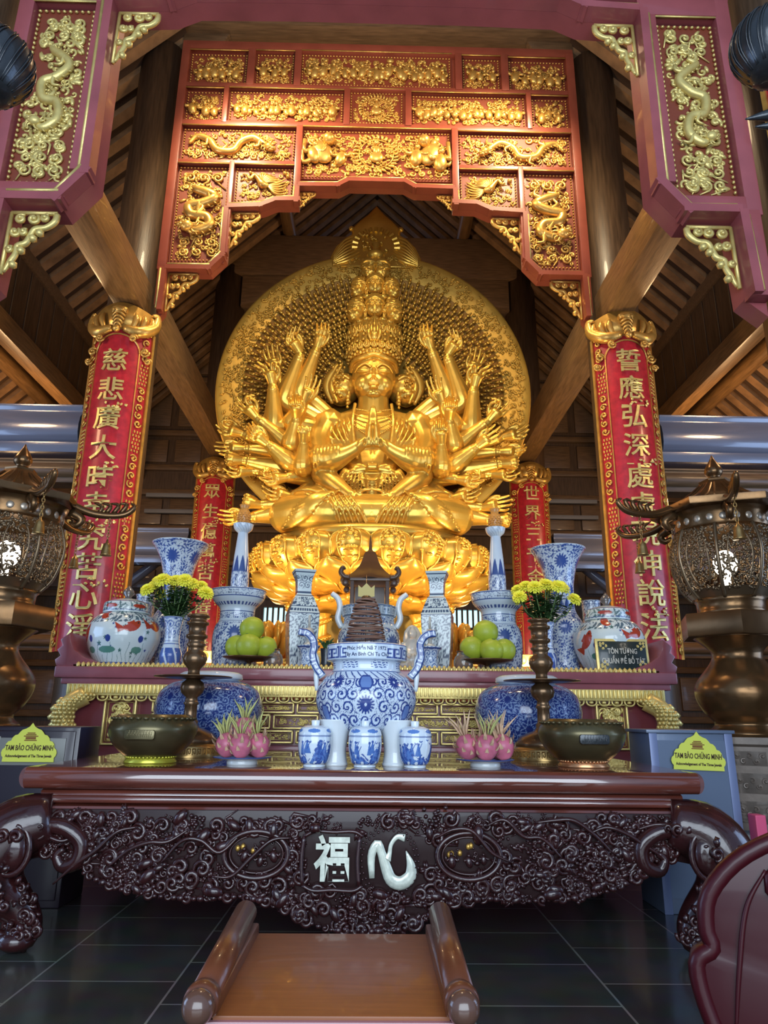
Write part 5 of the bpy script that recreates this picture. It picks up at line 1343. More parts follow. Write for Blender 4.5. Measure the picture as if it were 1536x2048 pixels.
# gilt lotus lamps at the back
LAMPG = mat('orange gilt lamp', (.80, .38, .05), .35, .4)
for lab, x in (('orange gilt lotus lamp behind the pomelos left of the coil', -1.12), ('orange gilt lotus lamp behind the pomelos right of the coil', 1.05)):
    t = thing('lotus_lamp', lab, 'lamp', (x, 8.35, ALZ), group='gilt lotus lamps')
    mb = MB(); lathe(mb, [(.18, 0), (.2, .05), (.13, .12), (.1, .25)], 24); mb.build('foot', LAMPG, t)
    mb = MB(); 
    for j, (n, r, z, h) in enumerate(((9, .17, .22, .2), (8, .14, .32, .22), (6, .08, .42, .2))):
        for k in range(n):
            a = (k + .5 * j) * 2 * PI / n; ell(mb, (r * math.cos(a), r * math.sin(a), z + h * .4), (.07, .035, h * .62), euler(0, .35, a), 2)
    mb.build('lotus_cup', LAMPG, t)
# pomelo dishes
def pomelo(x, y, z, lab, s=.128):
    mb = MB(); lathe(mb, [(.02 * s, -.98 * s), (.5 * s, -.88 * s), (.9 * s, -.45 * s), (1.0 * s, 0), (.90 * s, .48 * s), (.52 * s, .84 * s), (.2 * s, .96 * s), (.05 * s, .93 * s), (.01 * s, .90 * s)], 32, 30)
    o = mb.build('pomelo', FRUITG); o.location = (x, y, z); o.rotation_euler = (rnd.uniform(-.4, .4), rnd.uniform(-.4, .4), rnd.random() * 6)
    tag(o, lab, 'fruit', 'green pomelos')
    mb = MB(); lathe(mb, [(.014, .90 * s), (.012, .97 * s), (.018, 1.0 * s), (.004, 1.01 * s)], 8); mb.build('stem_stub', STEMG, o)
for side, x, y in (('left', -1.235, 7.42), ('right', 1.235, 7.42)):
    t = thing('fruit_dish', 'footed brass dish of green pomelos, %s of the incense coil' % side, 'dish', (x, y, ALZ), group='footed fruit dishes')
    mb = MB(); lathe(mb, [(.11, 0), (.10, .01), (.025, .03), (.022, .065), (.06, .08), (.20, .088), (.27, .115), (.275, .122), (.26, .120), (.20, .098), (.01, .092)], 48); mb.build('dish', CBRASS, t)
    zb = ALZ + .10 + .128
    spots = (((-.135, .02), 0, .125, 'outer left'), ((.0, -.085), 0, .128, 'front middle'), ((.165, -.01), 0, .118, 'outer right'), ((.01, .0), .185, .128, 'topmost'), ((.03, .15), 0, .12, 'rear'))
    if side == 'right': spots = (((-.15, .0), .01, .128, 'outer left'), ((.035, -.10), -.01, .122, 'front middle'), ((.185, .0), 0, .122, 'outer right'), ((-.0, .02), .175, .132, 'topmost'), ((.03, .15), 0, .12, 'rear'))
    for (dx, dy), dz, s, w in spots: pomelo(x + dx, y + dy, ALZ + .102 + s + dz, 'green pomelo, %s one on the dish %s of the incense coil' % (w, side), s)
# vases of yellow chrysanthemums
def fvpaint(th, z, r):
    m = vines(th, z, .09, .08, .18) & band(z, .30, .5); m |= band(z, .04, .20) & ~(np.abs(np.sin(th * 3 + z * 8)) < .3); m |= lines(z, .24, .27, .51, w=.004)
    return mixc((m, A(.06, .12, .38)), base=A(.62, .71, .78), shape=th.shape)
def bouquet(lab, labv, x, y, seed):
    t = thing('flower_vase', labv, 'vase', (x, y, ALZ), group='small blue and white flower vases')
    porcelain('body', [(.085, 0), (.09, .01), (.105, .08), (.11, .14), (.085, .22), (.075, .28), (.08, .40), (.10, .50), (.105, .515), (.09, .51), (.06, .40)], fvpaint, t, 140, 110)
    b = thing('chrysanthemum_bouquet', lab, 'flowers', (x, y, ALZ + .42), group='yellow chrysanthemum bouquets')
    rg = random.Random(seed); st_ = MB(); lf = MB()
    heads = []
    for k in range(15):
        a = k * 2.4; rr = .30 * math.sqrt((k + .5) / 15); hx, hy = rr * math.cos(a) * 1.15, rr * math.sin(a) * .7; hz = .50 - .32 * rr ** 1.2 - (.08 if k > 11 else 0) + rg.uniform(-.02, .02)
        heads.append((hx, hy, hz)); tube(st_, [(hx * .08, hy * .08, -.25), (hx * .30, hy * .30, .10), (hx * .75, hy * .75, hz - .15), (hx, hy, hz)], .007, 5, 9)
    for k in range(520):
        hx, hy, hz = rg.choice(heads); u = rg.uniform(.15, .9); p = A(hx * (u * .9), hy * (u * .9), .02 + (hz - .06) * u); a = rg.random() * 6.3; L = rg.uniform(.06, .12); d = A(math.cos(a) * L, math.sin(a) * L, rg.uniform(-.3, .6) * L); s = unit(np.cross(d, A(0, 0, 1))) * L * .22
        lf.add([p, p + d * .35 + s, p + d * .7 + s * .7, p + d, p + d * .7 - s * .7, p + d * .35 - s, p + d * .5 + A(0, 0, .008)], [(0, 1, 6), (1, 2, 6), (2, 3, 6), (3, 4, 6), (4, 5, 6), (5, 0, 6)])
    st_.build('stem', STEMG, b); lf.build('foliage', LEAFG, b, smooth=False)
    for hx, hy, hz in heads:
        fl = MB(); R_ = rg.uniform(.078, .095)
        for ring, (n, el, sc_) in enumerate(((18, -.25, 1.0), (16, .05, .95), (14, .4, .82), (10, .8, .62), (6, 1.2, .4))):
            for k in range(n):
                a = (k + .5 * (ring % 2)) * 2 * PI / n + rg.uniform(-.1, .1); d = A(math.cos(a) * math.cos(el), math.sin(a) * math.cos(el), math.sin(el)) * R_ * sc_; s = A(-math.sin(a), math.cos(a), 0) * R_ * .14
                c = A(0, 0, ring * .004); up = A(0, 0, R_ * .12)
                fl.add([c, c + d * .5 + s + up, c + d * .92 + s * .8 + up, c + d + up * .2, c + d * .92 - s * .8 + up, c + d * .5 - s + up], [(0, 1, 5), (1, 2, 4, 5), (2, 3, 4)])
        ell(fl, (0, 0, -.01), (R_ * .3, R_ * .3, R_ * .25), None, 1)
        o = fl.build('flower_head', PETALY, b, smooth=False); o.location = (hx, hy, hz); o.rotation_euler = (hy * -1.6 + .55, hx * 1.6, 0)
bouquet('yellow chrysanthemums in the vase beside the uncovered fish jar', 'small blue and white vase of flowers beside the uncovered fish jar', -2.04, 7.38, 3)
bouquet('yellow chrysanthemums in the vase beside the fish jar with the sign', 'small blue and white flower vase mostly hidden behind the brass candlestick right of the statue', 1.86, 7.42, 5)
# black plaque
t = thing('plaque', 'black plaque with silver lettering leaning on the fish jar', 'sign', (2.60, 7.22, ALZ))
t.rotation_euler = (-.10, 0, 0); t.scale = (1, 1, 1.2)
mb = MB(); bevbox(mb, -.27, .27, 0, .03, 0, .285, .006); mb.build('frame', GOLDP, t, edge=40)
mb = MB(); bevbox(mb, -.245, .245, -.008, .02, .022, .262, .004); mb.build('panel', GREEND, t, edge=40)
mb = MB()
for s, z in (('TÔN TƯỢNG', .175), ('CHUẨN ĐỀ BỒ TÁT', .092)):
    mb.join(text_mb(s, .062, .003, .0012, sx=.80), tm(0, -.010, z))
mb.build('lettering', SILVERT, t, smooth=False)
mb = MB()
for a in (-1, 1):
    for b in (-1, 1):
        for k in range(5): scroll(mb, a * (.222 - .028 * (k % 3)), .142 + b * (.10 - .022 * (k // 2)), -.008, .014, a * b, k, .004, 5)
mb.build('corner_ornament', GOLDP, t)

# ================================================================ the rosewood offering table in front
TZ = .985
tb = thing('offering_table', 'polished rosewood table with a deeply carved apron, in front of the altar', 'table', (0, 4.48, 0))
def sweep_x(mb, prof, x0, x1):
    """closed y,z profile along x"""
    n = len(prof); V = [(x, p[0], p[1]) for x in (x0, x1) for p in prof]
    mb.add(V, [(i, (i + 1) % n, n + (i + 1) % n, n + i) for i in range(n)] + [tuple(range(n))[::-1], tuple(range(n, 2 * n))])
def halfround(y0, z0, z1, n=10, k=.8):
    t = np.linspace(-PI / 2, PI / 2, n); c = (z0 + z1) / 2; r = (z1 - z0) / 2
    return [(y0 - r * k * math.cos(a), c + r * math.sin(a)) for a in t]
mb = MB()
sweep_x(mb, halfround(.05, .862, TZ, 16, .75) + [(2.47, TZ), (2.47, .862)], -2.03, 2.03)
for q in (-1, 1):
    tube(mb, [(q * 2.03, .05, .9235), (q * 2.03, 2.47, .9235)], .0615, 18, flat=(0, .75))
mb.build('table_top', ROSE, tb, edge=40)
mb = MB()
sweep_x(mb, [(2.4, .862), (.10, .862), (.07, .85), (.06, .832)] + halfround(.06, .782, .826, 9, .9)[::-1] + [(.08, .776), (.03, .768), (.02, .755), (2.4, .755)], -1.94, 1.94)
mb.build('waist_moulding', ROSE, tb, edge=40)
# apron: drooping outline, carved all over
LOWER = [(-2.12, .50), (-1.98, .47), (-1.72, .52), (-1.60, .40), (-1.42, .33), (-1.20, .29), (-.95, .275), (-.70, .29), (-.50, .26), (-.36, .18), (-.20, .125), (0, .115)]
LOW_ = LOWER + [(-x, z) for x, z in LOWER[-2::-1]]
def low_at(x): return np.interp(x, [p[0] for p in LOW_], [p[1] for p in LOW_])
mb = MB(); prism(mb, [(-2.16, .755)] + LOW_ + [(2.16, .755)], .02, .075, None, .01)
ap = mb.build('apron', ROSEP, tb, edge=40)
rg = random.Random(21)
cv = MB()
def leaf(mb, x, z, L, a, y):
    d = A(math.cos(a), 0, math.sin(a)); s = A(-d[2], 0, d[0])
    for k, (u, w) in enumerate(((.0, .0), (.35, .8), (.35, -.8), (.7, .55), (.7, -.55))):
        b = A(x, y, z) + d * L * u * .4; t = b + (d * .75 + s * w) * L * .6
        tube(mb, [b, (b + t) / 2 - A(0, L * .18, 0), t - A(0, .004, 0)], [L * .10, L * .15, L * .02], 5, 6)
def grapes(mb, x, z, s, y, n=16):
    for k in range(n):
        ell(mb, (x + rg.gauss(0, s * .55), y - rg.uniform(0, s * .4), z + rg.gauss(0, s * .45)), s * .26, None, 1)
def bird(mb, x, z, s, y, q):
    ell(mb, (x, y - s * .4, z), (s, s * .5, s * .55), euler(0, -q * .4, 0)); ell(mb, (x + q * s * .95, y - s * .5, z + s * .55), s * .42)
    tube(mb, [(x + q * s * 1.25, y - s * .5, z + s * .55), (x + q * s * 1.7, y - s * .5, z + s * .45)], [s * .16, .002], 5)
    for k in range(4): tube(mb, [(x - q * s * .6, y - s * .3, z), (x - q * s * 1.4, y - s * .3, z - s * (.1 + .22 * k)), (x - q * s * 2.0, y - s * .1, z - s * (.1 + .36 * k))], [s * .2, s * .17, s * .03], 5, 8)
    for k in range(4): tube(mb, [(x + q * s * .2, y - s * .6, z + s * .2), (x - q * s * .3, y - s * .8, z + s * (.75 - .1 * k)), (x - q * s * (.9 + .1 * k), y - s * .4, z + s * (1.1 - .25 * k))], [s * .15, s * .17, s * .03], 5, 8)
skip = lambda x, z: (abs(x) < .36 and .33 < z < .66) or (abs(abs(x) - .62) < .17 and abs(z - .52) < .11)
YA = .02
n_ = 0
while n_ < 640:
    x = rg.uniform(-1.85, 1.85); lo = low_at(x); z = rg.uniform(lo + .01, .73)
    if skip(x, z): continue
    k = rg.random(); s = rg.uniform(.024, .054); n_ += 1
    if k < .48: scroll(cv, x, z, YA, s, rg.choice((-1, 1)), rg.random() * 6, s * .34, 7, 1.2, tail=(x + rg.uniform(-.12, .12), z + rg.uniform(-.06, .06)))
    elif k < .66: leaf(cv, x, z, s * 1.8, rg.random() * 6.3, YA)
    elif k < .80: grapes(cv, x, z, s * 1.1, YA)
    elif k < .90: ell(cv, (x, YA - s * .3, z), (s * 1.2, s * .7, s * .7), euler(0, rg.random() * 3, 0))
    else: bird(cv, x, z, s * .75, YA, rg.choice((-1, 1)))
for q in (-1, 1):    # long branches
    for j in range(5):
        x0 = q * (.42 + .30 * j); P = [(x0, YA - .03, rg.uniform(.60, .72))]
        for k in range(4): P.append((x0 + q * .11 * (k + 1), YA - .05, np.clip(P[-1][2] + rg.uniform(-.12, .08), low_at(x0) + .05, .72)))
        tube(cv, P, [.006, .011, .013, .011, .005], 7, 26)
for i in range(90):  # knobbly lower edge
    x = -1.7 + 3.4 * (i + .5) / 90; z = low_at(x); s = rg.uniform(.016, .034)
    if i % 3 == 0: scroll(cv, x, z + .01, YA, s * 1.2, rg.choice((-1, 1)), rg.random() * 6, s * .5, 6, 1.0)
    else: ell(cv, (x, YA - .01, z + .008), (s, s * .9, s * .8), None, 1)
cv.build('apron_carving', ROSEC, ap)
for q in (-1, 1):    # oval cartouches with small scenes
    mb = MB(); t = np.linspace(0, 2 * PI, 41)
    tube(mb, np.column_stack([q * .62 + .185 * np.cos(t), 0 * t - .005, .52 + .125 * np.sin(t)]), .017, 8, caps=False)
    tube(mb, np.column_stack([q * .62 + .155 * np.cos(t), 0 * t + .005, .52 + .10 * np.sin(t)]), .007, 6, caps=False)
    figures(mb, q * .62 - .12, q * .62 + .12, .44, .60, .015, rg, 3)
    mb.build('cartouche', ROSEC, ap)
    mb = MB()
    for k in range(5): ell(mb, (q * .62 + rg.uniform(-.12, .12), .012, .55 + rg.uniform(-.04, .04)), (.016, .012, .02), None, 1)
    mb.build('gilt_inlay', GOLDD, ap)
# frames of the two mother of pearl characters
mb = MB()
tube(mb, [(-.345, -.01, .62), (-.28, -.015, .648), (-.17, -.02, .645), (-.055, -.015, .648), (.0, -.01, .62)], .012, 7, 20)
tube(mb, [(-.345, -.01, .36), (-.28, -.015, .335), (-.17, -.02, .34), (-.055, -.015, .335), (.0, -.01, .36)], .012, 7, 20)
for x in (-.345, -.02): tube(mb, [(x, -.01, .62), (x - .01, -.012, .49), (x, -.01, .36)], .012, 7, 10)
tube(mb, [(-.30, -.05, .672), (-.25, -.06, .672)], .028, 10)
for r, n in ((.185, 34), (.165, 32)):
    for k in range(n): a = k * 2 * PI / n; ell(mb, (.15 + r * .95 * math.cos(a), -.005, .49 + r * math.sin(a) * 1.0), .0085, None, 1)
mb.build('character_frame', ROSEC, ap)
fu = MB()    # bubble-shaped characters cut from shell
fu.join(text_mb('福', .255, .006, .007, sx=.82), tm(-.175, -.006, .485)); fu.build('pearl_character', PEARL, ap, smooth=False)
mb = MB()
def stroke(P, r): tube(mb, P, r, 10, 30, flat=(1, .30))
stroke([(.055, -.006, .40), (.05, -.006, .52), (.085, -.006, .585), (.11, -.006, .53), (.135, -.006, .46), (.165, -.006, .395), (.22, -.006, .375), (.275, -.006, .41), (.28, -.006, .47), (.252, -.006, .545)], [.016, .024, .024, .026, .032, .036, .038, .036, .026, .003])
stroke([(.14, -.006, .50), (.155, -.006, .53), (.165, -.006, .58), (.20, -.006, .62), (.245, -.006, .615)], [.028, .014, .012, .014, .022])
mb.build('pearl_character', PEARL, ap)
# legs: cabriole legs with scroll knees and ball feet
def table_leg(x, y, q, front=True):
    mb = MB()
    P = [(x - q * .10, y, .70), (x + q * .10, y - .02, .64), (x + q * .20, y - .05, .50), (x + q * .16, y - .03, .34), (x + q * .03, y, .21), (x - q * .02, y, .12), (x + q * .03, y - .02, .06)]
    tube(mb, P, [.14, .185, .185, .145, .095, .08, .09], 16, 30)
    ell(mb, (x + q * .02, y - .02, .065), (.11, .11, .065)); rtube(mb, [(x + q * .1, y - .03, .07), (x + q * .17, y - .05, .10), (x + q * .17, y - .05, .16)], [.05, .04, .02], 8, 8)
    # inner volute
    tube(mb, [(x - q * .02, y - .08, .67), (x - q * .18, y - .07, .66), (x - q * .29, y - .06, .58), (x - q * .28, y - .06, .48), (x - q * .20, y - .06, .45), (x - q * .165, y - .07, .51), (x - q * .205, y - .08, .545)], [.04, .05, .05, .045, .038, .028, .016], 9, 30)
    ell(mb, (x + q * .06, y - .15, .55), (.09, .05, .12)); t = np.linspace(0, 2 * PI, 27); tube(mb, np.column_stack([x + q * .06 + .10 * np.cos(t), 0 * t + y - .155, .55 + .13 * np.sin(t)]), .018, 7, caps=False)
    if front:
        for k in range(90):
            u = rg.random(); i = min(5, int(u * 6)); c = A(*P[i]) * (1 - (u * 6 - i)) + A(*P[i + 1]) * (u * 6 - i); a = rg.uniform(-PI * .95, -.05)
            rr = (.14, .18, .175, .14, .095, .08, .085)[i]; p = c + A(math.cos(a) * rr, math.sin(a) * rr, 0)
            s = rg.uniform(.022, .045)
            if k % 2: scroll(mb, p[0], p[2], p[1], s, rg.choice((-1, 1)), rg.random() * 6, s * .4, 6, 1.1)
            else: ell(mb, p, (s * .9, s * .7, s * .6), euler(0, rg.random() * 3, 0), 1)
        for k in range(5): tube(mb, [(x - q * (.05 + .0 * k), y - .12, .72 - .02 * k), (x + q * .10, y - .17, .70 - .04 * k), (x + q * .24, y - .12, .60 - .05 * k)], [.008, .016, .006], 6, 12)
    mb.build('leg', ROSEC, tb)
for q in (-1, 1):
    table_leg(q * 1.93, .06, q); table_leg(q * 1.88, 2.25, q, False)
    mb = MB(); bevbox(mb, q * 1.9 - .04, q * 1.9 + .04, .2, 2.3, .55, .76, .01); mb.build('side_apron', ROSEC, tb, edge=40)

# ---------------------------------------------------------------- things on the table
# big three-legged censer
def cenpaint(th, z, r):
    R_ = .345
    m = vines(th, z, R_, .082, .19) & band(z, .20, .55)
    rg_ = np.zeros(th.shape, bool); f = rg_.copy()
    for tc, zc, s in ((.0, .385, .062), (-.62, .53, .05), (.62, .53, .05), (1.25, .49, .05), (-1.25, .49, .05), (2.2, .42, .06), (-2.2, .42, .06), (3.1, .42, .06)):
        a, rr = flower(th, z, np.full(th.shape, R_), tc, zc, s, 16); f |= a & (rr > s * .16); rg_ |= rr < s * 1.18
    m = (m & ~rg_) | f
    lt_ = np.zeros(th.shape, bool)
    for tc, zc, w, h in ((0., .53, .055, .045), (.95, .34, .045, .05), (-.95, .33, .045, .055)):
        du = (np.mod(th - tc + PI, 2 * PI) - PI) * R_; o = (np.abs(du) < w * (1 - .5 * ((z - zc) / h) ** 2)) & (np.abs(z - zc) < h)
        i_ = (np.abs(du) < w * .72 * (1 - .5 * ((z - zc) / h) ** 2)) & (np.abs(z - zc) < h * .78); m = (m & ~o) | (o & ~i_); lt_ |= i_
    m |= band(z, .555, .60) & (np.abs(np.sin(th * 18 + z * 70)) < .35) ; m |= lines(z, .55, .605, .20, w=.003)
    wr = band(z, .625, .675) & (np.abs(np.sin(th * 3.5 + .2)) > .62) & (np.sin(z * 420 + np.sin(th * 30)) > .1) & (np.sin(th * 47 + z * 90) > -.6)
    m |= wr
    k = 22; frt = fret(th * k / (2 * PI) + .5, (z - .69) / .078) & (np.abs(np.mod(th + PI, 2 * PI) - PI) > .50); m |= frt & band(z, .688, .77)
    m |= lines(z, .783, w=.003)
    return mixc((m, A(.028, .06, .26)), (lt_, A(.14, .24, .52)), base=A(.64, .74, .84), shape=th.shape)
t = thing('tripod_censer', 'big blue and white tripod censer with S-shaped handles in the middle of the table', 'censer', (0, 5.04, TZ))
bd = porcelain('body', [(.10, .19), (.20, .205), (.275, .25), (.325, .33), (.348, .42), (.335, .50), (.29, .565), (.245, .605), (.235, .63), (.24, .67), (.268, .683), (.282, .69), (.284, .775), (.278, .79), (.255, .79), (.24, .74), (.20, .70), (.02, .69)], cenpaint, t, 640, 300)
mb = MB(); 
a1 = text_mb('Phúc Hiền Nă 7 1972', .034, .001, .0006); a2 = text_mb('Tây An Bình Chí Tu Chủ', .034, .001, .0006)
for tx, z in ((a1, .752), (a2, .712)):
    V = np.concatenate(tx.v); a = V[:, 0] / .284 * .9; V2 = np.column_stack([np.sin(a) * .286, -np.cos(a) * .286, V[:, 2] + z])
    for f in tx.f: mb.f.append(f + mb.n)
    mb.v.append(V2); mb.c.append((len(V2), None)); mb.n += len(V2)
mb.build('lettering', BLUET, bd, smooth=False)
def strap(q):
    """S-shaped strap handle painted with a key-fret"""
    P = crom(np.array([(q * .305, 0, .575), (q * .355, 0, .64), (q * .382, 0, .72), (q * .375, 0, .78), (q * .385, 0, .83), (q * .425, 0, .872), (q * .485, 0, .885)]), 60)
    T = np.gradient(P, axis=0); T /= np.linalg.norm(T, axis=1)[:, None]; N = np.column_stack([-T[:, 2], 0 * T[:, 0], T[:, 0]])
    s = np.concatenate([[0], np.cumsum(np.linalg.norm(np.diff(P, axis=0), axis=1))]); n = 44; th = np.arange(n) * 2 * PI / n
    cx = np.sign(np.cos(th)) * np.abs(np.cos(th)) ** .5 * .028; cy = np.sign(np.sin(th)) * np.abs(np.sin(th)) ** .5 * .036
    V = (P[:, None] + N[:, None] * cx[None, :, None] + A(0, 1, 0) * cy[None, :, None]); S_ = np.repeat(s[:, None], n, 1)
    front = np.repeat((cy < -.025)[None], 60, 0); u = np.repeat(cx[None], 60, 0)
    m = front & (fret(S_ / .062, (u + .026) / .052, .10)); C = mixc((m, A(.03, .07, .24)), base=A(.64, .74, .84), shape=m.shape).reshape(-1, 3)
    i = np.arange(59)[:, None]; j = np.arange(n)[None]; jj = (j + 1) % n
    F = np.stack([i * n + j, i * n + jj, (i + 1) * n + jj, (i + 1) * n + j], -1).reshape(-1, 4)
    mb = MB(); mb.add(V.reshape(-1, 3), F, C); mb.f.append(np.array([list(range(n))[::-1]])); mb.f.append(np.array([list(range(59 * n, 60 * n))]))
    o = mb.build('handle', PORC, t)
    mb = MB(); tube(mb, [(q * .375, 0, .76), (q * .352, 0, .68), (q * .352, 0, .58), (q * .345, 0, .48)], [.012, .02, .02, .012], 8, 16); mb.build('handle_stay', WHITEP, o)
strap(-1); strap(1)
for x, y in ((-.20, -.17), (.20, -.17), (0, .22)):
    mb = MB(); lathe(mb, [(.085, 0), (.088, .012), (.082, .03), (.075, .09), (.085, .17), (.10, .25), (.11, .29)], 32, 30, M=tm(x, y, 0)); mb.build('leg', WHITEP, t)
# three lidded tea jars
def teapaint(seed):
    def paint(th, z, r):
        R_ = .105; m = np.zeros(th.shape, bool); l = m.copy(); rr = np.random.RandomState(seed)
        hill = .075 + .030 * np.sin(th * 3 + seed) + .02 * np.sin(th * 7 + 2 * seed); l |= band(z, .022, .25) & (z < hill) & (z > .03 + .012 * np.sin(th * 11))
        m |= (speck(th, z, R_, .05, seed) & (z < hill + .02) & (z > .02))
        for k in range(16):
            t0 = rr.uniform(-PI, PI); z0 = rr.uniform(.075, .12); w_ = rr.uniform(.010, .018)
            du = (np.mod(th - t0 + PI, 2 * PI) - PI) * R_; b = (np.abs(du) < w_ * (1 - (z - z0) / .055)) & band(z, z0 - .03, z0 + .035); l |= b
            m |= b & (np.abs(np.sin(du * 300 + z * 180)) < .3); m |= np.hypot(du, z - z0 - .042) < .0085; m |= (np.abs(du - (z - z0) * .5) < .0025) & band(z, z0, z0 + .05)
        for k in range(9):
            t0 = rr.uniform(-PI, PI); z0 = rr.uniform(.145, .17); du = (np.mod(th - t0 + PI, 2 * PI) - PI) * R_; m |= (np.abs(du) < .012) & (np.abs(z - z0 - np.abs(du) * .6) < .004)
        m |= lines(z, .187, .193, w=.0016)
        for k in range(5):
            t0 = k * 2 * PI / 5 + seed; du = (np.mod(th - t0 + PI, 2 * PI) - PI) * R_; l |= ((du / .042) ** 2 + ((z - .222) / .012) ** 2 < 1)
        return mixc((l, A(.10, .22, .55)), (m, A(.045, .10, .36)), base=A(.66, .76, .84), shape=th.shape)
    return paint
for k, (lab, x) in enumerate((('small lidded blue and white tea jar, leftmost of the three before the censer', -.322), ('small lidded blue and white tea jar, middle one of the three before the censer', 0.0), ('small lidded blue and white tea jar, rightmost of the three before the censer', .322))):
    j = thing('tea_jar', lab, 'jar', (x, 4.74, TZ), k * .8, group='lidded tea jars')
    porcelain('body', [(.066, 0), (.070, .004), (.070, .016), (.085, .03), (.098, .07), (.106, .12), (.107, .165), (.104, .189), (.10, .19)], teapaint(k), j, 260, 120)
    l = porcelain('lid', [(.106, .19), (.107, .195), (.103, .215), (.09, .237), (.06, .250), (.03, .254)], teapaint(k), j, 200, 40)
    mb = MB(); lathe(mb, [(.026, .25), (.026, .258), (.028, .280), (.026, .285), (.004, .286)], 24); mb.build('knob', WHITEP, l)
# bronze bowls on rings
for lab, x, ringm in (('dark bronze bowl on a bright brass ring near the box with the dark front', -1.43, mat('greenish gilt ring', (.55, .52, .06), .3, .6)), ('dark bronze bowl on a copper ring near the slate blue box', 1.47, COPPER)):
    b = thing('bronze_bowl', lab, 'bowl', (x, 4.97, TZ), group='dark bronze bowls')
    mb = MB(); lathe(mb, [(.145, .035), (.19, .06), (.255, .125), (.288, .20), (.282, .245), (.255, .285), (.235, .305), (.225, .31), (.215, .30), (.24, .25), (.24, .18), (.15, .09), (.01, .08)], 64, 80); bw = mb.build('bowl_body', DBRONZE, b)
    mb = MB()
    for k in range(34): a = k * 2 * PI / 34; ell(mb, (.262 * math.cos(a), .262 * math.sin(a), .285), (.02, .02, .012), None, 1)
    mb.build('rim_beads', DBRONZE, bw)
    mb = MB(); prism(mb, [(-.085, .215), (-.095, .205), (-.095, .165), (-.085, .155), (.085, .155), (.095, .165), (.095, .205), (.085, .215)], -.293, -.27, None, .004)
    for k in range(26): bevbox(mb, -.075 + .006 * k, -.072 + .006 * k, -.297, -.292, .17 + .012 * (k % 2), .19 + .012 * (k % 3), .0008)
    mb.build('name_plate', BLACKB if x > 0 else DBRONZE, bw, edge=40)
    mb = MB(); lathe(mb, [(.165, 0), (.17, .01), (.155, .03), (.15, .045), (.135, .045), (.13, 0)], 48)
    for k in range(40): a = k * 2 * PI / 40; ell(mb, (.158 * math.cos(a), .158 * math.sin(a), .04), (.012, .012, .008), None, 1)
    mb.build('ring_stand', ringm, b)
# plates of pitaya
def pitaya(x, y, z, lab, s, tilt, rz, leafm, seed):
    r_ = random.Random(seed)
    mb = MB(); lathe(mb, [(.02 * s, -1.05 * s), (.45 * s, -.95 * s), (.85 * s, -.5 * s), (1.0 * s, 0), (.88 * s, .5 * s), (.55 * s, .88 * s), (.3 * s, 1.02 * s), (.05 * s, 1.05 * s)], 24, 24)
    o = mb.build('pitaya', PITAYA); o.location = (x, y, z); o.rotation_euler = (tilt[0], tilt[1], rz); tag(o, lab, 'fruit', 'pink pitayas')
    mb = MB(); m2 = MB()
    for k in range(20):
        lv = k / 20; th = k * 2.4; zz = (-.7 + 1.55 * lv) * s; rr = s * math.sqrt(max(.05, 1 - (zz / (1.12 * s)) ** 2))
        b = A(rr * math.cos(th), rr * math.sin(th), zz); out = A(math.cos(th), math.sin(th), 0); L = s * (.30 + .5 * lv + r_.uniform(0, .15)); t = A(-math.sin(th), math.cos(th), 0) * s * .16
        tip = b + out * L * .45 + A(0, 0, 1) * L * .95; md = b + out * L * .30 + A(0, 0, 1) * L * .4
        mb.add([b - t, b + t, md + t * .8, md - t * .8, tip, md - out * s * .05], [(0, 1, 2, 5), (0, 5, 3), (5, 2, 4), (3, 5, 4)])
        mb.add([b - t - out * .004, b + t - out * .004, md + t * .8 - out * .006, md - t * .8 - out * .006, tip], [(1, 0, 3, 2), (2, 3, 4)])
    mb.build('scale_leaves', PITLEAF, o, smooth=False)
    for k in range(9):
        a = k * 2 * PI / 9; L = s * r_.uniform(1.1, 2.0); d = A(math.cos(a) * .42, math.sin(a) * .42, 1)
        tube(m2, [A(.22 * s * math.cos(a), .22 * s * math.sin(a), .95 * s), A(.22 * s * math.cos(a), .22 * s * math.sin(a), .95 * s) + d * L * .5, A(.2 * s * math.cos(a), .2 * s * math.sin(a), .95 * s) + d * L + A(math.cos(a + 1), math.sin(a + 1), 0) * L * .2], [.09 * s, .11 * s, .012 * s], 5, 8, flat=(1, .6))
    m2.build('crown_leaves', leafm, o)
for side, cx, spots in (('left', -.80, ((-.105, -.01, 0), (.0, -.085, 0), (.105, -.02, 0), (-.05, .08, 0), (.06, .09, 0), (.0, .0, .10))), ('right', .79, ((-.115, .0, 0), (.0, -.07, 0), (.115, -.01, 0), (.0, .085, .0), (.10, .09, .0)))):
    p = thing('offering_plate', 'white footed porcelain plate under the pitayas %s of the tea jars' % side, 'plate', (cx, 4.86, TZ), group='pitaya plates')
    mb = MB(); lathe(mb, [(.10, 0), (.10, .02), (.095, .028), (.13, .034), (.185, .045), (.19, .05), (.185, .052), (.12, .042), (.01, .038)], 48); mb.build('plate_body', WHITEP, p)
    mb = MB(); lathe(mb, [(.1865, .0455), (.1915, .050), (.1875, .0525)], 48, caps=False); mb.build('blue_rim', BLUET, p)
    names = ('outer left', 'front', 'outer right', 'rear left', 'rear right', 'topmost') if side == 'left' else ('outer left', 'front', 'outer right', 'rear middle', 'rear right')
    for k, (dx, dy, dz) in enumerate(spots):
        s = .074 if side == 'left' else .078
        pitaya(cx + dx, 4.86 + dy, TZ + .048 + s * 1.0 + dz, '%s pink pitaya on the white plate %s of the tea jars' % (names[k], side), s, (rnd.uniform(-.35, .25), dx * 2.6), k * 1.3, PITGREEN if (side == 'left' or k == 1) else PITLEAF, k + (50 if side == 'right' else 0))
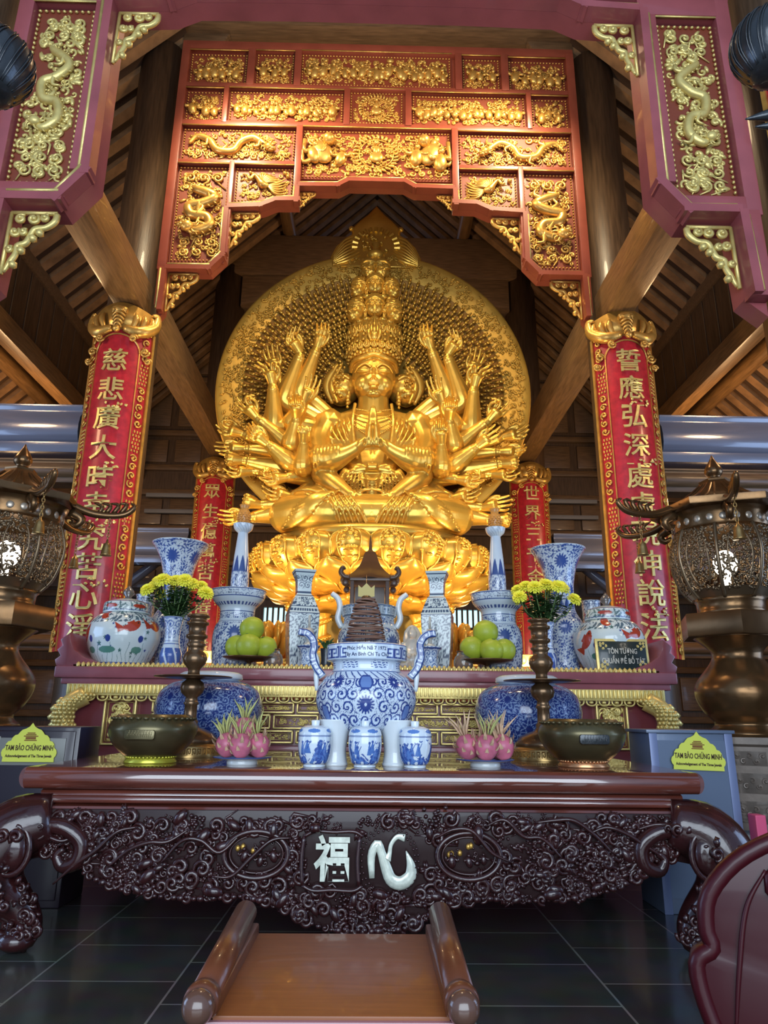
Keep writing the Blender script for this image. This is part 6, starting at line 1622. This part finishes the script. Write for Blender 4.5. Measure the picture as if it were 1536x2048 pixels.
# brass candlesticks with wide drip plates
for lab, x in (('tall dark brass candlestick with wide drip plate, left of the big censer', -1.375), ('tall dark brass candlestick with wide drip plate, right of the big censer', 1.395)):
    c = thing('candlestick', lab, 'candlestick', (x, 5.72, TZ), group='tall brass candlesticks')
    mb = MB(); lathe(mb, [(.262, 0), (.265, .012), (.262, .02), (.262, .075), (.255, .085), (.235, .10)], 56)
    for k in range(44):
        a = k * 2 * PI / 44
        for (p0, p1) in (((-.4, .025), (-.4, .068)), ((-.4, .068), (.35, .068)), ((.35, .068), (.35, .035)), ((.35, .035), (-.05, .035)), ((-.05, .035), (-.05, .052))):
            w_ = 2 * PI / 44 / 1.25; q0 = (.265 * math.cos(a + p0[0] * w_), .265 * math.sin(a + p0[0] * w_), p0[1]); q1 = (.265 * math.cos(a + p1[0] * w_), .265 * math.sin(a + p1[0] * w_), p1[1]); tube(mb, [q0, q1], .0035, 4)
    mb.build('base', BRASS, c, edge=50)
    mb = MB(); lathe(mb, [(.235, .10), (.225, .13), (.19, .17), (.13, .20), (.08, .215), (.062, .24), (.066, .26), (.05, .28), (.048, .38), (.06, .395), (.05, .41), (.045, .44), (.085, .475), (.095, .515), (.085, .55), (.055, .575), (.05, .585)], 40); mb.build('stem', CBRASS, c)
    mb = MB(); lathe(mb, [(.05, .578), (.16, .582), (.30, .594), (.304, .598), (.30, .602), (.16, .592), (.05, .592)], 64); mb.build('drip_plate', CBRASS, c)
    mb = MB(); lathe(mb, [(.05, .59), (.045, .64), (.05, .66), (.085, .70), (.098, .735), (.085, .775), (.058, .80), (.062, .83), (.078, .85), (.062, .865), (.062, .89), (.085, .905), (.085, .925), (.066, .935), (.07, 1.0), (.088, 1.01), (.088, 1.03), (.068, 1.035), (.066, 1.06), (.09, 1.07), (.088, 1.085), (.07, 1.09), (.05, 1.08)], 40); mb.build('socket', CBRASS, c)
# big blue pots with white lids
def potpaint(th, z, r):
    m = vines(th, z, .46, .066, .13) & band(z, .03, .62); f = np.zeros(th.shape, bool); rg_ = f.copy(); c2 = f.copy()
    for k in range(8):
        for zc in (.46, .22):
            tc = k * PI / 4 + (PI / 8 if zc < .3 else 0) + .2; a, rr = flower(th, z, np.full(th.shape, .46), tc, zc, .125, 14); f |= a & (rr > .03); rg_ |= rr < .09; c2 |= (rr < .125) & (np.sin(rr * 130 + 3 * np.sin(7 * np.arctan2(z - zc, (np.mod(th - tc + PI, 2 * PI) - PI) * .46))) > .3)
    w = (m & ~rg_) | (c2 & f)
    C = mixc((w, A(.22, .32, .55)), base=A(.016, .038, .20), shape=th.shape); C[band(z, .60, .62)] = A(.6, .7, .8); return C
for lab, x in (('large round blue pot with white lid behind the candlestick left of the big censer', -1.40), ('large round blue pot with white lid behind the candlestick right of the big censer', 1.435)):
    p = thing('lidded_pot', lab, 'pot', (x, 6.47, TZ), group='large blue lidded pots')
    porcelain('body', [(.25, 0), (.27, .01), (.37, .12), (.45, .26), (.468, .38), (.43, .50), (.35, .57), (.26, .60), (.245, .615)], potpaint, p, 420, 190)
    mb = MB(); lathe(mb, [(.27, .612), (.28, .62), (.275, .655), (.24, .675), (.06, .69), (.01, .69)], 48); l = mb.build('lid', WHITEP, p)

# ================================================================ bronze lanterns on stone pedestals
SPARKLE = mat('lantern bulb', (1, .95, .85), .5, emit=(1.0, .88, .70), estr=10)  # emission standing in for daylight sparkling on the pierced globe
for side, sx in (('left', -1), ('right', 1)):
    LX, LY = sx * 3.14, 6.0
    pz = 1.17
    s = thing('stone_pedestal', 'carved stone pedestal under the bronze lantern on the %s' % side, 'pedestal', (LX, LY, 0), PI / 8 * 0, group='lantern pedestals')
    mb = MB(); lathe(mb, [(.42, 0), (.42, .45), (.40, .50)], 8 * 6, None, sides=8, M=tm(rz=.30)); mb.build('foot', BLACKB, s, edge=30)
    mb = MB(); lathe(mb, [(.40, .50), (.40, 1.10), (.43, 1.12), (.43, pz), (.2, pz)], 8 * 6, None, sides=8, M=tm(rz=.30))
    for k in range(8):
        a = -PI / 2 + (k + .0) * PI / 4 + .30 ; M_ = tm(.375 * math.cos(a), .375 * math.sin(a), 0, 1, 0, 0, a + PI / 2)
        f = MB()
        for z0, z1 in ((.54, .72), (.75, .92), (.95, 1.08)):
            bevbox(f, -.13, .13, -.025, .0, z0, z1, .012)
            for j in range(5): scroll(f, -.09 + .045 * j, (z0 + z1) / 2 + .02 * (-1) ** j, -.025, .022, 1 if j % 2 else -1, j, .008, 5, 1.0)
        mb.join(f, M_)
    mb.build('shaft', STONE, s, edge=30)
    L = thing('bronze_lantern', 'bronze lantern with pierced globe, curled roof hooks and bells on the %s side' % side, 'lantern', (LX, LY, pz), group='bronze lanterns')
    mb = MB(); lathe(mb, [(.29, 0), (.295, .03), (.25, .07), (.24, .11), (.31, .19), (.365, .32), (.345, .43), (.235, .57), (.20, .64), (.215, .70), (.29, .77), (.33, .80)], 56, 60); mb.build('baluster', BRONZE, L)
    mb = MB(); lathe(mb, [(.30, .80), (.385, .80), (.39, .81), (.39, .98), (.385, .99), (.30, .99)], 48, None, sides=6, M=tm(rz=.2))
    for k in range(6):
        a = -PI / 2 + k * PI / 3 + .2; f = MB()
        for q in (-1, 1):
            bevbox(f, q * .1 - .085, q * .1 + .085, -.012, 0, .825, .965, .006)
            for j in range(4): scroll(f, q * .1 - .05 + .034 * j, .895 + .02 * (-1) ** j, -.012, .02, 1, j, .007, 5, 1.0)
        mb.join(f, tm(.336 * math.cos(a), .336 * math.sin(a), 0, 1, 0, 0, a + PI / 2))
    mb.build('hexagonal_collar', BRONZE, L, edge=30)
    mb = MB(); lathe(mb, [(.28, .99), (.29, 1.0), (.27, 1.03), (.275, 1.10), (.30, 1.13)], 48); mb.build('neck', BRONZE, L)
    # pierced globe: ribs plus a lattice of leaves with gaps
    gp = crom(np.array([(.29, 1.12), (.38, 1.24), (.435, 1.42), (.44, 1.56), (.40, 1.70), (.37, 1.74)]), 30)
    gr = lambda z: np.interp(z, gp[:, 1], gp[:, 0])
    mb = MB()
    for k in range(8):
        a = k * PI / 4 + .2; tube(mb, np.column_stack([(gp[:, 0] + .005) * math.cos(a), (gp[:, 0] + .005) * math.sin(a), gp[:, 1]]), .016, 6)
        for b in (-.22, .22): tube(mb, [((gr(z) + .002) * math.cos(a + PI / 8 + b * (math.sin((z - 1.2) / .46 * PI) ** .3)), (gr(z) + .002) * math.sin(a + PI / 8 + b * (math.sin((z - 1.2) / .46 * PI) ** .3)), z) for z in np.linspace(1.22, 1.64, 12)], .008, 5)
    lathe(mb, [(.29, 1.12), (.33, 1.17), (.355, 1.20)], 56, None, caps=False)
    r_ = random.Random(5 + sx)
    for k in range(1900):
        a = r_.random() * 2 * PI; z = r_.uniform(1.18, 1.72); rr = gr(z); s_ = r_.uniform(.013, .027)
        ell(mb, (rr * math.cos(a), rr * math.sin(a), z), (.006, s_, s_ * .5), euler(r_.uniform(0, 3), 0, a), 1)
    for k in range(150):
        a = r_.random() * 2 * PI; z = r_.uniform(1.2, 1.7); t = np.linspace(0, 4.4, 8); q = r_.choice((-1, 1)); rr_ = np.linspace(.05, .015, 8)
        aa = a + rr_ * np.cos(t * q) / .42; zz = z + rr_ * np.sin(t * q); tube(mb, np.column_stack([gr(zz) * np.cos(aa), gr(zz) * np.sin(aa), zz]), .008, 4)
    mb.build('pierced_globe', mat('bronze lattice', (.22, .15, .085), .30, .7) if 'bronze lattice' not in bpy.data.materials else bpy.data.materials['bronze lattice'], L)
    mb = MB(); ell(mb, (0, 0, 1.45), (.10, .10, .12), None, 3); tube(mb, [(0, 0, 1.10), (0, 0, 1.40)], .03, 8); mb.build('glow', SPARKLE, L)  # glowing ball added to imitate daylight sparkle, not a real lamp
    mb = MB(); lathe(mb, [(.37, 1.72), (.395, 1.735), (.40, 1.75), (.405, 1.83), (.42, 1.86), (.44, 1.88), (.3, 1.89)], 60); eb = mb.build('eave_band', BRONZE, L, edge=30)
    mb = MB()
    for k in range(24):
        a = k * 2 * PI / 24 + .12; ell(mb, (.40 * math.cos(a), .40 * math.sin(a), 1.79), (.012, .032, .034), euler(0, 0, a), 2)
    mb.build('round_studs', mat('pale bronze studs', (.55, .46, .36), .3, .5) if 'pale bronze studs' not in bpy.data.materials else bpy.data.materials['pale bronze studs'], eb)
    # concave hexagonal roof
    mb = MB()
    def wob(th, z): return 1 + .10 * np.cos(6 * (th + PI / 2 + .2 * 0 + PI / 6)) * np.clip((2.05 - z) / .17, 0, 1)
    lathe(mb, [(.40, 1.88), (.50, 1.885), (.505, 1.90), (.505, 1.945), (.48, 1.955), (.38, 1.985), (.28, 2.045), (.19, 2.12), (.13, 2.18), (.115, 2.20), (.12, 2.215), (.06, 2.22)], 72, None, sides=6, M=tm(rz=.2 + PI / 6), wob=None)
    for k in range(6):
        for j in range(5):
            a = -PI / 2 + k * PI / 3 + .2 + (j - 2) * .17
            tube(mb, [(.46 * math.cos(a), .46 * math.sin(a), 1.965), (.30 * math.cos(a), .30 * math.sin(a), 2.04), (.15 * math.cos(a), .15 * math.sin(a), 2.165)], .009, 5, 8)
    mb.build('roof', BRONZE, L, edge=35)
    mb = MB(); lathe(mb, [(.07, 2.20), (.09, 2.22), (.06, 2.24), (.05, 2.255), (.075, 2.29), (.075, 2.33), (.05, 2.38), (.02, 2.43), (.004, 2.47)], 24, 40); mb.build('finial', BRONZE, L)
    for k in range(6):
        a = -PI / 2 + k * PI / 3 + .2 + PI / 6; d = A(math.cos(a), math.sin(a), 0); s_ = A(-d[1], d[0], 0)
        h = MB(); tube(h, [d * .46 + A(0, 0, 1.925), d * .64 + A(0, 0, 1.86), d * .82 + A(0, 0, 1.85), d * .94 + A(0, 0, 1.88), d * 1.0 + A(0, 0, 1.95), d * .96 + A(0, 0, 1.98)], [.04, .035, .03, .028, .022, .008], 8, 22)
        for j in range(4): tube(h, [d * (.70 + .06 * j) + A(0, 0, 1.87), d * (.72 + .07 * j) + A(0, 0, 1.93 + .012 * j), d * (.64 + .07 * j) + A(0, 0, 1.965)], [.022, .02, .006], 6, 7)
        tube(h, [d * .46 + A(0, 0, 1.86), d * .56 + A(0, 0, 1.80), d * .52 + A(0, 0, 1.74), d * .46 + A(0, 0, 1.77)], [.05, .04, .03, .01], 7, 10)
        hk = h.build('roof_hook', BRONZE, L)
        b = MB(); 
        for j in range(7): 
            t = np.linspace(0, 2 * PI, 11); c = d * .80 + A(0, 0, 1.82 - .030 * j); ax = d if j % 2 else s_
            tube(b, [c + ax * .012 * math.cos(u) + A(0, 0, .020 * math.sin(u)) for u in t], .004, 4, caps=False)
        lathe(b, [(.05, 1.48), (.045, 1.49), (.036, 1.55), (.030, 1.585), (.012, 1.60), (.008, 1.625)], 16, M=tm(d[0] * .80, d[1] * .80, 0)); b.build('bell', BRASS, hk)

# ================================================================ donation boxes with yellow signs
def sign_poly(w, h):
    L = [(0, 1.0), (.10, .90), (.22, .85), (.34, .82), (.42, .76), (.48, .70), (.58, .68), (.66, .62), (.70, .54), (.80, .52), (.87, .45), (.89, .36), (.97, .31), (1.0, .23), (.97, .15), (.92, .11), (.93, .0)]
    L = [(x * w / 2, z * h) for x, z in L]
    return L + [(-x, z) for x, z in L[::-1]][:-1]
def yellow_sign(lab, x, y, z, rz=0, tilt=0, rest=None):
    s = thing('yellow_sign', lab, 'sign', (x, y, z), rz, 'yellow lotus-shaped signs'); s.rotation_euler = (0, tilt, rz)
    mb = MB(); prism(mb, sign_poly(.40, .27), -.004, .0); mb.build('card', YELLOWS, s, smooth=False)
    mb = MB(); mb.join(text_mb('TAM BẢO CHỨNG MINH', .050, .001, .0012, sx=.62), tm(0, -.0055, .095)); mb.join(text_mb('Acknowledgement of The Three Jewels', .026, .001, .0008, sx=.80), tm(0, -.0055, .040)); mb.build('lettering', DARKT, s, smooth=False)
    mb = MB()
    for x0, x1, z0, z1 in ((-.045, .045, .145, .152), (-.037, .037, .155, .172), (-.052, .052, .174, .181), (-.037, .037, .184, .192), (-.028, .028, .195, .203)): box(mb, x0, x1, -.006, -.0042, z0, z1)
    mb.build('temple_emblem', mat('brown emblem print', (.22, .09, .02), .6) if 'brown emblem print' not in bpy.data.materials else bpy.data.materials['brown emblem print'], s, smooth=False)
bx = thing('donation_box', 'slate blue metal box beside the table end, near the round-backed chair', 'box', (2.40, 5.40, 0), group='donation boxes')
mb = MB(); bevbox(mb, -.31, .31, .0, .42, 0, 1.20, .01); mb.build('box_body', BOXB, bx, edge=40)
mb = MB(); bevbox(mb, -.33, .33, -.02, .44, 1.20, 1.225, .006); box(mb, -.28, .28, -.006, .0, .1, 1.15); mb.build('lid', BOXB, bx, edge=40)
mb = MB(); bevbox(mb, -.31, -.25, -.012, .0, .0, 1.2, .004); bevbox(mb, .25, .31, -.012, .0, .0, 1.2, .004); mb.build('corner_strip', mat('paler slate metal', (.17, .21, .36), .35, .2), bx, edge=40)
yellow_sign('yellow lotus-shaped sign on the slate blue box', 2.43, 5.376, .945, 0, .03)
bx = thing('donation_box', 'dark box with grey label beside the table end, left of the bronze bowl', 'box', (-2.43, 5.44, 0), group='donation boxes')
mb = MB(); bevbox(mb, -.33, .33, .0, .42, 0, 1.20, .012); bevbox(mb, -.30, .30, -.012, .0, .05, 1.17, .008); mb.build('box_body', BOXD, bx, edge=40)
mb = MB(); bevbox(mb, -.24, .24, -.02, -.008, .93, 1.12, .004); bevbox(mb, -.27, -.235, -.022, -.008, .84, 1.13, .004); mb.build('grey_label', GLASSY, bx, edge=40)
yellow_sign('yellow lotus-shaped sign on the dark box with the grey label', -2.44, 5.410, .955, 0, .0)
o = MB(); bevbox(o, 2.735, 2.81, 5.25, 5.36, .46, .66, .008); bevbox(o, 2.725, 2.82, 5.24, 5.37, .43, .46, .006)
box(o, 2.73, 2.815, 5.245, 5.365, 0, .43); pk = o.build('pink_crate', PINKB, smooth=False); tag(pk, 'small pink crate between the slate blue box and the stone pedestal', 'crate')

# ================================================================ low prayer bench, chair and bronze cranes
b = thing('prayer_bench', 'low brown bench with rolled ends in front of the table', 'bench', (-.06, 2.20, 0))
mb = MB(); bevbox(mb, -.33, .33, .0, .75, .48, .52, .006); mb.build('bench_top', BENCHW, b, edge=40)
mb = MB(); bevbox(mb, -.345, .345, -.012, .03, .445, .510, .008); mb.build('front_rail', mat('rubbed bench edge', (.34, .15, .17), .25, 0, .5), b, edge=40)
for q in (-1, 1):
    mb = MB(); tube(mb, [(q * .352, -.02, .555), (q * .366, .76, .585)], .042, 20); lathe(mb, [(.046, -.03), (.05, 0), (.046, .03)], 20, M=tm(q * .352, 0, .555, 1, PI / 2)); r_ = mb.build('rolled_end', BENCHD, b)
    mb = MB(); ell(mb, (q * .352, -.045, .555), (.044, .04, .044), None, 3); mb.build('end_cap', mat('worn cap wood', (.10, .05, .035), .22, 0, .6) if 'worn cap wood' not in bpy.data.materials else bpy.data.materials['worn cap wood'], r_)
    mb = MB(); bevbox(mb, min(q * .31, q * .365), max(q * .31, q * .365), .0, .75, .49, .555, .01); mb.build('side_rail', BENCHD, b, edge=40)
    for y in (.05, .70):
        mb = MB(); bevbox(mb, q * .33 - .03, q * .33 + .03, y - .03, y + .03, 0, .49, .008); mb.build('leg', BENCHD, b, edge=40)
ch = thing('armchair', 'dark maroon lacquered chair with round carved back at the bottom right corner', 'chair', (1.42, 2.03, 0), -.35)
mb = MB()
pf = crom(np.array([(-.44, .40), (-.50, .55), (-.515, .66), (-.47, .70), (-.48, .75), (-.46, .84), (-.36, .94), (-.20, 1.01), (0, 1.035)]), 30).tolist()
pf = pf + [(-x, z) for x, z in pf[-2::-1]]
prism(mb, pf, 0, .06, None, .022); cb = mb.build('backrest', MAROON, ch, edge=60)
mb = MB(); P = np.array([(x * .97, .01, z - .01) for x, z in pf]); tube(mb, P, .024, 12); mb.build('back_frame', MAROON, cb)
mb = MB(); scroll(mb, -.25, .86, .0, .06, 1, .5, .016, 8, 1.6); tube(mb, [(-.42, -.005, .50), (-.395, -.01, .65), (-.36, -.01, .80), (-.30, -.01, .90)], [.004, .007, .007, .004], 7, 20); mb.build('scroll_relief', MAROON, cb)
mb = MB(); bevbox(mb, -.46, .46, .05, .62, .40, .46, .02); mb.build('seat', MAROON, ch, edge=40)
for x in (-.42, .42):
    for y in (.05, .57):
        mb = MB(); tube(mb, [(x, y, 0), (x * 1.02, y, .2), (x, y, .42)], [.035, .045, .05], 12, 10); mb.build('leg', MAROON, ch)
    mb = MB(); tube(mb, [(x * .96, .04, .68), (x * .92, .30, .66), (x * .9, .58, .63), (x * .92, .57, .44)], .03, 10, 24); mb.build('armrest', MAROON, ch)
# cranes: standing on tortoise bases, each lifting a lotus bud; mostly outside the frame
for side, sx in (('left', -1), ('right', 1)):
    c = thing('bronze_crane', 'dark bronze crane with open beak and lotus bud cut off by the right edge' if sx > 0 else 'dark bronze crane at the left edge, little more than its round lotus bud showing', 'crane statue', (sx * (2.62 if sx > 0 else 2.48), 2.98 if sx > 0 else 3.0, 0), group='bronze cranes')
    q = -sx   # faces the middle
    ho, zo = (0, 0) if sx > 0 else (-.17, -.24)   # the other one holds its head lower and further back
    mb = MB(); ell(mb, (0, 0, .16), (.36, .28, .16)); ell(mb, (q * .42, 0, .16), (.12, .09, .08)); mb.build('tortoise_base', BLACKB, c)
    mb = MB(); ell(mb, (0, 0, 2.25), (.42, .22, .26), euler(0, q * -.35, 0)); tube(mb, [(q * -.1, 0, 2.3), (q * .15, 0, 2.7), (q * .02, 0, 3.3), (q * -.02, 0, 3.9), (q * .12 + ho, 0, 4.28 + zo), (q * .26 + ho, 0, 4.40 + zo)], [.16, .13, .085, .07, .062, .07], 12, 40); ell(mb, (q * .28 + ho, 0, 4.40 + zo), (.10, .075, .075))
    for k in range(5): tube(mb, [(q * -.25, 0, 2.25), (q * -.5, .05 * (k - 2), 2.1), (q * -.75, .07 * (k - 2), 1.85)], [.08, .07, .02], 7, 10)
    mb.build('body', BLACKB, c)
    mb = MB(); tube(mb, [(q * .34 + ho, 0, 4.42 + zo), (q * .48 + ho, 0, 4.425 + zo), (q * .625 + ho, 0, 4.395 + zo)], [.045, .034, .004], 8, 12); tube(mb, [(q * .34 + ho, 0, 4.37 + zo), (q * .47 + ho, 0, 4.355 + zo), (q * .58 + ho, 0, 4.345 + zo)], [.035, .026, .004], 8, 12); mb.build('beak', BLACKB, c)
    for y in (-.08, .08):
        mb = MB(); tube(mb, [(0, y, 2.05), (q * -.05, y, 1.2), (q * .02, y, .28)], [.05, .035, .03], 8, 14); mb.build('leg', BLACKB, c)
    mb = MB(); tube(mb, [(q * .40 + ho, -.0, 4.39 + zo), (q * .44 + ho * .3, -.02, 4.53 + zo), (q * .43, -.02, 4.70 + zo)], [.02, .02, .03], 8, 10); mb.build('lotus_stem', BLACKB, c)
    mb = MB(); lathe(mb, [(.03, -.20), (.12, -.17), (.185, -.06), (.20, .04), (.17, .13), (.09, .19), (.02, .21)], 32, 30, M=tm(q * .43, -.02, 4.87 + zo))
    for k in range(20):
        a = k * 2 * PI / 20
        for o_ in (0, .08): tube(mb, [(q * .43 + r * math.cos(a + o_ + w_), -.02 + r * math.sin(a + o_ + w_), 4.87 + zo + z) for r, z, w_ in ((.125, -.165, 0), (.19, -.055, .08), (.205, .045, .2), (.172, .135, .4), (.09, .195, .7))], .004, 5, 14)
    mb.build('lotus_bud', BLACKB, c)
    mb = MB(); tube(mb, [(q * .05, -.03, 3.62), (q * .30, -.03, 3.70), (q * .60, -.03, 3.62)], [.02, .05, .005], 8, 14, flat=(1, .5)); mb.build('lotus_leaf', BLACKB, c)
